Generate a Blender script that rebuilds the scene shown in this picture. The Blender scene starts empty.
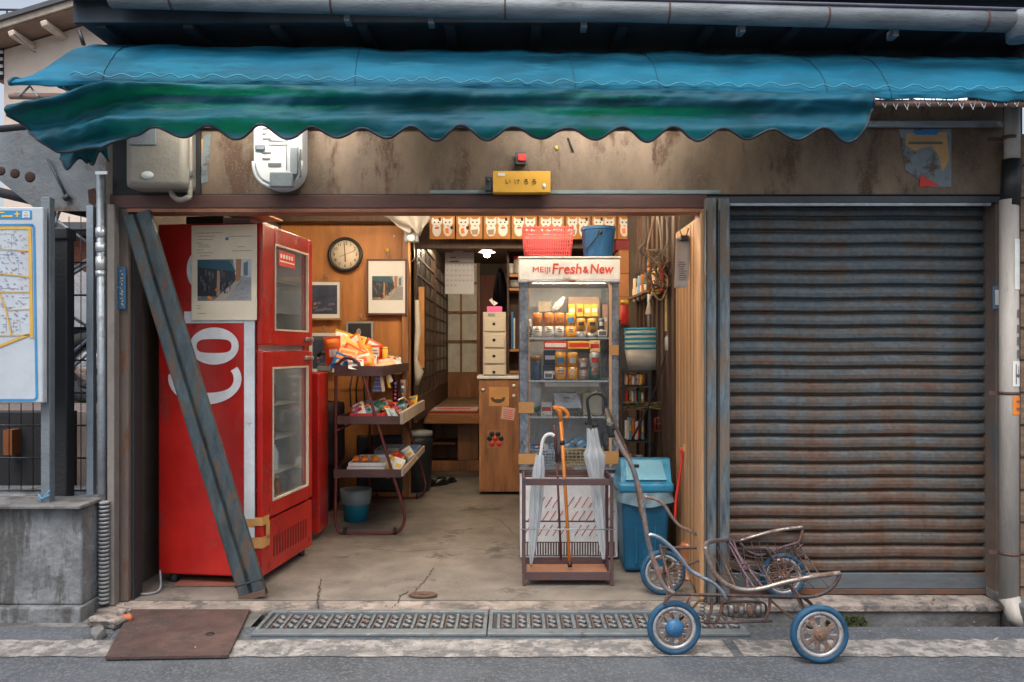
import bpy, bmesh, math, random
from mathutils import Vector, Matrix, Euler, noise
random.seed(7)
R = math.radians
SC = bpy.context.scene
COL = SC.collection
# ---------------------------------------------------------------- camera, world, sun, exposure
F = 792.0; HZ = 350.0; CH = 1.42; CD = 4.5
cam = bpy.data.cameras.new('camera'); camo = bpy.data.objects.new('camera', cam); COL.objects.link(camo)
camo.location = (0, -CD, CH); camo.rotation_euler = (R(90), 0, 0)
cam.sensor_width = 36; cam.lens = 36*F/1024; cam.shift_y = (HZ-341)/1024; cam.clip_end = 500
SC.camera = camo
w = bpy.data.worlds.new("World"); SC.world = w; w.use_nodes = True
nt = w.node_tree; nt.nodes.clear()
sky = nt.nodes.new('ShaderNodeTexSky'); sky.sky_type = 'NISHITA'; sky.sun_disc = False
SUN_EL, SUN_AZ = 62, 200      # azimuth measured clockwise from +Y: the sun stands behind the camera, a little to the left
sky.sun_elevation = R(SUN_EL); sky.sun_rotation = R(SUN_AZ); sky.air_density = 1.2; sky.dust_density = 5.0
bg = nt.nodes.new('ShaderNodeBackground'); bg.inputs['Strength'].default_value = 0.15
ow = nt.nodes.new('ShaderNodeOutputWorld')
hs = nt.nodes.new('ShaderNodeHueSaturation'); hs.inputs['Saturation'].default_value = .55; hs.inputs['Value'].default_value = 1.1; nt.links.new(sky.outputs[0], hs.inputs['Color']); nt.links.new(hs.outputs[0], bg.inputs[0]); nt.links.new(bg.outputs[0], ow.inputs[0])
sun = bpy.data.lights.new('sun', 'SUN'); sun.energy = 1.0; sun.angle = R(35); sun.color = (1, .96, .9)
suno = bpy.data.objects.new('sun', sun); COL.objects.link(suno)
sd = Vector((math.sin(R(SUN_AZ))*math.cos(R(SUN_EL)), math.cos(R(SUN_AZ))*math.cos(R(SUN_EL)), math.sin(R(SUN_EL))))
suno.rotation_euler = sd.to_track_quat('Z', 'Y').to_euler(); suno.location = (-3, -8, 9)
SC.view_settings.view_transform = 'Standard'; SC.view_settings.look = 'None'
SC.view_settings.gamma = 1; SC.view_settings.use_curve_mapping = False; SC.view_settings.exposure = 0.4
SC.render.engine = 'CYCLES'
SC.cycles.max_bounces = 7; SC.cycles.transparent_max_bounces = 16

def at(px, py, d): return Vector(((px-512)/F*d, d-CD, CH+(HZ-py)/F*d))
def X(px, d): return (px-512)/F*d
def Z(py, d): return CH+(HZ-py)/F*d
def Y(d): return d-CD

# ---------------------------------------------------------------- materials
MC = {}
def mat(name, col, rough=.6, metal=0., var=.18, scale=5., st=(1, 1, 1), bump=.08, bs=60., rust=0., rcol=(.16, .06, .025), rs=4., rst=None,
        col2=None, emit=0., trans=None, spec=.5, fleck=None):
    if name in MC: return MC[name]
    m = bpy.data.materials.new(name); m.use_nodes = True; n = m.node_tree; n.nodes.clear()
    N = lambda t: n.nodes.new(t); L = n.links.new
    out = N('ShaderNodeOutputMaterial'); p = N('ShaderNodeBsdfPrincipled'); L(p.outputs[0], out.inputs[0])
    p.inputs['Roughness'].default_value = rough; p.inputs['Metallic'].default_value = metal
    p.inputs['Specular IOR Level'].default_value = spec
    tc = N('ShaderNodeTexCoord'); mp = N('ShaderNodeMapping'); L(tc.outputs['Object'], mp.inputs[0]); mp.inputs['Scale'].default_value = st
    nz = N('ShaderNodeTexNoise'); nz.inputs['Scale'].default_value = scale; nz.inputs['Detail'].default_value = 8; nz.inputs['Roughness'].default_value = .65
    L(mp.outputs[0], nz.inputs[0])
    rp = N('ShaderNodeValToRGB'); L(nz.outputs[0], rp.inputs[0])
    c2 = col2 or tuple(min(1, c*(1+var)) for c in col); c1 = tuple(c*(1-var) for c in col)
    rp.color_ramp.elements[0].position = .33; rp.color_ramp.elements[1].position = .67
    rp.color_ramp.elements[0].color = (*c1, 1); rp.color_ramp.elements[1].color = (*c2, 1)
    cur = rp.outputs[0]
    if rust > 0:
        m2 = N('ShaderNodeMapping'); L(tc.outputs['Object'], m2.inputs[0]); m2.inputs['Scale'].default_value = rst or st
        m2.inputs['Location'].default_value = (3.1, 7.7, 1.3)
        n2 = N('ShaderNodeTexNoise'); n2.inputs['Scale'].default_value = rs; n2.inputs['Detail'].default_value = 10; n2.inputs['Roughness'].default_value = .7
        L(m2.outputs[0], n2.inputs[0])
        r2 = N('ShaderNodeValToRGB'); L(n2.outputs[0], r2.inputs[0])
        t = .66-rust*.32
        r2.color_ramp.elements[0].position = t; r2.color_ramp.elements[1].position = t+.09
        r2.color_ramp.elements[0].color = (0, 0, 0, 1); r2.color_ramp.elements[1].color = (1, 1, 1, 1)
        mx = N('ShaderNodeMix'); mx.data_type = 'RGBA'; L(r2.outputs[0], mx.inputs[0]); L(cur, mx.inputs[6]); mx.inputs[7].default_value = (*rcol, 1)
        cur = mx.outputs[2]
        mr = N('ShaderNodeMapRange'); L(r2.outputs[0], mr.inputs[0]); mr.inputs[3].default_value = rough; mr.inputs[4].default_value = .9
        L(mr.outputs[0], p.inputs['Roughness'])
        if metal > 0:
            mm = N('ShaderNodeMapRange'); L(r2.outputs[0], mm.inputs[0]); mm.inputs[3].default_value = metal; mm.inputs[4].default_value = 0
            L(mm.outputs[0], p.inputs['Metallic'])
    if fleck:
        fc, fs, ft = fleck
        n3 = N('ShaderNodeTexNoise'); n3.inputs['Scale'].default_value = fs; n3.inputs['Detail'].default_value = 3; L(tc.outputs['Object'], n3.inputs[0])
        r3 = N('ShaderNodeValToRGB'); L(n3.outputs[0], r3.inputs[0]); r3.color_ramp.elements[0].position = ft; r3.color_ramp.elements[1].position = ft+.1
        r3.color_ramp.elements[0].color = (0, 0, 0, 1); r3.color_ramp.elements[1].color = (1, 1, 1, 1)
        mx = N('ShaderNodeMix'); mx.data_type = 'RGBA'; L(r3.outputs[0], mx.inputs[0]); L(cur, mx.inputs[6]); mx.inputs[7].default_value = (*fc, 1)
        cur = mx.outputs[2]
    L(cur, p.inputs['Base Color'])
    if bump > 0:
        nb = N('ShaderNodeTexNoise'); nb.inputs['Scale'].default_value = bs; nb.inputs['Detail'].default_value = 6; L(mp.outputs[0], nb.inputs[0])
        b = N('ShaderNodeBump'); b.inputs['Strength'].default_value = min(1, bump*4); b.inputs['Distance'].default_value = .01; L(nb.outputs[0], b.inputs['Height'])
        L(b.outputs[0], p.inputs['Normal'])
    if emit > 0:
        L(cur, p.inputs['Emission Color']); p.inputs['Emission Strength'].default_value = emit
    if trans:
        tr = N('ShaderNodeBsdfTranslucent'); tr.inputs[0].default_value = (*trans[:3], 1)
        ms = N('ShaderNodeMixShader'); ms.inputs[0].default_value = trans[3]
        L(p.outputs[0], ms.inputs[1]); L(tr.outputs[0], ms.inputs[2]); L(ms.outputs[0], out.inputs[0])
    MC[name] = m; return m

def glass(name, tint=(.9, .95, .95), refl=.12, haze=0., hcol=(.5, .55, .55), rmax=1.):
    if name in MC: return MC[name]
    m = bpy.data.materials.new(name); m.use_nodes = True; n = m.node_tree; n.nodes.clear(); N = lambda t: n.nodes.new(t); L = n.links.new
    out = N('ShaderNodeOutputMaterial'); t = N('ShaderNodeBsdfTransparent'); t.inputs[0].default_value = (*tint, 1)
    g = N('ShaderNodeBsdfGlossy'); g.inputs['Roughness'].default_value = .04
    lw = N('ShaderNodeLayerWeight'); lw.inputs[0].default_value = .15
    mr = N('ShaderNodeMapRange'); L(lw.outputs['Fresnel'], mr.inputs[0]); mr.inputs[3].default_value = refl; mr.inputs[4].default_value = rmax
    ms = N('ShaderNodeMixShader'); L(mr.outputs[0], ms.inputs[0]); L(t.outputs[0], ms.inputs[1]); L(g.outputs[0], ms.inputs[2])
    cur = ms.outputs[0]
    if haze > 0:
        df = N('ShaderNodeBsdfDiffuse'); df.inputs[0].default_value = (*hcol, 1)
        tc = N('ShaderNodeTexCoord'); nz = N('ShaderNodeTexNoise'); nz.inputs['Scale'].default_value = 9; nz.inputs['Detail'].default_value = 6; L(tc.outputs['Object'], nz.inputs[0])
        m2 = N('ShaderNodeMapRange'); L(nz.outputs[0], m2.inputs[0]); m2.inputs[1].default_value = .3; m2.inputs[2].default_value = .8; m2.inputs[3].default_value = haze*.4; m2.inputs[4].default_value = haze*1.6
        m3 = N('ShaderNodeMixShader'); L(m2.outputs[0], m3.inputs[0]); L(cur, m3.inputs[1]); L(df.outputs[0], m3.inputs[2]); cur = m3.outputs[0]
    L(cur, out.inputs[0]); MC[name] = m; return m

BLK = mat('black plastic', (.015, .016, .018), .45)
DARK = mat('dark soot paint', (.02, .022, .026), .75)
CHR = mat('worn chrome', (.55, .55, .56), .28, 1., rust=.38, rcol=(.2, .1, .06), rs=14)
STEEL = mat('galvanised steel', (.34, .38, .42), .45, .6, scale=9, rust=.25, rcol=(.14, .08, .05))
BROWNSTEEL = mat('brown painted steel', (.1, .045, .045), .5, .2, rust=.3, rs=9)
RUSTY = mat('rusted steel', (.13, .075, .055), .8, .2, scale=12, rust=.45, rcol=(.17, .06, .025))
WHITE = mat('white enamel', (.74, .76, .78), .4, rust=.12, rcol=(.3, .24, .18), rs=8)
PAPER = mat('white paper', (.78, .78, .76), .8, bump=.02, var=.04)
CREAM = mat('cream paper', (.82, .7, .53), .8, bump=.02, var=.06)
INK = mat('grey print', (.14, .13, .13), .8, bump=0)
RED = mat('red enamel', (.44, .012, .01), .28, scale=2.2, var=.28, bump=.05, bs=5, rust=.3, rcol=(.26, .016, .013), rs=3.5, rst=(1, 1, .6), col2=(.53, .022, .016), fleck=((.13, .012, .01), 34, .71))
ORANGE = mat('orange print', (.85, .22, .02), .5, bump=.02)
YEL = mat('yellow print', (.82, .52, .05), .5, bump=.02)
REDP = mat('red print', (.65, .03, .02), .45, bump=.02)
BLUEP = mat('blue print', (.02, .2, .5), .5, bump=.02)
WHP = mat('white wrapper', (.8, .8, .78), .45, bump=.02)
PINKP = mat('pink print', (.8, .12, .35), .5, bump=.02)
GREENP = mat('dark green print', (.02, .12, .08), .4, bump=.02)
TAPE = mat('tan tape', (.58, .3, .1), .5, bump=.05)
PLY = mat('orange plywood', (.46, .185, .048), .5, scale=2.2, st=(3, 3, .5), var=.3, bump=.03, rust=.2, rcol=(.25, .1, .035), rs=2.5, rst=(2, 2, .35))
WOOD = mat('worn wood', (.46, .26, .13), .6, scale=3, st=(9, 9, .6), var=.35, bump=.04)
WOODH = mat('worn wood boards', (.33, .2, .11), .65, scale=3, st=(9, .6, 9), var=.35, bump=.04)
DWOOD = mat('dark wood', (.075, .04, .026), .6, scale=4, st=(8, 8, .8), var=.4, bump=.05)
CAB = mat('brown cabinet wood', (.3, .13, .05), .45, scale=2.4, st=(5, 5, .7), var=.45, bump=.03)
GREY = mat('grey plastic', (.25, .27, .3), .5)
DGREY = mat('dark grey metal', (.06, .068, .08), .5, .3)
CLEAR = glass('thin glass', refl=.06)
RUBBER = mat('black rubber', (.02, .02, .022), .8)

# ---------------------------------------------------------------- mesh builder
class MB:
    def __init__(s, m=None, xf=None):
        s.bm = bmesh.new(); s.mats = []; s.mi = 0; s.xf = xf
        if m: s.m(m)
    def m(s, mt):
        if mt not in s.mats: s.mats.append(mt)
        s.mi = s.mats.index(mt); return s
    def _v(s, p):
        p = Vector(p)
        if s.xf: p = s.xf @ p
        return s.bm.verts.new(p)
    def face(s, vs, smooth=False):
        try: f = s.bm.faces.new(vs)
        except ValueError: return None
        f.material_index = s.mi; f.smooth = smooth; return f
    def poly(s, pts, smooth=False): return s.face([s._v(p) for p in pts], smooth)
    def obox(s, c, size, rot=None, bev=0., taper=1.):
        c = Vector(c); M = rot.to_matrix() if isinstance(rot, Euler) else (rot or Matrix.Identity(3))
        h = Vector(size)/2; vs = []
        for z in (-1, 1):
            t = taper if z < 0 else 1
            for x, y in ((-1, -1), (1, -1), (1, 1), (-1, 1)):
                vs.append(s._v(c + M @ Vector((x*h.x*t, y*h.y*t, z*h.z))))
        fs = [s.face([vs[i] for i in q]) for q in ((3, 2, 1, 0), (4, 5, 6, 7), (0, 1, 5, 4), (1, 2, 6, 5), (2, 3, 7, 6), (3, 0, 4, 7))]
        if bev > 0:
            es = list({e for f in fs for e in f.edges})
            r = bmesh.ops.bevel(s.bm, geom=es, offset=min(bev, min(size)*.45), segments=2, affect='EDGES', profile=.7)
            for f in r['faces']: f.material_index = s.mi; f.smooth = True
        return s
    def box(s, x0, x1, y0, y1, z0, z1, bev=0., taper=1.):
        return s.obox(((x0+x1)/2, (y0+y1)/2, (z0+z1)/2), (abs(x1-x0), abs(y1-y0), abs(z1-z0)), None, bev, taper)
    def pan(s, x0, x1, y0, y1, z0, z1, t=.008, flare=0.):
        # open tray: floor and four walls
        s.box(x0, x1, y0, y1, z0, z0+t)
        s.box(x0, x0+t, y0, y1, z0+t, z1); s.box(x1-t, x1, y0, y1, z0+t, z1)
        s.box(x0+t, x1-t, y0, y0+t, z0+t, z1); s.box(x0+t, x1-t, y1-t, y1, z0+t, z1); return s
    def tube(s, pts, r, seg=8, closed=False, smooth_pts=0):
        pts = [Vector(p) for p in pts]
        if smooth_pts: pts = spline(pts, smooth_pts, closed)
        n = len(pts); rr = r if isinstance(r, (list, tuple)) else [r]*n
        if len(rr) != n: rr = [rr[0]+(rr[-1]-rr[0])*i/(n-1) for i in range(n)]
        rings = []; up = None
        for i in range(n):
            a = pts[i-1] if (i > 0 or closed) else pts[i]; b = pts[(i+1) % n] if (i < n-1 or closed) else pts[i]
            t = (b-a).normalized()
            if t.length == 0: t = Vector((0, 0, 1))
            if up is None: up = Vector((0, 0, 1)) if abs(t.z) < .9 else Vector((1, 0, 0))
            u = t.cross(up)
            if u.length < 1e-4: u = t.cross(Vector((1, 0, 0)))
            u.normalize(); v = u.cross(t).normalized(); up = v
            rings.append([s._v(pts[i] + (u*math.cos(2*math.pi*k/seg)+v*math.sin(2*math.pi*k/seg))*rr[i]) for k in range(seg)])
        for i in range(n-1 if not closed else n):
            A = rings[i]; B = rings[(i+1) % n]
            for k in range(seg): s.face([A[k], A[(k+1) % seg], B[(k+1) % seg], B[k]], True)
        if not closed: s.face(rings[0][::-1]); s.face(rings[-1])
        return s
    def lathe(s, prof, c, axis='Z', seg=24, sq=(1, 1), smooth=True, closedprof=False, rot=None):
        c = Vector(c); rings = []
        for (r, h) in prof:
            ring = []
            for k in range(seg):
                a = 2*math.pi*k/seg; x = r*math.cos(a)*sq[0]; y = r*math.sin(a)*sq[1]
                v = Vector((x, y, h)) if axis == 'Z' else (Vector((x, h, y)) if axis == 'Y' else Vector((h, x, y)))
                if rot: v = rot @ v
                ring.append(s._v(c+v))
            rings.append(ring)
        m = len(rings)
        for i in range(m-1 if not closedprof else m):
            A = rings[i]; B = rings[(i+1) % m]
            for k in range(seg): s.face([A[k], A[(k+1) % seg], B[(k+1) % seg], B[k]], smooth)
        if not closedprof:
            if prof[0][0] > 1e-4: s.face(rings[0][::-1])
            if prof[-1][0] > 1e-4: s.face(rings[-1])
        return s
    def grid(s, f, nu, nv, smooth=True, thick=0.):
        V = [[s._v(f(i/nu, j/nv)) for j in range(nv+1)] for i in range(nu+1)]
        for i in range(nu):
            for j in range(nv): s.face([V[i][j], V[i+1][j], V[i+1][j+1], V[i][j+1]], smooth)
        return s
    def prism(s, pts, off, smooth=False):
        # polygon pts extruded by the vector off
        off = Vector(off); A = [Vector(p) for p in pts]
        a = [s._v(p) for p in A]; b = [s._v(p+off) for p in A]
        s.face(a); s.face(b[::-1])
        for i in range(len(a)): s.face([a[i], b[i], b[(i+1) % len(a)], a[(i+1) % len(a)]][::-1], smooth)
        return s
    def ball(s, c, r, seg=10, sq=(1, 1, 1)):
        c = Vector(c); n = seg//2
        prof = [(max(1e-5, r*math.sin(math.pi*i/n)), -r*math.cos(math.pi*i/n)) for i in range(n+1)]
        rings = [[s._v(c+Vector((p*math.cos(2*math.pi*k/seg)*sq[0], p*math.sin(2*math.pi*k/seg)*sq[1], h*sq[2]))) for k in range(seg)] for p, h in prof]
        for i in range(n):
            for k in range(seg): s.face([rings[i][k], rings[i][(k+1) % seg], rings[i+1][(k+1) % seg], rings[i+1][k]], True)
        return s
    def text(s, body, size, loc, rotz=0., width=None, ext=.0015, bold=0., rotm=None, italic=0.):
        cu = bpy.data.curves.new('t', 'FONT'); cu.body = body; cu.size = size; cu.extrude = ext; cu.align_x = 'CENTER'; cu.align_y = 'CENTER'; cu.offset = bold; cu.shear = italic
        o = bpy.data.objects.new('t', cu); COL.objects.link(o)
        dg = bpy.context.evaluated_depsgraph_get(); dg.update()
        me = bpy.data.meshes.new_from_object(o.evaluated_get(dg))
        xs = [v.co.x for v in me.vertices] or [0, 1]; wdt = max(xs)-min(xs); sx = (width/wdt) if width else 1
        M = rotm or (Matrix.Rotation(rotz, 3, 'Z') @ Matrix.Rotation(R(90), 3, 'X'))
        vs = [s._v(Vector(loc) + M @ Vector((v.co.x*sx, v.co.y, v.co.z))) for v in me.vertices]
        for p in me.polygons: s.face([vs[i] for i in p.vertices])
        bpy.data.objects.remove(o); bpy.data.curves.remove(cu); bpy.data.meshes.remove(me)
        return s
    def pieces(s, name, parent=None, gap=.012, **kw):
        # every separate piece becomes an object of its own
        bm = s.bm; bm.faces.ensure_lookup_table(); left = set(bm.faces); comps = []
        while left:
            st = [left.pop()]; comp = []
            while st:
                f = st.pop(); comp.append(f)
                for v in f.verts:
                    for g in v.link_faces:
                        if g in left: left.remove(g); st.append(g)
            vs = [v.co for f in comp for v in f.verts]
            comps.append([comp, [min(v[i] for v in vs)-gap for i in range(3)], [max(v[i] for v in vs)+gap for i in range(3)]])
        merged = True
        while merged:
            merged = False
            for i in range(len(comps)):
                for j in range(len(comps)-1, i, -1):
                    a, c = comps[i], comps[j]
                    if all(a[1][k] <= c[2][k] and c[1][k] <= a[2][k] for k in range(3)):
                        a[0] += c[0]; a[1] = [min(x, y) for x, y in zip(a[1], c[1])]; a[2] = [max(x, y) for x, y in zip(a[2], c[2])]; comps.pop(j); merged = True
        objs = []
        for comp, _, _ in comps:
            n = MB(); n.mats = list(s.mats); mp = {}
            for f in comp:
                for v in f.verts:
                    if v not in mp: mp[v] = n.bm.verts.new(v.co)
                try: nf = n.bm.faces.new([mp[v] for v in f.verts])
                except ValueError: continue
                nf.material_index = f.material_index; nf.smooth = f.smooth
            objs.append(n.out(name, parent, **kw))
        s.bm.free(); return objs
    def out(s, name, parent=None, label=None, cat=None, group=None, kind=None, recalc=True, sub=0, solid=0., origin=None, wire=0.):
        if recalc: bmesh.ops.recalc_face_normals(s.bm, faces=s.bm.faces)
        vs = [v.co for v in s.bm.verts]
        if origin is None:
            origin = Vector(((min(v.x for v in vs)+max(v.x for v in vs))/2, (min(v.y for v in vs)+max(v.y for v in vs))/2, min(v.z for v in vs)))
        origin = Vector(origin)
        for v in s.bm.verts: v.co = v.co-origin
        me = bpy.data.meshes.new(name); s.bm.to_mesh(me); s.bm.free()
        for mt in s.mats: me.materials.append(mt)
        o = bpy.data.objects.new(name, me); COL.objects.link(o)
        o['worg'] = tuple(origin)
        if parent:
            o.parent = parent; o.location = origin-Vector(parent['worg'])
        else: o.location = origin
        if solid:
            md = o.modifiers.new('solid', 'SOLIDIFY'); md.thickness = solid; md.offset = 0
        if sub:
            md = o.modifiers.new('sub', 'SUBSURF'); md.levels = sub; md.render_levels = sub
        tag(o, label, cat, group, kind); return o

def tag(o, label=None, cat=None, group=None, kind=None):
    for k, v in (('label', label), ('category', cat), ('group', group), ('kind', kind)):
        if v: o[k] = v
    return o
def thing(name, label, cat, loc=(0, 0, 0), group=None, kind=None):
    o = bpy.data.objects.new(name, None); COL.objects.link(o); o.location = loc; o['worg'] = tuple(loc); o.empty_display_size = .1
    return tag(o, label, cat, group, kind)
def spline(pts, k=6, closed=False):
    n = len(pts); out = []
    for i in range(n if closed else n-1):
        p0 = pts[i-1] if (i > 0 or closed) else pts[i]; p1 = pts[i]; p2 = pts[(i+1) % n]; p3 = pts[(i+2) % n] if (i+2 < n or closed) else p2
        for j in range(k):
            t = j/k
            out.append(.5*((2*p1)+(p2-p0)*t+(2*p0-5*p1+4*p2-p3)*t*t+(3*p1-p0-3*p2+p3)*t**3))
    if not closed: out.append(pts[-1])
    return out
def lerp_tab(tab, x):
    if x <= tab[0][0]: return tab[0][1]
    for (a, va), (b, vb) in zip(tab, tab[1:]):
        if x <= b: return va+(vb-va)*(x-a)/(b-a)
    return tab[-1][1]
rnd = random.uniform
#@@BUILD
# ================================================================ GROUND
ASPH = mat('asphalt', (.075, .085, .1), .9, scale=2.2, var=.3, bump=.9, bs=60, rust=.5, rcol=(.135, .15, .17), rs=75, fleck=((.55, .57, .6), 60, .71))
CONC = mat('shop floor concrete', (.19, .168, .148), .65, scale=2.2, var=.42, bump=.12, bs=40, rust=.3, rcol=(.11, .095, .083), rs=2.6, fleck=((.25, .23, .21), 40, .66))
CONCD = mat('old concrete', (.16, .16, .16), .85, scale=3, var=.5, bump=.3, bs=30, rust=.45, rcol=(.08, .075, .07), rs=2.6)
CONCP = mat('pale worn concrete', (.3, .255, .225), .85, scale=7, var=.45, bump=.3, bs=50, rust=.5, rcol=(.11, .1, .1), rs=6)
PAINT = mat('worn white road paint', (.3, .285, .275), .85, scale=9, var=.45, bump=.4, bs=70, rust=.62, rcol=(.14, .14, .145), rs=15)
b = MB(ASPH)
YL = Y(4.42)      # front edge of the shop threshold
b.poly([(-60, -60, -.02), (60, -60, -.02), (60, Y(4.12), -.02), (-60, Y(4.12), -.02)])
b.out('street', kind='structure', recalc=False)
b = MB(CONCD)     # ground beyond, beside and behind the shop
b.poly([(-60, Y(4.12), -.021), (X(105, 4.3)+.02, Y(4.12), -.021), (-2.3, 60, -.021), (-60, 60, -.021)])
b.out('alley_ground', kind='structure', recalc=False)
b = MB(CONCD)
b.poly([(2.75, Y(4.12), -.022), (60, Y(4.12), -.022), (60, 60, -.022), (2.75, 60, -.022)]); b.out('pavement', kind='structure', recalc=False)
b = MB(CONC)
b.box(-2.3, 1.15, Y(4.5), Y(9.3), -.2, 0); b.out('shop_floor', kind='structure')
b = MB(CONCP)
b.box(-2.3, 1.15, Y(4.345), Y(4.498), -.2, -.004, .006); b.box(1.152, 2.74, Y(4.42), Y(4.66), -.045, -.002, .01); b.m(CONCD).box(1.152, 2.74, Y(4.435), Y(4.66), -.2, -.046, .01)
b.out('threshold', kind='structure')
b = MB(CONCD)     # open drain under the threshold on the right, strip beside the gutter covers
b.box(1.18, 2.74, Y(4.10), Y(4.42), -.22, -.16)
b.poly([(-2.3, Y(4.12), -.0195), (-2.3, Y(4.34), -.0195), (-1.36, Y(4.34), -.0195), (-1.36, Y(4.12), -.0195)])
b.poly([(1.18, Y(4.12), -.02), (1.18, Y(4.10), -.17), (2.75, Y(4.10), -.17), (2.75, Y(4.12), -.02)])
b.out('drain_channel', kind='structure', recalc=False)
b = MB(PAINT)
for a, c in ((-2.95, 1.04), (1.09, 3.4)):
    n = 60; tp = [(a+(c-a)*i/n, Y(3.93+rnd(-.012, .012)), -.016) for i in range(n+1)]; bt = [(a+(c-a)*i/n, Y(3.71+rnd(-.008, .008)), -.016) for i in range(n+1)]
    for i in range(n): b.poly([bt[i], bt[i+1], tp[i+1], tp[i]])
b.out('road_edge_line', kind='structure', recalc=False)
# cracks in the floor
b = MB(mat('crack dirt', (.05, .045, .04), .9, bump=0))
def crack(pts, wd=.006, n=8):
    P = [Vector((X(x, 1124/(y-350)), Y(1124/(y-350)), .003)) for x, y in pts]; Q = []
    for p, q in zip(P, P[1:]):
        for i in range(n): Q.append(p+(q-p)*(i/n)+Vector((rnd(-.008, .008), rnd(-.008, .008), 0)))
    Q.append(P[-1])
    for p, q in zip(Q, Q[1:]):
        d = (q-p).normalized(); s_ = Vector((-d.y, d.x, 0))*wd*rnd(.3, 1)
        b.poly([p-s_, q-s_, q+s_, p+s_])
crack([(321, 579), (320, 590), (317, 600), (318, 609)], .007)
crack([(434, 567), (428, 578), (414, 592)], .005); crack([(410, 591), (400, 596), (398, 603), (392, 608)], .006)
crack([(340, 545), (400, 552), (470, 548), (520, 556)], .004); crack([(440, 502), (500, 520), (515, 535)], .003)
b.out('floor_crack', kind='structure', recalc=False)
b = MB(RUSTY); c = Vector((X(423, 4.56), Y(4.56), 0)); b.lathe([(.03, .001), (.075, .001), (.085, .012), (.07, .02), (.045, .012)], c, seg=20, sq=(1, .55), closedprof=True)
b.out('drain_hole_ring', label='small rusty ring let into the concrete shop floor near the gutter', cat='floor drain')
b = MB(mat('dry leaf', (.13, .08, .035), .9)); random.seed(17)
for i in range(46):
    px = random.choice([rnd(100, 480), rnd(860, 1000), rnd(240, 700)]); dd = random.choice([rnd(3.98, 4.4), rnd(4.35, 4.5), rnd(3.75, 4.0)]); c = Vector((X(px, dd), Y(dd), .006)); a = rnd(0, 6.3); s_ = rnd(.006, .016)
    u = Vector((math.cos(a), math.sin(a), rnd(-.1, .4)))*s_; v = Vector((-math.sin(a), math.cos(a), rnd(-.2, .3)))*s_*.5
    b.m(mat('dry leaf', (.13, .08, .035), .9) if i % 3 else mat('grit', (.3, .29, .28), .9)); b.poly([c-u, c-v, c+u, c+v])
b.out('leaf_litter', kind='stuff', label='scattered dry leaf scraps and grit along the gutter and threshold', cat='litter', recalc=False)
# gutter covers
GALV = mat('gutter cover steel', (.2, .235, .26), .5, .5, scale=10, rust=.3, rcol=(.12, .07, .05), rs=8, bump=.05)
GDK = mat('gutter grime', (.05, .05, .052), .8)
def gutter_cover(x0, x1, lab):
    y0, y1 = Y(3.97), Y(4.34); t = thing('gutter_cover', lab, 'gutter cover', ((x0+x1)/2, (y0+y1)/2, -.02), 'steel gutter covers before the shop')
    b = MB(GDK); b.box(x0+.01, x1-.01, y0+.02, y1-.005, -.03, -.012); b.out('base_plate', t)
    b = MB(GALV); b.box(x0, x1, y1-.05, y1-.01, -.018, .002, .003); b.box(x0, x1, y0, y0+.075, -.018, -.002, .003)
    for xx in (x0, x1-.02): b.box(xx, xx+.02, y0+.076, y1-.051, -.018, .0, .002)
    b.out('frame', t)
    b = MB(GALV); n = int((x1-x0-.06)/.074); st = (x1-x0-.06)/n
    RS = mat('rusty slot edge', (.12, .08, .065), .8)
    for i in range(n):
        xc = x0+.03+st*(i+.5)
        b.m(GALV).obox((xc-st*.22, (y0+y1)/2+.01, -.006), (st*.22, y1-y0-.16, .012), bev=.004)
        b.m(RS).obox((xc+st*.05, (y0+y1)/2+.01, -.008), (st*.10, y1-y0-.17, .008), bev=.002)
        b.m(mat('bright worn steel', (.27, .29, .31), .5, .6, rust=.3, rs=20))
        for k in range(3): b.obox((xc+st*(.3+.06*(k % 2)), y0+.125+k*.062, -.004), (st*.26, .046, .012), Euler((0, 0, rnd(.4, .8))), bev=.004)
    b.out('slat_grid', t)
gutter_cover(X(262, 4.15), X(488, 4.15)-.004, 'longer steel gutter cover with slotted ribs below the fridge and middle of the shop opening')
gutter_cover(X(488, 4.15)+.004, X(740, 4.15), 'right hand steel gutter cover running behind the near blue wheels')
b = MB(mat('brown checker plate', (.095, .058, .052), .7, .2, scale=5, var=.4, rust=.45, rcol=(.06, .042, .04), bump=.2, bs=70))
P = lambda x, y: Vector((X(x, 1124/(y-350)), Y(1124/(y-350)), -.012))
b.prism([P(105, 657), P(228, 655), P(250, 609), P(131, 609)], (0, 0, .012)); b.m(BLK).lathe([(.0, .0), (.022, .0), (.02, .004), (0, .005)], P(210, 634)+Vector((0, 0, .0125)), seg=10)
b.out('steel_plate', label='flat rusty brown steel plate lying on the ground left of the gutter covers', cat='steel plate')
random.seed(3)
for px, py, s, mm, lb in ((108, 622, .1, CONCP, 'largest pale lump of broken concrete left of the brown steel plate'), (118, 614, .06, CONCP, 'small pale chip of concrete at the back corner of the brown plate'), (125, 620, .045, mat('orange chip', (.45, .14, .07), .8), 'small orange brick chip beside the brown steel plate'), (98, 634, .05, CONCD, 'grey stone chip nearest the street left of the brown plate')):
    b = MB(mm); p = P(px, py); b.obox((p.x, p.y, .005), (s*1.6, s, .05), Euler((rnd(-.2, .2), rnd(-.2, .2), rnd(-1, 1))), bev=.015)
    for v in b.bm.verts: v.co += Vector((rnd(-.012, .012), rnd(-.012, .012), rnd(-.006, .006)))
    b.out('rubble_chip', label=lb, cat='rubble', group='chips of rubble by the steel plate')
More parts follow.
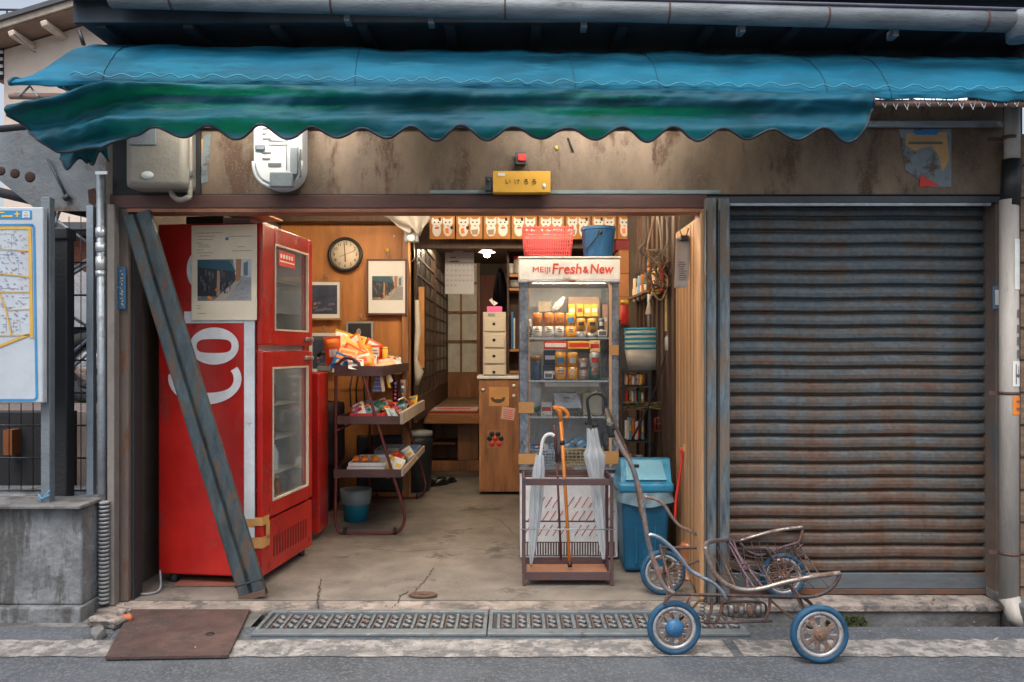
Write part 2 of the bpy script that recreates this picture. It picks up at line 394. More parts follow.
# litter of grit and moss in the open drain
b = MB(mat('drain rubble', (.09, .09, .09), .9)); MOSS = mat('moss', (.06, .075, .025), .9)
for i in range(500):
    x = rnd(1.2, 2.73); s = rnd(.006, .03); b.m(MOSS if rnd(0, 1) < .15 else b.mats[0]); b.obox((x, Y(rnd(4.14, 4.42)), -.155+rnd(0, .025)), (s*1.5, s, s), Euler((rnd(0, 3), rnd(0, 3), rnd(0, 3))))
b.out('gravel', kind='stuff', label='loose grit and moss lying in the open drain', cat='gravel')
b = MB(MOSS)
for i in range(260):
    p = Vector((rnd(1.75, 1.95), Y(rnd(4.36, 4.42)), -.12+rnd(0, .05)));
    b.poly([p, p+Vector((rnd(-.03, .03), rnd(-.02, .01), rnd(.01, .04))), p+Vector((rnd(-.03, .03), rnd(-.01, .01), rnd(0, .03)))])
b.out('weeds', kind='stuff', label='low green weeds growing in the drain under the shutter sill', cat='weeds', recalc=False)

# ================================================================ SHOP BUILDING
HEAD = mat('speckled brown header', (.19, .13, .088), .55, .15, scale=3, st=(1, 1, .5), var=.45, bump=.04, bs=50, rust=.42, rcol=(.105, .06, .038), rs=5, rst=(1.2, 1, .45), fleck=((.22, .175, .14), 95, .6))
SOFF = mat('dark eave paint', (.035, .05, .065), .8, var=.25)
WALLD = mat('dark interior wall', (.1, .08, .065), .8)
shop = thing('shop_building', 'old single storey shop front with brown speckled header above an open doorway', 'shop', (0, .3, 0))
b = MB(HEAD); b.box(X(196, 4.5), X(1003, 4.5), Y(4.5), Y(4.56), Z(195, 4.5), 2.88); b.box(X(112, 4.5), X(195.5, 4.5), Y(4.53), Y(4.6), Z(195, 4.5), 2.88)
b.m(mat('thin grey trim', (.22, .27, .28), .6)).box(X(430, 4.5), X(720, 4.5), Y(4.488), Y(4.499), Z(194, 4.5), Z(190.5, 4.5))
b.out('header_panel', shop)
BEAM = mat('reddish brown beam', (.1, .045, .038), .45, .2, scale=4, st=(1, 6, 6), rust=.25)
b = MB(BEAM); b.box(X(112, 4.5), X(706, 4.5), Y(4.47), Y(4.62), Z(209, 4.5), Z(196, 4.5), .004); b.m(mat('copper edge', (.3, .12, .07), .5, .3)).box(X(130, 4.5), X(700, 4.5), Y(4.465), Y(4.60), Z(213, 4.5), Z(209.6, 4.5))
b.m(DARK).box(X(112, 4.5), X(1000, 4.5), Y(4.478), Y(4.62), Z(195.8, 4.5), Z(194.8, 4.5)); b.out('beam', shop)
b = MB(DGREY); b.box(X(706.5, 4.5), X(1000, 4.5), Y(4.485), Y(4.75), Z(203, 4.5), Z(196.2, 4.5), .004); b.m(STEEL).box(X(728, 4.5), X(990, 4.5), Y(4.49), Y(4.51), Z(206, 4.5), Z(203.2, 4.5)); b.out('shutter_housing', shop)
b = MB(mat('brown post', (.13, .1, .085), .7, rust=.3, rs=5, st=(3, 3, .6))); b.box(X(112, 4.5), X(131, 4.5), Y(4.47), Y(4.6), 0, Z(209.5, 4.5), .005); b.m(DARK).box(X(131, 4.5), X(134, 4.5), Y(4.5), Y(4.6), 0, Z(213.5, 4.5)); b.out('door_post', shop)
b = MB(WALLD); b.box(-2.36, -2.25, Y(4.6), Y(12.5), -.02, 3.1); b.box(-2.24, -1.0, Y(7.72), Y(7.86), 0, 2.8)
b.box(1.121, 1.25, Y(5.3), Y(12.5), 0, 2.8); b.box(1.13, 2.8, Y(4.78), Y(4.9), 0, 3.1); b.box(2.8, 2.9, Y(4.5), Y(12.5), -.05, 3.1)
b.box(-1.14, -1.02, Y(7.865), Y(12.4), 0, 2.8); b.box(-1.2, 1.2, Y(12.3), Y(12.45), 0, 2.8); b.box(-2.24, 1.12, Y(4.57), Y(4.66), Z(208, 4.5), 2.76)
b.out('wall', shop)
b = MB(mat('soot brown ceiling', (.12, .09, .07), .8)); b.box(-2.25, 1.12, Y(4.66), Y(12.3), 2.76, 2.82); b.m(DWOOD).box(-2.24, -.98, Y(7.45), Y(7.6), Z(222, 7.5), 2.759); b.box(-1.0, 1.12, Y(7.95), Y(8.05), Z(249, 8), 2.759); b.out('ceiling', shop)
b = MB(PLY); b.box(-2.245, -.985, Y(7.69), Y(7.715), 0, 2.7); b.m(CAB).box(-2.245, -.985, Y(7.684), Y(7.689), Z(391, 7.7), Z(388.5, 7.7)); b.box(X(402, 7.66), X(409, 7.66), Y(7.62), Y(7.683), 0, 2.6, .01); b.out('plywood_wall', shop)
b = MB(WOOD); b.box(1.085, 1.12, Y(4.56), Y(5.24), 0, Z(213.8, 4.5)); b.m(mat('wood groove', (.2, .11, .055), .7))
for i in range(7): b.box(1.0825, 1.0848, Y(4.63+i*.09), Y(4.636+i*.09), 0, 2.18)
b.m(WOOD).box(X(699, 4.5), X(703.5, 4.5), Y(4.47), Y(4.559), 0, Z(209.8, 4.5), .004); b.m(DARK).box(X(703.6, 4.5), X(706.4, 4.5), Y(4.49), Y(4.6), 0, Z(209.8, 4.5)); b.out('wooden_jamb', shop)
# raised floor at the back
b = MB(DWOOD); b.box(-1.01, 1.1, Y(9.36), Y(12.3), -.05, .06); b.m(CAB).box(-1.01, 1.1, Y(9.3), Y(9.355), 0, .12, .005)
b.m(mat('orange floor edge', (.45, .2, .07), .5, st=(1, 8, 8))).box(-1.01, 1.1, Y(9.02), Y(9.2), Z(424, 9), Z(414, 9), .01)
b.m(WOODH).box(-1.01, 1.1, Y(9.21), Y(12.3), .58, .685); b.m(DWOOD)
for i in range(12): b.box(-.99, -.1, Y(9.4+i*.24), Y(9.42+i*.24), .6855, .688)
b.m(CAB).box(X(458, 9.4), X(478, 9.4), Y(9.37), Y(9.4), .12, .58); b.box(-1.01, .0, Y(9.95), Y(10), .06, .58); b.box(-.95, X(456, 9.5), Y(9.4), Y(9.9), .3, .32)
b.out('raised_floor', shop)
# lattice sliding doors on the left of the corridor
def lattice(name, x, d0, d1, z0, z1, nx, nz):
    t = MB(DWOOD).box(x, x+.03, Y(d0), Y(d1), z0, z0+.25).box(x, x+.03, Y(d0), Y(d1), z1-.06, z1).box(x, x+.03, Y(d0), Y(d0)+.05, z0+.25, z1-.06).box(x, x+.03, Y(d1)-.05, Y(d1), z0+.25, z1-.06)
    for i in range(1, nz): z = z0+.25+(z1-z0-.31)*i/nz; t.box(x+.002, x+.024, Y(d0)+.051, Y(d1)-.051, z, z+.022)
    for i in range(1, nx): y = Y(d0)+(d1-d0)*i/nx; t.box(x+.004, x+.02, y, y+.02, z0+.251, z1-.061)
    o = t.out(name, shop); g = MB(mat('smoky pane', (.09, .075, .06), .25)); g.box(x+.006, x+.011, Y(d0)+.05, Y(d1)-.05, z0+.25, z1-.06); g.out('pane', o)
lattice('sliding_door', -.985, 7.95, 9.9, .69, 2.6, 4, 9); lattice('sliding_door', -1.015, 9.92, 12.2, .69, 2.6, 4, 9)
b = MB(mat('orange post', (.5, .22, .06), .5)); b.box(X(419, 7.9), X(424.5, 7.9), Y(7.87), Y(7.93), Z(368, 7.9), Z(287, 7.9), .005); b.out('door_post', shop)
# glazed door at the end
zz = Z(249, 12.2); b = MB(CAB); x0, x1 = X(442, 12.2), X(480, 12.2)
b.box(x0, x0+.05, Y(12.2), Y(12.25), .69, zz); b.box(x1-.05, x1, Y(12.2), Y(12.25), .69, zz); b.box(x0+.05, x1-.05, Y(12.2), Y(12.25), .69, Z(372, 12.2)); b.box(x0+.05, x1-.05, Y(12.2), Y(12.25), zz-.05, zz)
b.box((x0+x1)/2-.015, (x0+x1)/2+.015, Y(12.2), Y(12.24), Z(372, 12.2)+.001, zz-.051)
for yy in (341, 312, 283): b.box(x0+.051, x1-.051, Y(12.195), Y(12.235), Z(yy+1, 12.2), Z(yy-1, 12.2))
o = b.out('glazed_door', shop); b = MB(mat('frosted pane with painted backlight', (.72, .7, .62), .3)); b.box(x0+.05, x1-.05, Y(12.245), Y(12.255), Z(372, 12.2), zz-.05); b.out('pane', o)  # pane painted paler in place of light coming through from the room behind
b = MB(mat('dark red board', (.2, .05, .03), .5, st=(6, 1, .6))); b.box(x1+.01, X(509, 12.2), Y(12.2), Y(12.26), .69, Z(275, 12.2)); b.out('wall_board', shop)
# eave, roof and tile ends
b = MB(SOFF); xl, xr = -2.25, 3.6
b.box(xl, xr, Y(4.06), Y(4.09), 3.10, 3.3); b.box(xl, xr, Y(4.09), Y(5.0), 3.12, 3.14)
for i in range(13): b.box(xl+.1+i*.45, xl+.15+i*.45, Y(4.091), Y(4.7), 3.085, 3.119)
b.out('eave', shop)
b = MB(SOFF); b.prism([(xl, Y(4.0), 3.19), (xr, Y(4.0), 3.19), (xr, Y(9), 5.0), (xl, Y(9), 5.0)], (0, 0, .06)); b.prism([(xl, Y(4.1), 3.14), (xl, Y(8), 4.7), (xl, Y(8), 3.14)], (.03, 0, 0))
o = b.out('roof', shop)
TILE = mat('grey roof tile', (.07, .075, .085), .5)
b = MB(TILE)
for i in range(24):
    x = xl+.12+i*.25; b.tube([(x, Y(3.99), 3.262), (x, Y(6), 3.99)], .055, 10); b.obox((x+.125, Y(4.02), 3.262), (.13, .05, .02))
b.out('roof_tiles', o)
b = MB(mat('dark upper wall board', (.05, .055, .06), .8)); b.box(-2.3, 2.85, Y(4.62), Y(4.7), 2.8, 3.12); b.out('upper_wall', shop)  # board of one even dark colour closing the wall above the header
# roller shutter
SH = bpy.data.materials.new('shutter paint'); SH.use_nodes = True; n = SH.node_tree; p = n.nodes['Principled BSDF']; L = n.links.new
tc = n.nodes.new('ShaderNodeTexCoord'); sp = n.nodes.new('ShaderNodeSeparateXYZ'); L(tc.outputs['Object'], sp.inputs[0])
mp = n.nodes.new('ShaderNodeMapping'); mp.inputs['Scale'].default_value = (1.3, 1, 13); L(tc.outputs['Object'], mp.inputs[0])
nz = n.nodes.new('ShaderNodeTexNoise'); nz.inputs['Scale'].default_value = 1.6; nz.inputs['Detail'].default_value = 9; nz.inputs['Roughness'].default_value = .7; L(mp.outputs[0], nz.inputs[0])
mr = n.nodes.new('ShaderNodeMapRange'); L(sp.outputs['Z'], mr.inputs[0]); mr.inputs[1].default_value = .1; mr.inputs[2].default_value = 1.7; mr.inputs[3].default_value = .12; mr.inputs[4].default_value = -.05
ad = n.nodes.new('ShaderNodeMath'); ad.operation = 'ADD'; L(nz.outputs[0], ad.inputs[0]); L(mr.outputs[0], ad.inputs[1])
mv = n.nodes.new('ShaderNodeMapping'); mv.inputs['Scale'].default_value = (7, 1, .5); L(tc.outputs['Object'], mv.inputs[0]); nv = n.nodes.new('ShaderNodeTexNoise'); nv.inputs['Scale'].default_value = 1.5; nv.inputs['Detail'].default_value = 8; L(mv.outputs[0], nv.inputs[0])
av = n.nodes.new('ShaderNodeMath'); av.operation = 'MULTIPLY_ADD'; av.inputs[1].default_value = .5; av.inputs[2].default_value = -.25; L(nv.outputs[0], av.inputs[0]); a2 = n.nodes.new('ShaderNodeMath'); a2.operation = 'ADD'; L(ad.outputs[0], a2.inputs[0]); L(av.outputs[0], a2.inputs[1]); ad = a2
cr = n.nodes.new('ShaderNodeValToRGB'); L(ad.outputs[0], cr.inputs[0]); e = cr.color_ramp.elements
e[0].position = .36; e[0].color = (.075, .098, .115, 1); e[1].position = .8; e[1].color = (.09, .047, .03, 1)
for q, c in ((.44, (.1, .115, .125)), (.5, (.088, .085, .082)), (.57, (.115, .088, .072)), (.66, (.115, .066, .046))): x = e.new(q); x.color = (*c, 1)
n2 = n.nodes.new('ShaderNodeTexNoise'); n2.inputs['Scale'].default_value = 40; n2.inputs['Detail'].default_value = 5; L(tc.outputs['Object'], n2.inputs[0])
mx = n.nodes.new('ShaderNodeMix'); mx.data_type = 'RGBA'; mx.blend_type = 'OVERLAY'; mx.inputs[0].default_value = .5; L(cr.outputs[0], mx.inputs[6]); L(n2.outputs[0], mx.inputs[7]); L(mx.outputs[2], p.inputs['Base Color'])
p.inputs['Roughness'].default_value = .5; p.inputs['Metallic'].default_value = .2
bp = n.nodes.new('ShaderNodeBump'); bp.inputs['Strength'].default_value = .3; bp.inputs['Distance'].default_value = .004; L(n2.outputs[0], bp.inputs['Height']); L(bp.outputs[0], p.inputs['Normal'])
rs = thing('roller_shutter', 'closed ribbed steel roller shutter, blue grey paint worn to rust, right of the doorway', 'shutter', (X(856, 4.6), Y(4.6), 0))
b = MB(SH); x0, x1 = X(722, 4.6), X(990, 4.6); z1 = Z(204, 4.6); zb = Z(573, 4.6); ns = 27; pt = (z1-zb)/ns
prof = []
for i in range(ns):
    z = zb+i*pt
    for t, o_ in ((.0, .026), (.03, .03), (.08, .03), (.11, .02), (.16, .006), (.24, 0), (.5, -.001), (.75, .003), (.86, .009), (.94, .018), (.985, .028)):
        prof.append((Y(4.6)+o_*1.0, z+t*pt))
nxs = 30
V = [[b._v((x0+(x1-x0)*i/nxs, y+.002*math.sin(i*1.3+k*.05), z+.002*math.sin(i*.4))) for k, (y, z) in enumerate(prof)] for i in range(nxs+1)]
for i in range(nxs):
    for k in range(len(prof)-1): b.face([V[i][k], V[i+1][k], V[i+1][k+1], V[i][k+1]], False)
b.out('slats', rs, recalc=False)
b = MB(mat('bottom bar steel', (.13, .15, .165), .5, .3, scale=5, st=(1, 1, 4), rust=.3)); b.box(x0, x1, Y(4.595), Y(4.63), .035, zb, .004); b.m(RUSTY).box(x0, x1, Y(4.59), Y(4.64), .003, .034, .003); b.out('bottom_bar', rs)
RAIL = mat('peeling blue rail paint', (.12, .155, .18), .55, .3, scale=7, st=(4, 4, .7), var=.6, rust=.62, rcol=(.16, .12, .09), rs=6, rst=(3, 3, .5))
for i, (a, c) in enumerate(((702.5, 713), (715, 726.5))):
    b = MB(RAIL); xa, xc = X(a, 4.45)+.012*0+.012, X(c, 4.45)+.012; b.box(xa, xc, Y(4.42), Y(4.56), .003, Z(199, 4.45), .006); b.m(DARK).box(xa+.0, xa+.006, Y(4.416), Y(4.4185), .01, 2.2)
    b.out('guide_rail', rs)
b = MB(DARK); b.box(X(713.2, 4.46)+.012, X(714.8, 4.46)+.012, Y(4.45), Y(4.56), 0, 2.25); b.out('guide_rail', rs)
b = MB(mat('brown frame post', (.15, .11, .09), .6, rust=.35, rcol=(.09, .12, .14), rs=3, rst=(3, 3, .5))); b.box(X(990.5, 4.55), X(1003, 4.55), Y(4.5), Y(4.7), 0, Z(196.5, 4.5), .005); b.out('side_post', rs)
b = MB(mat('little blue label', (.12, .2, .28), .5)); b.box(X(992, 4.5), X(1000, 4.5), Y(4.49), Y(4.497), Z(309, 4.5), Z(286, 4.5)); b.m(WHP).box(X(994, 4.5), X(998, 4.5), Y(4.487), Y(4.4895), Z(305, 4.5), Z(290, 4.5)); b.pieces('sticker', rs)
# concrete base under right end
b = MB(CONCD); b.box(2.745, 2.95, Y(4.2), Y(4.6), -.2, .05, .02); b.out('concrete_footing', shop)

# ================================================================ AWNING
TEALT = (.0, .62, .3)
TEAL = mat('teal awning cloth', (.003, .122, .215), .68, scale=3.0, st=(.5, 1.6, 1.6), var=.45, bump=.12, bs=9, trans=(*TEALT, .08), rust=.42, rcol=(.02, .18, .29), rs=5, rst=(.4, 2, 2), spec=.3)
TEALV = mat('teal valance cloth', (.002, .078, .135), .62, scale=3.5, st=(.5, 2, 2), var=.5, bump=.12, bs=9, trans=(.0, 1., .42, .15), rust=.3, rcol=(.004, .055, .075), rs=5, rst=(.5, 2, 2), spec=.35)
aw = thing('awning', 'long teal cloth awning with sagging scalloped valance across the shop front', 'awning', (0, Y(4.4), 2.6))
XL, XR = -2.47, 3.1
def fz(x): return 2.745+(x-XL)/(XR-XL)*(-.085)      # height of the front rail
PR = [(4.47, .33), (4.40, .345), (4.30, .335), (4.2, .3), (4.1, .24), (4.0, .155), (3.93, .065), (3.9, .01), (3.905, -.02)]
def aw_f(u, v):
    x = XL+(XR-XL)*u; t = v*(len(PR)-1); i = min(int(t), len(PR)-2); f = t-i
    d = PR[i][0]+(PR[i+1][0]-PR[i][0])*f; h = PR[i][1]+(PR[i+1][1]-PR[i][1])*f
    sag = .010*math.sin(x*7.0)**2*math.sin(v*math.pi)+.005*math.sin(x*23+v*9)*v
    edge = max(0, 1-(x-XL)/.45); sag += .006*math.sin(x*5.3+v*2)*math.sin(x*1.9)+.0035*math.sin(x*41+3*math.sin(x*7)+v*6)*max(0, math.sin(x*3.1))
    q = Vector((x*1.3, v*2.5, 0)); wr = noise.noise(q*2.2)*.012+noise.noise(Vector((x*1.1, v*16, 5)))*.007+noise.noise(Vector((x*14+v*5, v*3, 9)))*.0045; sag += wr; d += wr*.6
    zz = fz(x)+h*min(1, max(.12, (x-XL)/.2))**.5-sag
    return Vector((x, Y(d-sag*.5), zz))
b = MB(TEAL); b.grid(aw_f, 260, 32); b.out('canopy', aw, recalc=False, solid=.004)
b = MB(mat('dark seam', (.01, .09, .14), .6))
for s_ in (110, 350, 560, 640, 800, 860):
    u = (X(s_, 4.1)-XL)/(XR-XL); pts = []
    for j in range(33): p = aw_f(u+.012*math.sin(j/32*1.5), j/32); pts.append(p+Vector((0, -.004, .004)))
    b.tube(pts, .002, 5)
b.tube([aw_f(0, j/32)+Vector((0, -.002, .003)) for j in range(33)], .009, 6)
b.pieces('seam', aw)
b = MB(mat('pale rope', (.05, .3, .4), .6)); pts = [Vector((XL+.3+i*.02, Y(3.897)-.004, fz(XL+i*.02)+.03+.010*math.sin(i*1.1+.9*math.sin(i*.23))+.004*math.sin(i*.37))) for i in range(int((XR-XL-.3)/.02))]
b.tube(pts, .0035, 5); b.out('lacing', aw)
# valance: cloth hanging in front of the front rail, down-turned and torn at the left end, missing at the right end
top_t = [(5, 108), (40, 104), (60, 100), (85, 92), (110, 84), (872, 93)]
def scal(px):
    if px > 110: return -(5.6+1.4*math.sin(px*.031))*math.cos((px-285+3*math.sin(px*.017))/51.3*2*math.pi)
    return 0
low_t = [(5, 113), (20, 122), (35, 136), (55, 151), (70, 151), (90, 148), (107, 150), (118, 142), (130, 133), (160, 132), (872, 136)]
def val_f(u, v):
    px = 13+(872-13)*u; d = 3.87
    t = lerp_tab(top_t, px); lo = lerp_tab(low_t, px)-(scal(px)*lerp_tab([(110, 0), (150, 1)], px))
    if px > 855: lo -= (px-855)**2*.07
    py = t+(lo-t)*v
    w_ = v*(lo-t)/46.0
    fold = .024*math.sin(w_*math.pi*2*1.45+.4+.5*math.sin(px*.007))+.007*math.sin(px*.021+w_*4)+.003*math.sin(px*.06+w_*9)+.006*math.sin(w_*14+px*.013)
    fold += noise.noise(Vector((px*.02, w_*7, 2)))*.013+noise.noise(Vector((px*.07+w_*3, w_*3.5, 7)))*.008+noise.noise(Vector((px*.012-w_*1.5, w_*18, 3)))*.005
    k = lerp_tab([(100, 2.2), (200, 1)], px)
    dd = d-fold*k*(1-.4*v) - .015*v
    return at(px, py, d)+Vector((0, dd-d, 0))
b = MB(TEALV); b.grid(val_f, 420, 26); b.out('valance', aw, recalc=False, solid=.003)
b = MB(mat('dark hem', (.012, .03, .045), .6)); b.tube([val_f(i/420, 1) for i in range(421)], .0075, 6); b.tube([val_f(1, j/20) for j in range(21)], .005, 6); b.out('hem', aw)
b = MB(TEALV)      # torn tails hanging behind the left end
def tail(u, v):
    px = 58+u*52; lo = 164+6*math.cos((px-69)/22*2*math.pi)-(6 if px > 85 else 0); return at(px, 140+(lo-140)*v, 3.98)+Vector((0, .02*math.sin(px*.2+v*3), 0))
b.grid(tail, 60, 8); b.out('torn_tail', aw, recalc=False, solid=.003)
b = MB(mat('dark hem', (.012, .03, .045), .6)); b.tube([tail(i/60, 1) for i in range(61)], .006, 6); b.out('hem', aw)
FR = mat('rusty pink brown pipe', (.3, .19, .16), .6, .2, rust=.4, rs=8)
b = MB(FR); b.tube([at(10, 96, 3.93), at(300, 100, 3.93), at(700, 101, 3.93), at(1120, 105, 3.93)], .016, 10); b.out('front_rail', aw)
b = MB(STEEL); b.box(X(196, 4.46), X(1010, 4.46), Y(4.44), Y(4.47), Z(127, 4.45), Z(121, 4.45), .004); b.out('wall_rail', aw)
for px in (112, 330, 545, 760, 890, 1005):
    b = MB(FR); x = X(px, 4.2); b.tube([(x, Y(3.94), fz(x)-.02), (x, Y(4.2), fz(x)+.10), (x, Y(4.44), fz(x)+.17)], .011, 8); b.out('rib', aw)
b = MB(STEEL)
for a in range(14): px = 880+a*11; b.tube([at(px, 99, 3.925), at(px+5, 108+2*math.sin(a), 3.9), at(px+8, 99, 3.925)], .003, 5)
b.tube([at(18, 97, 3.9), at(30, 86, 3.95), at(38, 97, 3.9)], .006, 6); b.tube([at(62, 84, 3.95), at(72, 96, 3.92)], .006, 6)
b.pieces('lashing', aw, gap=.03)
# fluorescent battens hidden behind the cloth, plus an added glowing strip at the torn end
LAMP = bpy.data.materials.new('lit tube'); LAMP.use_nodes = True; p = LAMP.node_tree.nodes['Principled BSDF']; p.inputs['Emission Color'].default_value = (1, .93, .8, 1); p.inputs['Emission Strength'].default_value = 44; p.inputs['Base Color'].default_value = (1, 1, 1, 1)
GLOWSTRIP = bpy.data.materials.new('dim glowing strip'); GLOWSTRIP.use_nodes = True; p = GLOWSTRIP.node_tree.nodes['Principled BSDF']; p.inputs['Emission Color'].default_value = (.9, .97, 1, 1); p.inputs['Emission Strength'].default_value = 1.6; p.inputs['Base Color'].default_value = (1, 1, 1, 1)
def batten(x0, x1, d, z, m_, lab, r=.015):
    t = thing('fluorescent_lamp', lab, 'lamp', ((x0+x1)/2, Y(d), z), 'fluorescent lamps of the shop')
    b = MB(WHITE); b.box(x0-.02, x1+.02, Y(d)-.03, Y(d)+.03, z+.02, z+.05, .006); b.out('casing', t)
    b = MB(m_); b.tube([(x0, Y(d), z), (x1, Y(d), z)], r, 10); b.out('tube', t)
batten(-1.8, -.85, 4.12, 2.735, LAMP, 'lit fluorescent lamp behind the teal valance above the round white meter')
batten(.0, .95, 4.12, 2.73, LAMP, 'lit fluorescent lamp behind the teal valance above the yellow name sign')
batten(X(874, 4.0), X(965, 4.0), 4.0, Z(98, 4.0), GLOWSTRIP, 'pale glowing strip added in place of a bright sheet at the end of the torn valance', .022)  # no lamp here: dim emission added so the bright sheet shows white

# rain gutter and downpipe
GUT = mat('grey gutter', (.19, .215, .24), .5, .1, scale=5, st=(.6, 3, 3), var=.35, rust=.2, rcol=(.12, .13, .14), rs=5)
g = thing('rain_gutter', 'long grey half round rain gutter under the eave above the teal awning', 'gutter', (0, Y(3.95), 3.05))
def gz(x): return Z(8, 3.95)-(x/2.5)*.068
b = MB(GUT); b.tube([(x_, Y(3.95), gz(x_)) for x_ in (-2.0, 0, 1.5, 3.2)], .052, 16); b.m(mat('gutter lip', (.12, .12, .17), .5)).tube([(x_, Y(3.91), gz(x_)+.045) for x_ in (-2.0, 0, 1.5, 3.2)], .008, 6); b.out('channel', g)
b = MB(mat('rust band', (.1, .05, .045), .7))
for px in (172, 332, 505, 668, 826, 984): x_ = X(px, 3.95); b.tube([(x_-.004, Y(3.95), gz(x_)), (x_+.004, Y(3.95), gz(x_))], .0555, 16)
b.pieces('strap', g)
b = MB(GUT)
for px in (345, 430, 585, 745, 900): x_ = X(px, 3.95); b.box(x_-.015, x_+.015, Y(3.99), Y(4.06), gz(x_)-.07, gz(x_)-.03, .003)
b.lathe([(.07, -.08), (.075, .02), (.07, .05)], (X(1022, 3.95), Y(3.95), gz(2.5)-.01), seg=16); b.pieces('bracket', g)
dp = thing('downpipe', 'tall pale downpipe with stickers at the right end of the shop front', 'downpipe', (X(1010, 4.3), Y(4.35), 0))
PIPE = mat('pale beige pipe', (.4, .37, .34), .5, scale=3, st=(2, 2, .5), var=.2, rust=.2, rcol=(.22, .2, .19), rs=4)
xc = X(1009, 4.35); b = MB(PIPE); b.tube([(xc, Y(4.35), Z(200, 4.35)), (xc+.0, Y(4.35), .0)], .048, 18); b.tube([(X(1012, 4.35), Y(4.35), Z(108, 4.35)), (X(1012, 4.35), Y(4.35), Z(165, 4.35))], .04, 16); b.out('pipe', dp)
b = MB(BLK); b.tube([(X(1012, 4.35), Y(4.35), Z(160, 4.35)), (X(1010, 4.35), Y(4.35), Z(206, 4.35))], .05, 16); b.out('elbow', dp)
b = MB(mat('rust band', (.1, .05, .045), .7))
for py in (138, 393, 553): b.tube([(xc, Y(4.35), Z(py, 4.35)+.008), (xc, Y(4.35), Z(py, 4.35)-.008)], .051 if py > 200 else .043, 18); b.box(xc-.1, xc-.04, Y(4.35)+.02, Y(4.35)+.03, Z(py, 4.35)-.01, Z(py, 4.35)+.01)
b.pieces('strap', dp)
b = MB(PIPE); b.tube([(xc, Y(4.35), .06), (xc+.02, Y(4.32), -.03), (xc+.06, Y(4.28), -.06)], .052, 16); b.out('shoe', dp)
def curved(bm_, cx, cy, r, a0, a1, z0, z1, n=6):
    P_ = [(cx+r*math.sin(a0+(a1-a0)*i/n), cy-r*math.cos(a0+(a1-a0)*i/n)) for i in range(n+1)]
    for i in range(n): bm_.poly([(P_[i][0], P_[i][1], z0), (P_[i+1][0], P_[i+1][1], z0), (P_[i+1][0], P_[i+1][1], z1), (P_[i][0], P_[i][1], z1)])
b = MB(ORANGE); cy = Y(4.35); curved(b, xc, cy, .0505, -.2, 1.2, Z(414, 4.35), Z(396, 4.35)); b.m(WHP); curved(b, xc, cy, .0505, -.2, 1.2, Z(386, 4.35), Z(361, 4.35)); curved(b, xc, cy, .0505, 0, 1.3, Z(290, 4.35), Z(240, 4.35))
b.m(INK)
for py in (310, 325, 337, 350): curved(b, xc, cy, .0505, .3, .9, Z(py+8, 4.35), Z(py, 4.35))
for q in ((.1, 384, 364), (.45, 378, 366), (.8, 384, 368)): curved(b, xc, cy, .0512, q[0], q[0]+.12, Z(q[1], 4.35), Z(q[2], 4.35), 2)
curved(b, xc, cy, .0512, .1, .7, Z(377, 4.35), Z(374, 4.35)); curved(b, xc, cy, .0512, .2, .9, Z(402, 4.35), Z(400, 4.35)); curved(b, xc, cy, .0512, .2, .9, Z(410, 4.35), Z(407, 4.35))
b.pieces('sticker', dp, recalc=False)
nb = MB(mat('brown neighbour boards', (.2, .13, .085), .7, st=(.6, 1, 12), scale=3, var=.4)); nb.box(X(1020.5, 4.4), 4.2, Y(4.4), Y(9), -.05, 2.62)
nb.m(DARK)
for i in range(14): nb.box(X(1020.5, 4.4)-.002, 4.2, Y(4.4)-.004, Y(4.4)-.001, .1+i*.18, .11+i*.18)
nb.out('neighbour_house', label='brown boarded neighbouring house wall at the right edge beside the downpipe', cat='house')

# ================================================================ THINGS ON THE HEADER
mt = thing('meter_box', 'beige electricity meter box with looped conduit at the left of the header', 'meter box', (X(158, 4.4), Y(4.4), Z(187, 4.4)))
BEI = mat('beige meter plastic', (.3, .27, .23), .5, scale=3, var=.12)
b = MB(BEI); b.box(X(127, 4.35), X(187, 4.35), Y(4.33), Y(4.52), Z(188, 4.35), Z(120, 4.35), .035); b.m(WHP).lathe([(0, 0), (.022, .0), (.02, -.004), (0, -.005)], (X(149, 4.35), Y(4.329), Z(176, 4.35)), 'Y', 16, sq=(1.6, 1)); b.m(GREY).box(X(131, 4.35), X(158, 4.35), Y(4.322), Y(4.331), Z(146, 4.35), Z(126, 4.35), .004); b.out('case', mt)
b = MB(BEI); x_ = lambda q: X(q, 4.4); b.tube([(x_(190), Y(4.4), Z(120, 4.4)), (x_(190), Y(4.4), Z(190, 4.4)), (x_(188), Y(4.39), Z(198, 4.4)), (x_(179), Y(4.39), Z(200, 4.4)), (x_(172), Y(4.4), Z(194, 4.4)), (x_(170), Y(4.42), Z(186, 4.4))], .015, 10, smooth_pts=5); b.m(CHR).box(x_(186), x_(195), Y(4.375), Y(4.39), Z(177, 4.4), Z(172, 4.4)); b.out('conduit', mt)
b = MB(DARK); b.box(X(108, 4.42), X(196, 4.42), Y(4.47), Y(4.52), Z(193, 4.42), 2.9); b.out('back_board', mt)
mt = thing('electric_meter', 'rounded white electric meter with grey clip mounted above the fridge end of the header', 'meter', (X(279, 4.4), Y(4.4), Z(190, 4.4)))
cx, cz = X(279, 4.38), Z(150, 4.38); WPL = mat('white meter plastic', (.75, .77, .78), .35, bump=.01, var=.04)
b = MB(WPL); pts = []
for a in range(25): t = math.pi*a/24; pts.append((cx-.132*math.cos(t), Y(4.36), cz-.07-.145*math.sin(t)**.8))
pts = [(cx-.132, Y(4.36), cz+.14)]+pts+[(cx+.132, Y(4.36), cz+.14)]; b.prism(pts, (0, .12, 0)); 
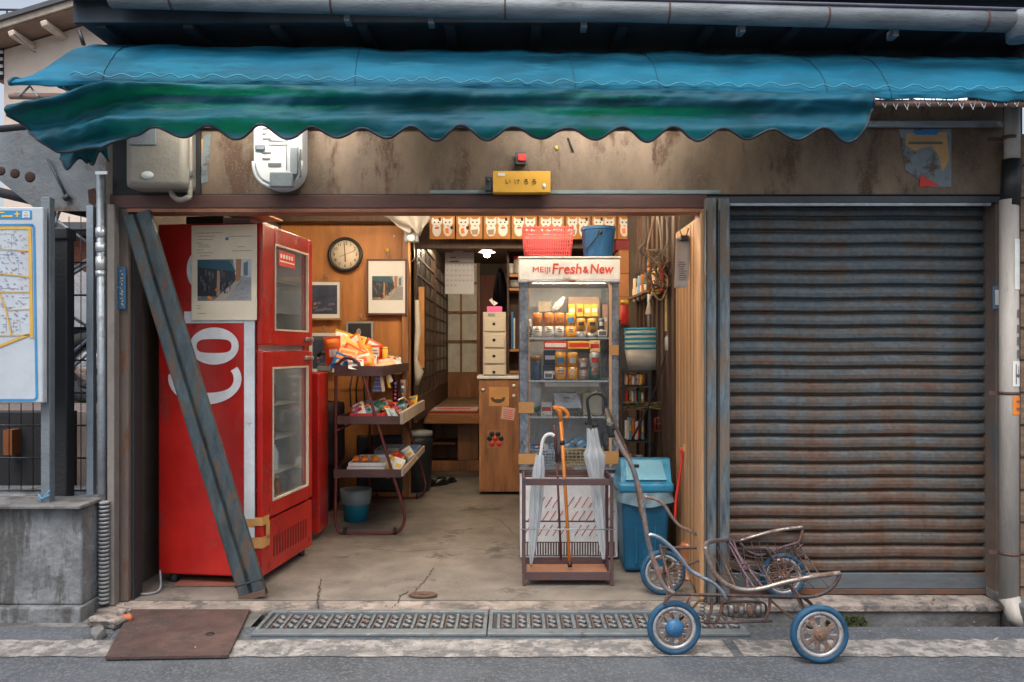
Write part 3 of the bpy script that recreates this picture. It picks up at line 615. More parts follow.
pts2 = [(p_[0]*.86+cx*.14, Y(4.335), p_[2]*.9+cz*.1) for p_ in pts]; b.prism(pts2, (0, .03, 0)); b.out('case', mt)
b = MB(mat('meter grey', (.2, .22, .24), .4)); b.box(X(291, 4.33), X(298, 4.33), Y(4.31), Y(4.336), Z(175, 4.33), Z(148, 4.33), .004); b.box(X(271, 4.33), X(294, 4.33), Y(4.3), Y(4.33), Z(188, 4.33), Z(173, 4.33), .008); b.box(X(255, 4.33), X(265, 4.33), Y(4.32), Y(4.345), Z(150, 4.33), Z(145, 4.33), .003); b.m(INK)
for q in (128, 133, 138, 152, 158): b.box(X(262, 4.33), X(266+q % 7, 4.33), Y(4.331), Y(4.334), Z(q+1.5, 4.33), Z(q, 4.33))
b.box(X(268, 4.33), X(281, 4.33), Y(4.331), Y(4.334), Z(166.5, 4.33), Z(163, 4.33)).box(X(268, 4.33), X(288, 4.33), Y(4.331), Y(4.334), Z(141, 4.33), Z(140.3, 4.33)).box(X(268, 4.33), X(288, 4.33), Y(4.331), Y(4.334), Z(145, 4.33), Z(144.4, 4.33)).box(X(286, 4.33), X(286.8, 4.33), Y(4.331), Y(4.334), Z(170, 4.33), Z(146, 4.33)).box(X(301, 4.36), X(302, 4.36), Y(4.333), Y(4.35), Z(178, 4.36), Z(150, 4.36)); b.pieces('clip', mt)
b = MB(mat('clear rim', (.6, .62, .64), .25)); b.tube([(p_[0], Y(4.35), p_[2]) for p_ in pts[1:-1]], .01, 8); b.out('rim', mt)
sg = thing('name_sign', 'small yellow lit shop sign with four Japanese characters on the header', 'sign', (X(521, 4.4), Y(4.4), Z(193, 4.4)))
b = MB(mat('yellow sign board', (.82, .42, .05), .5, scale=3, var=.08, bump=.01)); d = 4.38; b.box(X(493, d), X(550.5, d), Y(d), Y(d)+.06, Z(192.5, d), Z(171, d), .003); b.out('board', sg)
b = MB(mat('sign ink', (.12, .05, .03), .7, bump=0))
for px, ch in ((508, 'い'), (517, 'け'), (526, 'ろ'), (534, 'ろ')): b.text(ch, .036, (X(px, d), Y(d)-.002, Z(182, d)))
b.out('lettering', sg); b = MB(WHP); b.box(X(498, d), X(505, d), Y(d)-.004, Y(d)-.0005, Z(176, d), Z(173, d)); b.lathe([(0, -.004), (.009, -.003), (.01, 0)], (X(544, d), Y(d)-.0005, Z(186, d)), 'Y', 12, sq=(1, 1.4)); b.pieces('sticker', sg)
b = MB(DGREY); b.box(X(485, d), X(492, d), Y(d)+.01, Y(d)+.05, Z(190, d), Z(176, d), .004); b.ball((X(488, d), Y(d)+.0, Z(180, d)), .012, 8); b.tube([at(512, 171, 4.42), at(516, 160, 4.46)], .003, 5); b.tube([at(529, 171, 4.42), at(526, 160, 4.46)], .003, 5); b.pieces('bracket', sg)
b = MB(DGREY); b.box(X(515, 4.45), X(526, 4.45), Y(4.45), Y(4.495), Z(164, 4.45), Z(152, 4.45), .004); b.m(REDP).box(X(518, 4.45), X(526, 4.45), Y(4.44), Y(4.4495), Z(161, 4.45), Z(154, 4.45), .002); b.out('switch_box', label='small red fronted switch box just above the yellow sign', cat='switch')
# poster remnant
b = MB(mat('peeled blue paint', (.2, .25, .28), .8, rust=.4, rcol=(.12, .09, .07), rs=9)); q = lambda x_, y_, k=0: at(x_, y_, 4.499)+Vector((0, -.002-k*.002, 0))
b.prism([q(899, 129), q(951, 129), q(951, 187), q(930, 187), q(905, 170)], (0, -.0015, 0))
b.m(mat('torn kraft', (.5, .3, .14), .8)); b.prism([q(906, 134, 1), q(946, 132, 1), q(949, 160, 1), q(942, 172, 1), q(938, 155, 1), q(930, 146, 1), q(914, 151, 1), q(905, 145, 1)], (0, -.0015, 0)); b.m(REDP).prism([q(920, 175, 1), q(940, 186, 1), q(919, 187, 1)], (0, -.0015, 0)); b.m(INK).prism([q(908, 142, 2), q(942, 142, 2), q(942, 144.5, 2), q(908, 144.5, 2)], (0, -.001, 0)); b.m(BLUEP).prism([q(912, 131, 2), q(940, 130, 2), q(936, 135, 2), q(915, 135, 2)], (0, -.001, 0))
b.m(mat('peeled blue paint', (.2, .25, .28), .8)).prism([q(918, 150, 2), q(929, 148, 2), q(937, 160, 2), q(930, 172, 2), q(921, 166, 2)], (0, -.001, 0)); b.out('torn_poster', label='torn remains of a poster with a red scrap at the right of the header', cat='poster')
b = MB(TAPE); b.prism([q(199, 140), q(207, 138), q(205, 165), q(200, 168)], (0, -.0015, 0)); b.m(MC['peeled blue paint']).prism([q(204, 136, 1), q(211, 134, 1), q(208, 182, 1), q(201, 184, 1)], (0, -.0015, 0)); b.out('torn_poster', label='narrow strip of torn orange and blue paper beside the beige meter box', cat='poster')
b = MB(YEL); b.tube([at(556, 146, 4.49), at(557, 150, 4.49)], .008, 6); b.m(DARK).tube([at(568, 138, 4.49), at(573, 152, 4.49)], .006, 6); b.out('hook', label='small hook with a yellow tag on the header under the valance', cat='hook')
# ================================================================ LEFT SIDE: POLE, MAP BOARD, ALLEY
po = thing('steel_pole', 'tall galvanised pole with bright bands at the left corner of the shop', 'pole', (X(101, 4.4), Y(4.4), 0))
b = MB(STEEL); b.tube([(X(103, 4.42), Y(4.42), 0), (X(101, 4.42), Y(4.42), Z(172, 4.42))], .024, 12); b.out('pole', po)
b = MB(mat('brown grey rail', (.2, .18, .165), .6, rust=.2)); b.box(X(109, 4.42), X(116, 4.42), Y(4.4), Y(4.46), 0, Z(205, 4.42), .004); b.out('rail', po)
b = MB(mat('bright band', (.7, .72, .74), .3, .6))
for a, c in ((228, 237), (243, 252), (257, 270), (271, 276)): b.tube([(X(101, 4.42), Y(4.42), Z(c, 4.42)), (X(101, 4.42), Y(4.42), Z(a, 4.42))], .028, 12)
b.box(X(97, 4.4), X(109, 4.4), Y(4.38), Y(4.384), Z(175, 4.4), Z(172, 4.4)); b.pieces('band', po)
b = MB(mat('ribbed grey duct', (.3, .31, .32), .6)); 
for i in range(26): z = .02+i*.022; b.tube([(X(104, 4.38), Y(4.38), z), (X(104, 4.38), Y(4.38), z+.013)], .028, 12)
b.out('ribbed_sleeve', po)
b = MB(mat('blue sign plate', (.012, .09, .2), .45)); d = 4.44; b.box(X(112.5, d), X(126, d), Y(d)-.004, Y(d)+.004, Z(309, d), Z(267, d), .002); b.m(YEL)
random.seed(11)
for c_, (a, e_) in ((116, (272, 304)), (121.5, (270, 306))):
    y = a
    while y < e_:
        for k in range(3): xx = c_+rnd(-1.4, 1.2); yy = y+rnd(0, 1.8); b.box(X(xx, d), X(xx+rnd(.5, 1.6), d), Y(d)-.0055, Y(d)-.0042, Z(yy+.7, d), Z(yy, d))
        y += 3.3
b.out('blue_plate', label='narrow blue plate with two columns of yellow characters on the brown door post', cat='sign')
bd = thing('map_board', 'white street map board with blue border and yellow roads on grey posts', 'map board', (X(20, 4.2), Y(4.2), Z(403, 4.2)))
d = 4.2; b = MB(mat('board white', (.47, .52, .58), .4, var=.12, bump=.01)); b.box(X(-40, d), X(43, d), Y(d), Y(d)+.04, Z(403, d), Z(207, d), .008); b.out('panel', bd)
def strip(m_, pts, wd, k=1, dd=d):
    b = MB(m_); Q = [at(x, y, dd)+Vector((0, -.002*k, 0)) for x, y in pts]
    for p, r_ in zip(Q, Q[1:]):
        t = (r_-p).normalized(); s_ = Vector((-t.z, 0, t.x))*wd; b.prism([p-s_, r_-s_, r_+s_, p+s_], (0, -.001, 0))
    return b
BB = mat('board blue', (.04, .25, .52), .45, bump=0); strip(BB, [(-40, 225), (33, 225), (34, 228), (37, 398), (34, 400), (-40, 400)], .006).out('border', bd)
b = MB(BB); b.box(X(-40, d), X(32, d), Y(d)-.003, Y(d)-.001, Z(219, d), Z(210.5, d)); b.m(YEL).box(X(-4, d), X(5, d), Y(d)-.0045, Y(d)-.003, Z(213.2, d), Z(212, d)).box(X(2, d), X(13, d), Y(d)-.0045, Y(d)-.003, Z(217, d), Z(215.5, d)).box(X(15, d), X(20, d), Y(d)-.0045, Y(d)-.003, Z(214.8, d), Z(213.6, d)).box(X(17, d), X(18.3, d), Y(d)-.0048, Y(d)-.003, Z(217, d), Z(211.5, d))
b.m(WHP).box(X(23, d), X(30, d), Y(d)-.0045, Y(d)-.003, Z(218, d), Z(211.5, d)); b.m(INK)
for yy in (212.5, 214, 215.5, 217): b.box(X(24, d), X(29, d), Y(d)-.0055, Y(d)-.0045, Z(yy+.5, d), Z(yy, d))
b.out('heading', bd)
RO = mat('map road yellow', (.62, .38, .08), .5, bump=0)
b = strip(RO, [(-40, 228), (31, 228)], .008, 1); b.out('map_road', bd); b = strip(RO, [(30, 228), (32, 338)], .009, 1.3); b.out('map_road', bd)
for pts, wd in (([(-30, 249), (12, 249.5), (29, 251)], .004), ([(-30, 270), (5, 274), (30, 277)], .006), ([(-30, 292), (30, 292)], .005), ([(0, 294), (5, 305), (12, 335)], .007), ([(10, 310), (30, 309)], .004), ([(-40, 352), (-5, 348), (33, 333)], .012), ([(-30, 336), (30, 335)], .005)):
    strip(RO, pts, wd*.6, 1.6).out('map_road', bd)
b = MB(mat('map print', (.3, .33, .4), .6, bump=0))
LN = mat('map street line', (.42, .46, .5), .6, bump=0); RP = mat('map red print', (.5, .12, .1), .6, bump=0)
for i in range(34):
    xx, yy, ln_ = rnd(-28, 24), rnd(231, 331), rnd(4, 22); b.m(LN)
    if i % 2: b.box(X(xx, d), X(min(29, xx+ln_), d), Y(d)-.0018, Y(d)-.0008, Z(yy+.5, d), Z(yy, d))
    else: b.box(X(xx, d), X(xx+.5, d), Y(d)-.0018, Y(d)-.0008, Z(min(332, yy+ln_), d), Z(yy, d))
for i in range(330):
    xx = rnd(-28, 26); yy = rnd(231, 332); b.m([b.mats[0], b.mats[0], BB, RP, b.mats[0]][i % 5]); ww = rnd(.8, 3)
    b.box(X(xx, d), X(xx+ww, d), Y(d)-.003, Y(d)-.0019, Z(yy+rnd(.3, .7), d), Z(yy, d))
b.out('map_print', bd)
b = MB(mat('post grey blue', (.17, .2, .23), .5, .2)); b.box(X(38.5, 4.24), X(47.5, 4.24), Y(4.26), Y(4.31), Z(512, 4.26), Z(197, 4.26), .004); b.out('post', bd)
b = MB(mat('rope blue', (.1, .3, .5), .7)); b.tube([(X(38, 4.25), Y(4.25), Z(494, 4.25)), (X(43, 4.25), Y(4.245), Z(499, 4.25)), (X(50, 4.25), Y(4.25), Z(490, 4.25))], .004, 6); b.tube([(X(38, 4.25), Y(4.25), Z(500, 4.25)), (X(50, 4.25), Y(4.245), Z(495, 4.25))], .004, 6); b.out('string', bd)
BLOCK = mat('stained concrete block', (.17, .18, .19), .85, scale=4, var=.5, bump=.3, bs=30, rust=.55, rcol=(.085, .085, .085), rs=3, rst=(2, 2, .45), fleck=((.07, .07, .07), 30, .66))
b = MB(BLOCK); b.box(-4.5, X(90, 4.3), Y(4.22), Y(4.9), .06, Z(507, 4.22), .012).box(-4.5, X(92, 4.3), Y(4.18), Y(4.92), -.1, .06, .01); b.m(CONCD).box(-4.5, X(93, 4.3)+.0, Y(4.17), Y(4.45), .5605+.02, .6, .006)
b.out('concrete_wall', label='low stained concrete wall below the street map board', cat='wall')
fe = thing('wire_fence', 'black wire fence panel behind the map board on the low concrete wall', 'fence', (-2.7, Y(4.6), .58))
b = MB(BLK)
for i in range(9): z = .6+i*.19; b.tube([(-4.2, Y(4.62), z), (X(92, 4.62), Y(4.62), z)], .006, 6)
for i in range(26): x_ = -4.2+i*.07; b.tube([(x_, Y(4.63), .59), (x_, Y(4.63), 2.2)], .0028, 5)
b.out('wires', fe)
b = MB(mat('black post', (.018, .018, .022), .5)); b.box(X(53, 4.5), X(69, 4.5), Y(4.48), Y(4.56), .58, Z(232, 4.5), .01); b.box(X(48, 4.5), X(70, 4.5), Y(4.47), Y(4.57), Z(240, 4.5), Z(228, 4.5), .01); b.out('post', fe)
for k in range(3): pass
gt = thing('folding_gate', 'pale grey folding scissor gate beside the galvanised pole', 'gate', (X(80, 4.7), Y(4.7), .58))
LG = mat('light blue grey metal', (.3, .36, .42), .5, .3)
b = MB(LG); b.box(X(88, 4.6), X(95, 4.6), Y(4.58), Y(4.62), .1, Z(206, 4.6), .004); b.box(X(47, 4.7), X(53, 4.7), Y(4.7), Y(4.74), .58, Z(206, 4.7), .004); b.out('frame', gt)
b = MB(LG)
for a, c in (((48, 214), (92, 246)), ((70, 272), (98, 252)), ((48, 290), (92, 262)), ((48, 300), (92, 330)), ((50, 372), (92, 336)), ((56, 360), (92, 405)), ((48, 390), (92, 350)), ((50, 236), (60, 210))): b.tube([at(*a, 4.66), at(*c, 4.66)], .009, 6)
b.m(BLK)
for q in ((92, 326), (92, 254), (92, 372)): b.obox(at(q[0], q[1], 4.64), (.05, .05, .04), None, .008)
b.out('lattice_bars', gt)
b = MB(mat('rusty grey plate', (.17, .19, .21), .55, .2, scale=3, var=.3, rust=.3, rs=3, rcol=(.13, .07, .045))); d = 4.62
b.prism([at(x_, y_, d) for x_, y_ in ((20, 126), (110, 118), (110, 211), (38, 211), (-6, 176), (-20, 140))], (0, .015, 0))
b.m(mat('rust spot', (.05, .025, .018), .9))
for x_, y_, r_ in ((1, 171, .02), (15, 173.5, .022), (30, 177, .024)): b.lathe([(0, -.004), (r_, -.003), (r_*1.3, 0)], at(x_, y_, d)+Vector((0, -.001, 0)), 'Y', 14)
b.prism([at(x_, y_, d)+Vector((0, -.001, 0)) for x_, y_ in ((88, 190), (95, 188), (98, 197), (95, 206), (89, 203))], (0, -.002, 0))
b.m(DGREY).tube([at(50, 160, d)+Vector((0, -.02, 0)), at(69, 198, d)+Vector((0, -.02, 0))], .008, 6).tube([at(66, 200, d)+Vector((0, -.02, 0)), at(71, 196, d)+Vector((0, -.02, 0))], .016, 6)
b.out('metal_sheet', label='pale grey steel gusset plate with rust spots hanging above the map board', cat='metal panel')
b = MB(DARK); b.tube([at(-10, 130, 4.5), at(112, 118, 4.5)], .02, 8); b.tube([at(-10, 190, 4.8), at(100, 216, 4.8)], .03, 8); b.out('beam_bar', label='dark crossing bars under the left end of the awning', cat='bar')
# raised parking lot, car, brick shop, house
b = MB(mat('brown retaining wall', (.15, .12, .11), .85, var=.3)); b.box(-14, -2.5, Y(6), Y(30), -.1, .95); b.out('raised_ground', kind='structure')
b = MB(mat('near black slab', (.015, .016, .02), .8)); b.box(-4.6, X(52, 5.2), Y(5.3), Y(5.5), -.02, 1.0); b.m(mat('dull orange', (.2, .06, .015), .8)).box(X(3, 5.2)-.0, X(12, 5.2), Y(5.2), Y(5.29), Z(455, 5.2), Z(430, 5.2)); b.out('dark_slab', label='added dark slab with an orange label behind the black wire fence', cat='bin')  # dark slab added so that the area behind the fence goes near black
b = MB(YEL); b.box(X(49, 5.0), X(54, 5.0), Y(5.0), Y(5.05), .3, Z(424, 5)); b.out('yellow_post', label='thin yellow post standing behind the grey board post', cat='post')
car = thing('parked_car', 'silver car parked in the raised lot behind the folding gate', 'car', (-4.85, Y(7.6), .95))
CARP = mat('silver car paint', (.4, .42, .45), .25, .5, bump=0)
b = MB(CARP); y0 = Y(7.0)
pf = [(-2.95, .3), (-2.92, .62), (-3.1, .78), (-3.9, .95), (-6.5, 1.0), (-6.9, .9), (-6.95, .35), (-6.45, .3)]
def arch(cx_): return [(cx_-.36*math.cos(math.pi*k/8), .32+.36*math.sin(math.pi*k/8)) for k in range(9)]
low = [(-6.45, .3)]+arch(-6.0)+arch(-3.77)
prof_ = pf[:-1]+low
b.prism([(x_, y0, .95+z_) for x_, z_ in prof_], (0, 1.6, 0)); b.out('body', car)
b = MB(CARP); b.prism([(x_, y0+.12, .95+z_) for x_, z_ in ((-4.0, .96), (-4.7, 1.38), (-5.0, 1.44), (-6.0, 1.42), (-6.7, 1.0))], (0, 1.36, 0)); b.m(mat('car window', (.03, .035, .04), .1)).prism([(x_, y0+.115, .95+z_) for x_, z_ in ((-4.2, 1.0), (-4.75, 1.32), (-5.9, 1.35), (-6.3, 1.02))], (0, 1.37, 0)); b.out('cabin', car)
for xx in (-3.77, -6.0):
    b = MB(RUBBER); b.lathe([(.2, -.02), (.3, -.02), (.32, .02), (.32, .16), (.3, .2), (.2, .2)], (xx, y0+.03, .95+.32), 'Y', 24, closedprof=True); wh = b.out('wheel', car)
    b = MB(CHR); b.lathe([(0, .02), (.05, .01), (.19, .03), (.2, .1), (0, .1)], (xx, y0+.03, .95+.32), 'Y', 20); b.out('rim', wh)
b = MB(REDP); b.box(-3.12, -3.0, y0-.01, y0+.2, 1.5, 1.6, .02); b.out('headlight', car)
br = thing('brick_shop', 'low red brick building with a pale ledge seen through the folding gate', 'building', (-7, Y(11.5), .9))
BR = mat('red brick', (.28, .085, .05), .8, scale=9, var=.3)
b = MB(BR); b.box(-9.4, -5.6, Y(11), Y(13), .95, Z(238, 11)); 
b.m(mat('mortar', (.2, .13, .11), .9))
for i in range(24): z = Z(238, 11)-.07*(i+1); b.box(-9.4, -5.6, Y(11)-.003, Y(11)-.001, z, z+.01)
b.out('wall', br); b = MB(WHITE); b.box(-9.4, -5.6, Y(10.6), Y(11), Z(279, 10.8), Z(274, 10.8), .01); b.out('ledge', br)
b = MB(DARK); b.box(-9.4, -5.6, Y(10.95), Y(10.99), Z(310, 11), Z(280, 11)); b.m(TAPE).box(-6.4, -6.0, Y(10.93), Y(10.949), Z(296, 11), Z(290, 11)); b.out('window', br)
b = MB(TILE); b.box(-9.5, -5.5, Y(10.4), Y(13.1), Z(236, 11), Z(229, 11)); b.out('roof', br)
ho = thing('house', 'cream walled house with sloping eave against the white sky at the upper left', 'house', (-7, Y(15), 0))
HW = mat('cream pink wall', (.74, .62, .54), .8, var=.06, bump=.03)
d = 14.0; b = MB(HW)
def rz(px): return Z(29-(px)*.32, 13.4)
b.prism([(X(4, d), Y(d), .9), (X(4, d), Y(d), rz(4)-.15), (X(66, d), Y(d), rz(66)-.15), (X(150, d), Y(d), rz(150)-.15), (X(150, d), Y(d), .9)], (0, 6, 0)); b.out('wall', ho)
b = MB(mat('cream verge board', (.55, .47, .38), .7)); pa, pb = -40, 170
b.prism([(X(pa, d), Y(d)-.6, rz(pa)), (X(pb, d), Y(d)-.6, rz(pb)), (X(pb, d), Y(d)-.6, rz(pb)-.1), (X(pa, d), Y(d)-.6, rz(pa)-.1)], (0, .04, 0))
b.m(mat('soffit brown', (.3, .22, .17), .8)).prism([(X(pa, d), Y(d)-.55, rz(pa)-.08), (X(pb, d), Y(d)-.55, rz(pb)-.08), (X(pb, d), Y(d)-.55, rz(pb)-.12), (X(pa, d), Y(d)-.55, rz(pa)-.12)], (0, 6.6, 0))
b.m(mat('cream verge board', (.55, .47, .38), .7))
for px in (-3, 33, 64, 100): b.obox((X(px, d), Y(d)-.3, rz(px)-.25), (.11, .62, .1), Euler((0, -.33, 0)), bev=.02)
b.out('eave_board', ho)
b = MB(TILE); b.prism([(X(pa, d), Y(d)-.66, rz(pa)+.08), (X(pb, d), Y(d)-.66, rz(pb)+.08), (X(pb, d), Y(d)-.66, rz(pb)), (X(pa, d), Y(d)-.66, rz(pa))], (0, 6.8, 0)); b.out('roof', ho)
b = MB(DARK); b.box(X(-20, d), X(3.5, d), Y(d)-.02, Y(d)+.1, Z(78, d), Z(40, d)); b.m(WHITE)
for py in (46, 53, 60, 67, 74): b.obox((X(-3, d), Y(d)-.05, Z(py, d)), (.25, .05, .05), Euler((.5, 0, 0)))
b.out('louvre_window', ho)
b = MB(BLK); b.tube([at(14, 34, 13.2), at(35, 52, 12)], .012, 5); b.tube([at(79, 30, 11), at(84, 45, 11)], .03, 5); b.out('overhead_cable', label='dark overhead cable crossing in front of the cream house wall', cat='cable')
b = MB(BLK); b.tube([at(-20, 9.5, 20), at(25, 10, 20), at(33, 16, 20)], .03, 5)
for px in (-2, 7, 19): b.tube([at(px, 10, 20), at(px, 14, 20)], .02, 5)
b.out('aerial', label='thin dark aerial rail above the far roof against the white sky', cat='aerial')

# ================================================================ FRIDGE
d0 = 4.73; FX = X(262, d0); FY = Y(d0); W_, D_, H_ = .665, .80, Z(222, d0)
fr = thing('drinks_fridge', 'tall red drinks fridge with white lettering on its side and two glass doors', 'fridge', (FX-.3, FY+.4, 0))
FM = Matrix.Translation((FX, FY, 0)) @ Matrix.Rotation(R(-7.5), 4, 'Z')
def fl(m_=None): return MB(m_, xf=FM)
b = fl(RED); t = .05; z0 = .06
b.box(-W_, -.045, 0, t, z0, H_, .012); b.box(-W_, -.045, D_-t, D_, z0, H_, .012); b.box(-W_, -W_+t, t, D_-t, z0, H_)
b.box(-W_+t, -.045, t+.001, D_-t-.001, H_-.06, H_); b.out('body', fr)
b = fl(mat('fridge liner', (.5, .52, .52), .4)); zi = Z(505, 5.2)
b.box(-W_+t+.002, -.06, t+.002, D_-t-.002, zi-.02, zi); b.box(-W_+t+.002, -W_+t+.02, t+.002, D_-t-.002, zi, H_-.062); b.box(-W_+t+.021, -.06, t+.002, t+.01, zi, H_-.062); b.box(-W_+t+.021, -.06, D_-t-.01, D_-t-.002, zi, H_-.062)
zm = Z(347, 5.1); b.box(-W_+t+.021, -.05, t+.011, D_-t-.011, zm-.02, zm+.01)
for z in (zi+.22, zi+.44, zi+.66, zm+.22, zm+.42): b.box(-W_+t+.022, -.07, t+.012, D_-t-.012, z, z+.008)
b.out('liner', fr)
b = fl(LAMP); b.box(-.075, -.065, .06, .068, zm+.05, H_-.1); b.out('added_glow_strip', fr)  # glowing strip added to brighten the upper inside of the fridge
b = fl(LAMP); b.box(-.075, -.065, .06, .068, zi+.05, zm-.05); b.out('added_glow_strip', fr)  # second added glow, brightening the shelves behind the lower door
# side graphics
b = fl(mat('white side stripe', (.66, .69, .73), .4, rust=.12, rcol=(.2, .15, .13), rs=10)); sx = lambda px: (px-262)/F*4.78
b.box(sx(243.5), -.0455, -.003, -.0005, z0+.005, Z(318, d0)); b.box(sx(180), sx(243), -.003, -.0005, Z(323, d0), Z(311, d0)); b.out('side_stripe', fr)
def ringpoly(bm_, cx_, cz_, rx, rz_, tx, tz, a0, a1, n=40, yy=-.004):
    A = []
    for i in range(n+1):
        a = a0+(a1-a0)*i/n; A.append(((cx_+rx*math.cos(a), yy, cz_+rz_*math.sin(a)), (cx_+(rx-tx*(.55+.45*abs(math.cos(a))))*math.cos(a), yy, cz_+(rz_-tz*(.55+.45*abs(math.sin(a))))*math.sin(a))))
    for p, q_ in zip(A, A[1:]): bm_.poly([p[0], q_[0], q_[1], p[1]])
b = fl(mat('white lettering', (.72, .72, .74), .4, bump=0))
ringpoly(b, sx(212), Z(346, d0), .157, .112, .045, .07, 0, 2*math.pi)
ringpoly(b, sx(202), Z(379, d0), .235, .155, .05, .07, R(-190), R(28))
ringpoly(b, sx(197), Z(269, d0), .085, .12, .03, .05, R(90), R(270))
b.pieces('side_lettering', fr, gap=.0, recalc=False)
# doors
def fdoor(name, za, zb, wa, wb, lab=None):
    y0, y1, x0, x1 = .008, D_-.008, -.04, .0
    b = fl(RED); b.box(x0, x1, y0, y0+wa, za, zb, .01); b.box(x0, x1, y1-.075, y1, za, zb, .01)
    b.box(x0, x1, y0+wa, y1-.075, za, za+wb, .004); b.box(x0, x1, y0+wa, y1-.075, zb-.1, zb, .004); o = b.out(name, fr)
    b = fl(mat('pale gasket', (.6, .52, .42), .5)); ya, yb, z_, zt = y0+wa, y1-.075, za+wb, zb-.1
    for q_ in ((ya, ya+.012, z_, zt), (yb-.012, yb, z_, zt), (ya+.012, yb-.012, z_, z_+.012), (ya+.012, yb-.012, zt-.012, zt)): b.box(-.012, .004, *q_)
    b.out('window_trim', o); b = fl(glass('fridge glass', (.9, .93, .94), .05, .05, (.45, .5, .52), rmax=.3)); b.box(-.02, -.015, ya+.005, yb-.005, z_+.005, zt-.005); b.out('window', o)
    return o, ya, yb, z_, zt
za, zb = Z(345, d0), H_-.004
o, ya, yb, z_, zt = fdoor('upper_door', za, zb, .17, .09)
b = fl(REDP); b.box(-.014, -.012, ya+.09, ya+.34, zt-.125, zt-.03); b.m(WHP)
for k in range(5): b.box(-.0118, -.0105, ya+.11+k*.042, ya+.135+k*.042, zt-.075, zt-.05)
b.box(-.0118, -.0105, ya+.1, ya+.33, zt-.1, zt-.092); b.out('window_label', o)
b = fl(CHR); b.box(0, .02, D_-.16, D_-.03, za+.03, za+.055, .006); b.out('handle', o)
o2, ya2, yb2, z2, zt2 = fdoor('lower_door', Z(521, d0), Z(351, d0), .14, .09)
b = fl(CHR); b.box(0, .02, D_-.16, D_-.03, Z(351, d0)-.06, Z(351, d0)-.035, .006); b.out('handle', o2)
b = fl(RED); b.box(-.05, -.005, .004, D_-.004, z0, Z(524, d0), .008); o = b.out('base_panel', fr)
b = fl(mat('dark red slot', (.16, .01, .01), .6))
for k in range(13): b.box(-.006, -.003, .17+k*.042, .19+k*.042, .14, .27)
b.out('grille', o)
b = fl(DGREY); b.box(-.05, -.041, .0, D_, Z(524, d0)+.001, Z(521, d0)-.001); b.box(-.043, -.0405, -.001, .004, .1, H_-.01)
for q_ in ((-.06, .06), (-.06, D_-.06), (-W_+.07, .06), (-W_+.07, D_-.06)): b.lathe([(.02, 0), (.025, .03), (.015, .062)], (*q_, 0), seg=10)
b.pieces('foot', fr)
b = fl(TAPE); b.box(-.10, -.044, -.0045, -.001, .36, .41); b.box(-.10, .001, -.004, -.0008, .235, .30).box(.0008, .004, .0, .1, .235, .30); b.box(-.044, .004, -.004, -.0008, .37, .42).box(.0008, .004, .0, .09, .37, .42).box(.0008, .004, .05, .1, .28, .38)
b.pieces('tape', fr)
b = fl(CHR); b.box(sx(190), sx(197), -.01, 0, Z(242, d0), Z(237, d0), .003); b.out('latch', fr)
def bottle(c, r, h, m1, m2, lab, grp, cat='bottle', name='bottle', can=False):
    t = thing(name, lab, cat, c, grp)
    if can:
        b = MB(m1); b.lathe([(r*.86, 0), (r, .006), (r, h-.008), (r*.85, h)], c, seg=16); b.out('body', t)
        b = MB(CHR); b.lathe([(r*.86, h), (r*.84, h+.002), (r*.7, h-.001), (0, h-.001)], c, seg=14); b.out('lid', t)
    else:
        b = MB(m1); b.lathe([(r*.9, 0), (r, .008), (r, h*.62), (r*.4, h*.86), (r*.38, h*.93)], c, seg=16); b.out('body', t)
        b = MB(m2); b.lathe([(r*.46, h*.93), (r*.46, h), (0, h)], c, seg=12); b.out('cap', t)
    return t
FRB = 'bottles standing inside the red fridge'
AMB = mat('amber drink', (.22, .07, .015), .15, bump=0); TEA = mat('green tea drink', (.2, .24, .05), .15, bump=0); COLA = mat('dark cola drink', (.03, .012, .008), .1, bump=0); CLB = mat('pale bottle', (.55, .6, .62), .15, bump=0)
def fpt(x_, y_, z_): return tuple(FM @ Vector((x_, y_, z_)))
random.seed(5)
for i, (y_, z_, m1, m2, nm) in enumerate(((.30, zm+.011, YEL, WHITE, 'yellow'), (.42, zm+.011, CLB, WHITE, 'clear'), (.27, zi+.001, COLA, REDP, 'dark cola'), (.38, zi+.001, CLB, BLUEP, 'clear blue capped'), (.5, zi+.001, AMB, WHITE, 'amber'), (.3, zi+.229, CLB, WHITE, 'clear white capped'), (.45, zi+.229, CLB, BLUEP, 'pale'), (.28, zi+.449, COLA, REDP, 'dark cola'), (.4, zi+.449, AMB, WHITE, 'amber'), (.28, zi+.669, TEA, WHITE, 'green tea'), (.4, zi+.669, COLA, BLK, 'black capped dark'))):
    sh_ = 'top half shelf of the fridge' if z_ > zm else ['bottom shelf', 'second shelf up', 'third shelf up', 'topmost lower shelf'][int((z_-zi)/.22+.01)]+' behind the lower glass door'
    bottle(fpt(-.13, y_, z_), .034, .185, m1, m2, f'{nm} drink bottle on the {sh_}', FRB)
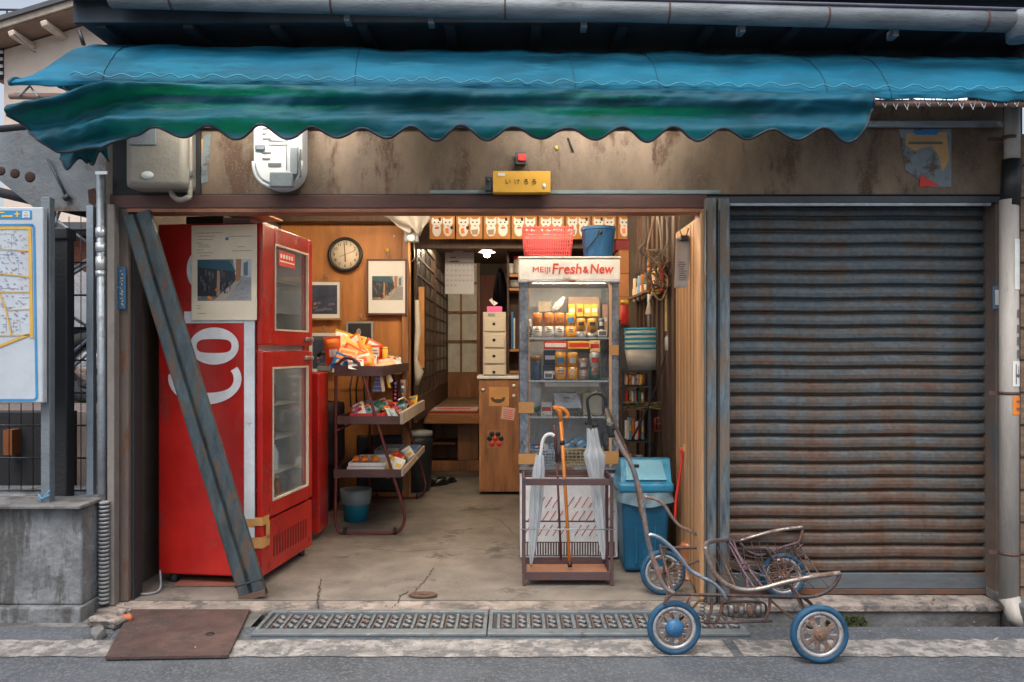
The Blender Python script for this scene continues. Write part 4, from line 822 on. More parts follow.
def street_picture(mb, f):
    # print showing a street with a row of dark shop fronts; f maps (u, v) in 0..1 to a point, third value lifts it
    def pg(m_, pts, k): mb.m(m_); mb.poly([f(u, v, k) for u, v in pts])
    pg(mat('print mid', (.16, .17, .18), .6, bump=0, var=.4, scale=12), [(0, 0), (1, 0), (1, 1), (0, 1)], 1)
    pg(mat('print sky', (.5, .52, .52), .6, bump=0), [(.7, .62), (1, .55), (1, 1), (.66, 1)], 2)
    pg(mat('print road', (.3, .3, .3), .6, bump=0), [(.5, 0), (1, 0), (1, .55), (.82, .6)], 2)
    pg(mat('print kerb', (.42, .34, .27), .6, bump=0), [(.3, 0), (.5, 0), (.8, .5), (.72, .5)], 3)
    pg(mat('print dark', (.03, .035, .045), .6, bump=0), [(0, .12), (.35, .1), (.7, .45), (.7, .7), (0, .85)], 3)
    pg(mat('print teal', (.03, .1, .14), .6, bump=0), [(0, .82), (.72, .7), (.6, .97), (0, 1)], 4)
    pg(mat('print brown', (.35, .17, .08), .6, bump=0), [(.72, .45), (.8, .5), (.82, 1), (.72, 1)], 4)
    pg(mat('print post', (.42, .25, .18), .6, bump=0), [(.36, .12), (.42, .14), (.42, .72), (.37, .72)], 5)
    rr = random.Random(3)
    for i in range(34): u, v = rr.uniform(.02, .62), rr.uniform(.15, .62); wd, hh = rr.uniform(.008, .04), rr.uniform(.04, .22); c = rr.choice([(.02, .022, .03), (.07, .075, .085), (.12, .125, .13), (.16, .12, .1)]); pg(mat('print tone %.3f' % c[0], c, .6, bump=0), [(u, v), (u+wd, v+.01), (u+wd, v+hh), (u, v+hh)], 3.4)
    for i in range(16): u = rr.uniform(.5, .95); v = rr.uniform(.02, .45); pg(mat('print tone road', (.22, .22, .225), .6, bump=0), [(u, v), (u+.08, v+.02), (u+.07, v+.05)], 2.6)
    pg(ORANGE, [(.33, .24), (.38, .22), (.4, .28), (.35, .31)], 5); pg(ORANGE, [(.18, .06), (.28, .02), (.26, .1), (.2, .12)], 5)
    pg(mat('print grey blue', (.12, .16, .2), .6, bump=0), [(.86, .6), (.94, .6), (.94, .95), (.86, .9)], 5)
ps = thing('poster', 'cream poster with a street photograph taped to the side of the red fridge', 'poster', tuple(FM @ Vector((-.2, -.01, 1.6))))
b = fl(CREAM); px0, px1, pz0, pz1 = sx(189), sx(257.5), Z(320, d0), Z(224.5, d0); b.box(px0, px1, -.014, -.009, pz0, pz1); b.out('sheet', ps)
b = fl(); street_picture(b, lambda u, v, k: (sx(195.5)+(sx(252)-sx(195.5))*u, -.014-.0006*k, Z(300.5, d0)+(Z(259, d0)-Z(300.5, d0))*v)); b.out('photo', ps, recalc=False)
b = fl(INK)
for yy, a, c in ((232, 193, 222), (235.5, 196, 214), (238.5, 196, 212), (242, 194, 201), (244, 196, 207), (246, 197, 209), (249, 195, 202), (252, 195, 212), (255, 198, 208), (236, 228, 253), (246.5, 237, 245), (250.5, 232, 253), (305, 195, 199), (308, 195, 199), (313, 195, 204)):
    xx = a
    while xx < c: wd = rnd(.8, 2.4); b.box(sx(xx), sx(min(c, xx+wd)), -.0155, -.0145, Z(yy+.45, d0), Z(yy, d0)); xx += wd+.5
b.m(BLUEP).box(sx(225), sx(228), -.0155, -.0145, Z(240, d0), Z(237, d0)); b.pieces('lettering', ps, gap=.06)
b = MB(DARK, xf=FM); b.box(-.6, -.35, .2, .5, H_+.001, H_+.08, .01); b.m(GREY).box(-.3, -.12, .1, .5, H_+.001, H_+.05, .01); b.m(TAPE).box(-.25, .0, .05, .3, H_+.051, H_+.06); b.out('cardboard_pile', label='dark boxes and a strip of cardboard on top of the red fridge', cat='boxes')
b = MB(RED); b.box(X(311, 5.9), X(319, 5.9), Y(5.9), Y(6.2), .05, Z(373, 5.9), .01); b.out('red_crate', label='narrow red case standing right behind the glass doored red fridge', cat='case')
b = MB(mat('terracotta tile', (.25, .08, .055), .8)); b.prism([(X(178, 4.8), Y(4.75), .004), (X(238, 4.75), Y(4.75), .004), (X(240, 4.9), Y(4.9), .004), (X(185, 4.9), Y(4.9), .004)], (0, 0, .012)); b.out('red_board', label='thin reddish board on the floor under the front edge of the red fridge', cat='board')
b = MB(GREY); b.tube([(X(132, 4.6), Y(4.6), .01), (X(150, 4.6), Y(4.58), .01), (X(160, 4.65), Y(4.65), .02), (X(160, 4.75), Y(4.75), .1)], .006, 6, smooth_pts=6); b.out('cable', label='grey cable curling on the floor at the foot of the left door post', cat='cable')
# leaning shutter guide
lb = thing('leaning_rail', 'blue grey steel shutter rail leaning diagonally across the red fridge', 'rail', (X(256, 4.55), Y(4.55), 0))
pA = at(255, 597, 4.56); pA.z = .004; pB = at(138, 214, 4.47)
ax = (pB-pA).normalized(); sd_ = Vector((1, 0, 0)); sd_ = (sd_-ax*sd_.dot(ax)).normalized(); nn = sd_.cross(ax).normalized()
if nn.y > 0: nn = -nn
pf_ = [(-.078, 0), (-.078, .03), (-.066, .036), (-.014, .036), (-.006, .012), (.006, .012), (.014, .036), (.066, .036), (.078, .03), (.078, 0)]
LR = mat('leaning rail paint', (.055, .08, .092), .55, .3, scale=5, st=(3, 3, 1), var=.45, rust=.5, rcol=(.1, .07, .055), rs=7, rst=(3, 3, 1))
b = MB(LR); b.prism([pA+sd_*u+nn*v for u, v in pf_], pB-pA); b.out('channel', lb)
b = MB(DARK); c = pA+ax*.09+nn*.03; b.tube([c-sd_*.082, c+sd_*.082], .008, 6); b.m(RUSTY).prism([pA+sd_*u+nn*v+ax*-.002 for u, v in ((-.078, -.004), (-.078, .046), (.078, .046), (.078, -.004))], ax*.03); b.out('end_strap', lb)
# ================================================================ INTERIOR
LIN = bpy.data.materials.new('indoor lit tube'); LIN.use_nodes = True; p = LIN.node_tree.nodes['Principled BSDF']; p.inputs['Emission Color'].default_value = (1, .79, .54, 1); p.inputs['Emission Strength'].default_value = 98; p.inputs['Base Color'].default_value = (1, 1, 1, 1)
batten(-1.75, -.55, 6.2, 2.66, LIN, 'lit ceiling lamp over the snack rack inside the shop', .02)
batten(-.2, .9, 6.4, 2.66, LIN, 'lit ceiling lamp over the glass display case inside the shop', .02)
batten(-.6, .95, 5.0, 2.6, LIN, 'added fill lamp out of sight just inside the doorway behind the header', .014)  # unseen lamp added to brighten the right side of the shop
batten(-.85, -.2, 9.6, 2.69, LIN, 'added fill lamp out of sight over the rear corridor behind the noren', .02)  # unseen lamp added behind the lintel to brighten the corridor
t = thing('pendant_bulb', 'bright bare bulb with white shade glowing over the rear corridor', 'lamp', tuple(at(487, 256, 10)))
b = MB(LIN); b.ball(at(487, 254, 10), .045, 12); b.out('bulb', t); b = MB(WHITE); b.lathe([(.03, .09), (.05, .06), (.11, .02), (.105, .02), (.045, .058)], at(487, 254, 10), seg=20, closedprof=True); b.m(BLK).tube([at(487, 252, 10)+Vector((0, 0, .07)), (X(487, 10), Y(10), 2.75)], .006, 5); b.out('shade', t)
# clock
d = 7.62; cc = at(345, 254.5, d); ck = thing('wall_clock', 'round black rimmed wall clock with cream face on the orange plywood wall', 'clock', tuple(cc))
b = MB(BLK); b.lathe([(.135, .04), (.165, .035), (.168, 0), (.15, -.01), (.138, .0)], cc, 'Y', 40, closedprof=True); b.out('rim', ck)
b = MB(CREAM); b.lathe([(0, .01), (.137, .01), (.137, .03), (0, .03)], cc, 'Y', 36); b.m(BLK)
for k in range(12):
    a = k*math.pi/6; b.text(str(k or 12), .042, (cc.x+.108*math.sin(a), cc.y+.006, cc.z+.108*math.cos(a)))
for k in range(60):
    a = k*math.pi/30; r_ = Euler((0, a, 0)); b.obox((cc.x+.13*math.sin(a), cc.y+.008, cc.z+.13*math.cos(a)), (.003, .002, .008), r_)
b.out('face', ck)
b = MB(BLK)
for a, ln, wd in ((R(178), .07, .009), (R(-5), .11, .007), (R(-112), .06, .003), (R(68), .1, .003)): b.obox((cc.x+ln/2*math.sin(a), cc.y+.002, cc.z+ln/2*math.cos(a)), (wd, .003, ln), Euler((0, a, 0)))
b.out('hand', ck)
def frame(x0, x1, y0, y1, d, fm, mm, lab, inner, pic, wd=.018, hook=True):
    t = thing('picture_frame', lab, 'picture', tuple(at((x0+x1)/2, y1, d)), 'framed pictures on the plywood wall')
    X0, X1, Z0, Z1 = X(x0, d), X(x1, d), Z(y1, d), Z(y0, d); b = MB(fm)
    b.box(X0, X1, Y(d), Y(d)+.02, Z0, Z0+wd).box(X0, X1, Y(d), Y(d)+.02, Z1-wd, Z1).box(X0, X0+wd, Y(d), Y(d)+.02, Z0+wd, Z1-wd).box(X1-wd, X1, Y(d), Y(d)+.02, Z0+wd, Z1-wd); b.out('frame', t)
    b = MB(mm); b.box(X0+wd, X1-wd, Y(d)+.008, Y(d)+.015, Z0+wd, Z1-wd); b.out('mount', t)
    ix0, ix1, iy0, iy1 = inner; f = lambda u, v, k: (X(ix0, d)+(X(ix1, d)-X(ix0, d))*u, Y(d)+.0075-.0007*k, Z(iy1, d)+(Z(iy0, d)-Z(iy1, d))*v)
    b = MB(); pic(b, f); b.out('print', t, recalc=False)
    if hook: b = MB(CHR); b.obox((X((x0+x1)/2+1, d), Y(d)+.01, Z1+.055), (.018, .03, .035), None, .006); b.tube([(X((x0+x1)/2+1, d), Y(d)+.015, Z1+.045), (X((x0+x1)/2-3, d), Y(d)+.015, Z1)], .002, 4); b.tube([(X((x0+x1)/2+1, d), Y(d)+.015, Z1+.045), (X((x0+x1)/2+5, d), Y(d)+.015, Z1)], .002, 4); b.out('hook', t)
frame(366.5, 407, 259, 315, 7.6, BROWNSTEEL, PAPER, 'red framed street photograph right of the clock', (372, 403, 276, 300), street_picture)
def fireworks(b, f):
    b.m(mat('print night blue', (.035, .05, .09), .5, bump=0, var=.5, scale=9)); b.poly([f(0, 0, 1), f(1, 0, 1), f(1, 1, 1), f(0, 1, 1)])
    random.seed(4); b.m(mat('print haze', (.12, .12, .16), .5, bump=0))
    for i in range(9): u, v = rnd(.1, .8), rnd(.05, .35); b.poly([f(u, v, 2+i*.1), f(u+.2, v+.02, 2+i*.1), f(u+.16, v+.1, 2+i*.1), f(u+.03, v+.08, 2+i*.1)])
    b.m(mat('print ember', (.5, .18, .1), .5, bump=0)); b.poly([f(.2, .3, 4), f(.27, .33, 4), f(.26, .42, 4), f(.19, .38, 4)])
frame(306, 341.5, 280, 320, 7.6, mat('brass frame', (.35, .2, .09), .4), PAPER, 'white mounted dark blue night picture below left of the clock', (308, 337, 285, 314), fireworks)
def portrait(b, f):
    b.m(mat('print black', (.02, .022, .025), .5, bump=0)); b.poly([f(0, 0, 1), f(1, 0, 1), f(1, 1, 1), f(0, 1, 1)]); b.m(mat('print grey', (.3, .3, .3), .6, bump=0, var=.4, scale=30))
    b.poly([f(.42+.1*math.cos(a*.52), .62+.16*math.sin(a*.52), 2) for a in range(12)]); b.poly([f(.34, .1, 2), f(.62, .1, 2), f(.58, .45, 2), f(.4, .48, 2)])
    b.m(mat('print dim grey', (.11, .11, .115), .6, bump=0)); b.poly([f(.2, .0, 3), f(.85, .0, 3), f(.7, .3, 3), f(.3, .34, 3)])
frame(346, 373, 321.5, 348, 7.6, mat('pale grey frame', (.3, .3, .3), .5), BLK, 'small dark black and white picture above the snack bags', (348.5, 372.5, 323, 347), portrait)
frame(309, 336, 333, 372, 7.6, WHITE, mat('grey mount', (.1, .12, .14), .5), 'white framed dark print half hidden behind the snack rack', (313, 334, 340, 368), fireworks, .03, True)
# plastic sheet bundle hanging at top, with hook and chain
b = MB(mat('dusty plastic sheet', (.42, .4, .38), .35, trans=(.6, .58, .5, .4), scale=7, var=.3))
def bag_(u, v):
    a = u*2*math.pi; px = 404+ (30-24*v)*math.cos(a)*(1) + 12*v; return at(px, 210+22*v+3*math.sin(a*3+v*5), 6.9)+Vector((0, .16*(1-v*.6)*math.sin(a)+.02*math.sin(a*7), 0))
b.grid(bag_, 40, 10); b.out('plastic_sheet', label='crumpled translucent plastic sheet bundled under the lintel beside the noren', cat='plastic sheet', recalc=False)
t = thing('hanging_fan', 'small grey electric fitting on a cord beside the plastic sheet', 'fitting', tuple(at(411, 247, 6.95)))
b = MB(GREY); b.box(X(404, 6.95), X(418, 6.95), Y(6.95), Y(7.05), Z(242, 6.95), Z(230, 6.95), .02); b.m(WHITE).ball(at(411, 238, 6.93), .035, 10); b.out('case', t); b = MB(TAPE); b.tube([at(409, 242, 6.95), at(409, 258, 6.95), at(410, 268, 6.95), at(410, 276, 6.95)], .008, 6); b.m(CHR).tube([at(414, 242, 6.95), at(415, 258, 6.95), at(411, 262, 6.95)], .005, 5); b.out('cord', t)
b = MB(mat('hanging pale cloth', (.5, .46, .38), .7)); b.tube([at(417, 300, 7.6), at(418, 330, 7.6), at(416, 360, 7.6), at(419, 372, 7.6), at(417, 385, 7.6)], [.02, .03, .02, .045, .02], 8); b.out('rolled_bag', label='narrow pale plastic bag hanging on the post at the corridor entrance', cat='bag')
b = MB(YEL); b.ball(at(387, 250, 7.6), .02, 8); b.m(WHP).ball(at(394, 236, 7.6), .01, 8); b.out('wall_hook', label='small yellow hook on the plywood above the red framed photograph', cat='hook')
# noren with lucky cats
NOR = mat('orange noren cloth', (.58, .27, .09), .8, var=.08, bump=.05, bs=120, trans=(.7, .35, .12, .25)); d = 7.7
nr = thing('noren_curtain', 'short orange split curtain printed with white cats hung across the back of the shop', 'curtain', tuple(at(540, 238, d)))
edges = [429, 455.5, 483, 511, 538, 565, 591, 617, 643]
random.seed(8)
for i in range(8):
    a, c = edges[i]+.6, edges[i+1]-.6
    f = lambda u, v, k=0, a=a, c=c, i=i: (X(a+(c-a)*u, d), Y(d)-.0012*k+.012*math.sin(u*5+i)*v, Z(214+(239-214)*v, d))
    b = MB(NOR); b.grid(lambda u, v: Vector(f(u, v)), 8, 4)
    def blob(m_, pts, k, cx_, cy_, s_): b.m(m_); b.poly([f(cx_+x_*s_, cy_+y_*s_*1.15, k) for x_, y_ in pts])
    for j, cu in enumerate((.28, .72)):
        s_ = .24
        body = [(math.cos(t_)*.75, math.sin(t_)*1.0+.75) for t_ in [q*math.pi/6 for q in range(12)]]
        head = [(-.8, -1.1), (-.35, -.75), (.35, -.75), (.8, -1.1), (.85, -.2), (.5, .3), (-.5, .3), (-.85, -.2)]
        blob(PAPER, body, 2, cu, .42, s_); blob(PAPER, head, 3, cu, .42, s_)
        if (i+j) % 3 == 0: blob(REDP, [(-.3, .4), (.4, .35), (.35, .6), (-.25, .65)], 4, cu, .42, s_); blob(BLK, [(.3, -1.0), (.75, -1.0), (.7, -.5), (.35, -.5)], 4, cu, .42, s_)
        elif (i+j) % 3 == 1: blob(ORANGE, [(-.45, .6), (.1, .5), (.2, 1.3), (-.35, 1.3)], 4, cu, .42, s_); blob(BLK, [(.4, .3), (.9, .2), (.85, .7), (.5, .8)], 4, cu, .42, s_)
        else: blob(mat('print stone', (.4, .3, .2), .7, bump=0), [(-.6, .8), (.5, .7), (.4, 1.5), (-.4, 1.5)], 4, cu, .42, s_)
        for ex in (-.35, .3): blob(BLK, [(ex-.12, -.4), (ex+.12, -.4), (ex+.12, -.2), (ex-.12, -.2)], 5, cu, .42, s_)
        blob(REDP, [(-.2, .15), (.2, .15), (.15, .28), (-.15, .28)], 5, cu, .42, s_)
    b.out('panel', nr, recalc=False)
b = MB(DWOOD); b.tube([at(424, 213, d), at(650, 213, d)], .012, 8); b.out('rod', nr)
# calendar
d = 8.6; cl = thing('calendar', 'white wall calendar with a month of dates hanging in the corridor', 'calendar', tuple(at(459, 294, d)))
b = MB(mat('calendar paper', (.62, .64, .7), .7, bump=0, var=.03)); b.box(X(445, d), X(474, d), Y(d), Y(d)+.006, Z(294, d), Z(252.5, d)); b.m(CHR).box(X(454, d), X(463, d), Y(d)-.003, Y(d)+.01, Z(253.5, d), Z(251, d)); b.text('1', .075, (X(447.3, d), Y(d)-.002, Z(259, d))); n_ = 0
for r_ in range(5):
    for c_ in range(7):
        n_ += 1
        if n_ > 31: break
        b.m(REDP if c_ == 0 or n_ in (20, ) else (BLUEP if c_ == 6 else INK)); b.text(str(n_), .026, (X(447.5+c_*4, d), Y(d)-.002, Z(265.5+r_*5, d)))
b.m(INK).box(X(450, d), X(459, d), Y(d)-.002, Y(d)-.001, Z(262, d), Z(260.8, d)).box(X(450, d), X(456, d), Y(d)-.002, Y(d)-.001, Z(258, d), Z(257, d)).box(X(446, d), X(473, d), Y(d)-.002, Y(d)-.001, Z(263, d), Z(262.7, d)); b.out('sheet', cl)
# mat with magazine, shoes
b = MB(mat('dark red cushion', (.33, .035, .045), .85)); b.box(X(418, 9.1), X(478, 9.1), Y(9.06), Y(9.9), .686, .715, .012); b.out('seat_mat', label='flat dark red mat on the edge of the raised wooden floor', cat='mat')
b = MB(mat('magazine', (.6, .5, .45), .5, scale=14, var=.3)); b.box(X(431, 9.2), X(477, 9.2), Y(9.15), Y(9.7), .716, .724); b.m(REDP).box(X(436, 9.2), X(470, 9.2), Y(9.3), Y(9.5), .7245, .7255); b.out('newspaper', label='pale printed newspaper lying on the dark red mat', cat='newspaper')
def shoe(px, py, d, rz, lab):
    c = at(px, py, d); c.z = 0; M_ = Matrix.Translation(c) @ Matrix.Rotation(rz, 4, 'Z'); b = MB(mat('black leather', (.012, .012, .013), .3), xf=M_)
    b.prism([(-.13, -.04, 0), (.05, -.05, 0), (.14, -.03, 0), (.15, .02, 0), (.06, .05, 0), (-.13, .04, 0)], (0, 0, .02)); b.lathe([(.05, .02), (.05, .05), (.042, .075), (.034, .075), (.034, .03)], (-.08, 0, 0), seg=12, closedprof=True); b.ball((.05, 0, .03), .05, 10, sq=(1.8, .95, .7)); return b.out('shoe', label=lab, cat='shoe', group='black shoes on the floor before the step')
shoe(436, 0, 8.3, .7, 'nearer black leather shoe, closer to the rack, on the floor before the step'); shoe(446, 0, 8.45, .9, 'farther black leather shoe, beside the wood cabinet, before the step')
# cabinet with stickers
d = 7.76; cb = thing('wood_cabinet', 'brown wooden cabinet with stickers left of the glass display case', 'cabinet', (X(500, d), Y(8), 0))
b = MB(CAB); b.box(X(479, d), X(520, d), Y(d), Y(d)+.5, .03, Z(379, d), .006); b.out('body', cb); b = MB(WHITE); b.box(X(477, d), X(521, d), Y(d)-.02, Y(d)+.52, Z(378.8, d), Z(376, d), .005); b.out('top', cb)
b = MB(TAPE); fY = Y(d)-.002; b.box(X(489, d), X(509, d), fY-.001, fY, Z(406, d), Z(387, d)); b.m(mat('sticker brown', (.08, .05, .03), .6)); ringpoly(b, X(498, d), Z(398, d), .07, .05, .03, .04, R(170), R(370), 16, fY-.003); b.m(mat('sticker pink', (.62, .42, .38), .6)).obox((X(508, d), fY-.002, Z(413.5, d)), (.13, .002, .12), Euler((0, .15, 0))); b.m(REDP)
for k in range(5): b.obox((X(508, d), fY-.004, Z(410+k*2, d)), (.09, .001, .006), Euler((0, .15, 0)))
b.m(mat('dark tan', (.35, .16, .07), .6)).box(X(487, d), X(504, d), fY-.001, fY, Z(448, d), Z(430, d)); 
for q, m_ in (((492, 434), BLK), ((498, 434), BLK), ((489.5, 438.5), BLK), ((501, 438.5), BLK), ((495.3, 438.5), REDP), ((492, 444), REDP), ((499, 444), REDP)): b.m(m_).lathe([(0, -.004), (.024, -.003), (.026, 0)], (X(q[0], d), fY-.001, Z(q[1], d)), 'Y', 12)
b.m(PAPER)
for q in ((483, 390), (514, 386), (514, 396)): b.lathe([(0, -.003), (.02, 0)], (X(q[0], d), fY-.001, Z(q[1], d)), 'Y', 10)
b.pieces('sticker', cb, gap=.004)
d = 7.85; dw = thing('drawer_tower', 'cream plastic drawer tower standing on the wooden cabinet', 'drawers', (X(494, d), Y(d)+.2, Z(376, d))); DRC = mat('cream drawer plastic', (.58, .52, .42), .5, var=.05)
b = MB(DRC); b.box(X(483, d), X(506, d), Y(d), Y(d)+.35, Z(375.5, d)+.004, Z(312, d), .006); b.out('case', dw)
for k, yy in enumerate((318, 334, 350, 366)):
    o = None; b = MB(DRC); b.box(X(484.5, d), X(504.5, d), Y(d)-.02, Y(d)-.001, Z(min(yy+14, 375), d)+.006, Z(yy, d), .005); o = b.out('drawer', dw); b = MB(BLK); b.lathe([(0, -.01), (.014, -.008), (.016, 0)], (X(494, d), Y(d)-.021, Z(yy+6, d)), 'Y', 10); b.out('knob', o)
b = MB(GREY); b.box(X(488, d), X(495, d), Y(d)-.006, Y(d)-.001, Z(316.5, d), Z(313.5, d)); b.out('label_plate', dw)
tb = thing('tissue_box', 'bright pink tissue box with a white tissue on the drawer tower', 'tissue box', (X(495, 7.9), Y(8), Z(312, 7.85))); b = MB(PINKP); b.box(X(487, 7.9), X(502, 7.9), Y(7.9), Y(8.15), Z(312, 7.85)+.002, Z(306, 7.85), .004); b.out('box', tb); b = MB(PAPER); c = at(494, 306, 8); b.poly([c, c+Vector((-.05, 0, .06)), c+Vector((-.02, .01, .08))]); b.poly([c, c+Vector((.04, .02, .03)), c+Vector((-.01, .01, .06))]); b.out('tissue', tb, recalc=False)
# shelf beyond
d = 8.3; sh = thing('wall_shelf', 'dark wooden wall shelf with orange boards behind the display case', 'shelf', (X(516, d), Y(d), 1)); b = MB(DWOOD); b.box(X(507, d), X(509, d), Y(d), Y(d)+.4, Z(380, d), Z(247, d)); b.box(X(509, d), X(640, d), Y(d)+.38, Y(d)+.4, .5, Z(247, d)); b.out('side', sh)
for yy in (275, 289, 350, 372):
    b = MB(mat('orange shelf board', (.5, .24, .08), .5)); b.box(X(509.5, d), X(560, d), Y(d), Y(d)+.37, Z(yy+1.5, d), Z(yy-1, d)); b.out('board', sh)
def jar(px, yb, h, w_, m1, m2, d, lab, nm='jar'):
    t = thing(nm, lab, nm, tuple(at(px, yb, d))); b = MB(m1); hh = h/F*d; r = w_/F*d/2; b.lathe([(r*.9, 0), (r, .01), (r, hh*.8), (r*.8, hh*.82)], at(px, yb, d), seg=14); b.out('body', t); b = MB(m2); b.lathe([(r*1.0, hh*.82), (r*1.0, hh), (0, hh)], at(px, yb, d), seg=14); b.out('lid', t)
jar(517.5, 273.7, 17, 8, mat('jar beige', (.45, .4, .34), .4), REDP, 8.45, 'orange lidded jar on the top board of the wall shelf'); jar(511, 273.7, 10, 5, WHITE, WHITE, 8.45, 'small white jar on the top board of the wall shelf')
jar(515, 287.6, 7, 12, mat('pale tin', (.35, .35, .33), .4), GREY, 8.45, 'low grey tin on the second board of the wall shelf', 'tin')
b = MB(BLUEP); b.box(X(511, 8.4), X(513.5, 8.4), Y(8.4), Y(8.6), Z(348.6, 8.4), Z(312, 8.4)); b.m(PAPER).box(X(513.6, 8.4), X(515, 8.4), Y(8.4), Y(8.6), Z(348.6, 8.4), Z(318, 8.4)); b.out('folder', label='blue and white folders upright on the third board of the wall shelf', cat='folder')
b = MB(mat('dark coat', (.012, .012, .016), 1., spec=0)); b.tube([at(499, 268, 9.4), at(499, 290, 9.4), at(498, 318, 9.4)], [.03, .07, .08], 10); b.tube([at(501, 272, 9.3), at(505, 300, 9.3), at(506, 325, 9.3)], [.03, .06, .05], 8); b.out('dark_coat', label='dark coat hanging above the cream drawer tower', cat='coat')
# ================================================================ SNACK RACK
rk = thing('snack_rack', 'maroon tubular snack rack on castors with three sloping trays', 'rack', (-1.12, Y(6.85), 0))
MAR = mat('maroon enamel tube', (.14, .035, .035), .35, .3, rust=.2, rcol=(.07, .035, .03), rs=12)
fp = [(336, 525), (336, 470), (336, 375), (339, 363), (347, 358), (356, 361), (361, 370), (375, 415), (390, 465), (403, 508), (404, 522), (396, 532), (370, 533), (346, 533)]
def fw(px, py, dd): v = at(px, py, 6.1); v.y = Y(dd); return v
for dd in (6.1, 7.55):
    b = MB(MAR); b.tube([fw(x_, y_, dd) for x_, y_ in fp], .0125, 8, closed=True, smooth_pts=4); b.out('side_frame', rk)
b = MB(MAR)
for q in ((340, 366), (338, 430), (338, 478), (388, 478)): b.tube([fw(*q, 6.1), fw(*q, 7.55)], .009, 6)
b.out('rail', rk)
for q in ((345, 6.1), (395, 6.1), (345, 7.55), (395, 7.55)):
    b = MB(BLK); c = fw(q[0], 541, q[1]); c.z = .028; b.lathe([(.012, -.012), (.028, -.01), (.028, .01), (.012, .012)], c, 'X', 14); b.m(CHR).tube([c+Vector((0, 0, .012)), (c.x, c.y, .05)], .008, 6); b.out('castor', rk)
def zt_(py): return CH+(HZ-py)/F*6.1
TR = mat('brown metal tray', (.1, .055, .055), .5, .3, rust=.2)
b = MB(TR); b.pan(-1.365, -.99, Y(6.08), Y(7.58), zt_(376), zt_(366)); b.out('tray', rk)
b = MB(TR); b.pan(-1.34, -.86, Y(6.08), Y(7.58), zt_(424), zt_(416)); b.m(mat('cream edge', (.5, .42, .34), .5)).box(-.86, -.835, Y(6.08), Y(7.58), zt_(424), zt_(412)); b.out('tray', rk)
b = MB(TR); b.pan(-1.37, -.85, Y(6.08), Y(7.58), zt_(477), zt_(469)); b.m(mat('cream edge', (.5, .42, .34), .5)).box(-.85, -.835, Y(6.08), Y(7.58), zt_(476), zt_(469)); b.out('tray', rk)
def packet(c, size, rot, m1, m2, m3, lab, grp, nm='snack_bag', cat='snack bag'):
    # pillow packet with crimped ends and a printed flash
    M_ = Matrix.Translation(c) @ rot.to_matrix().to_4x4(); w_, h_, t_ = size; b = MB(m1, xf=M_)
    for s_ in (1, -1):
        def f(u, v, s_=s_): a, c_ = u*2-1, v*2-1; return Vector((a*w_/2*(1-.06*(1-c_*c_)), s_*t_/2*((1-a*a)**.5 if abs(a) < 1 else 0)*((1-c_**4)**.5 if abs(c_) < 1 else 0)+.003*math.sin(a*9+c_*7), c_*h_/2))
        nu, nv = 8, 10; V = [[b._v(f(i/nu, j/nv)) for j in range(nv+1)] for i in range(nu+1)]
        for i in range(nu):
            for j in range(nv):
                u, v = (i+.5)/nu, (j+.5)/nv; mm = m1
                if .28 < v < .62 and .2 < u < .8: mm = m2
                elif v > .72 and .1 < u < .9: mm = m3
                b.m(mm); fc = [V[i][j], V[i+1][j], V[i+1][j+1], V[i][j+1]]; b.face(fc, True)
    b.m(m1)
    for s_ in (1, -1): b.obox((0, 0, s_*(h_/2+.008)), (w_, .002, .018))
    return b.out(nm, label=lab, cat=cat, group=grp, recalc=False)
G1 = 'snack bags piled on the top tray'
random.seed(21)
zt1 = zt_(375)+.01
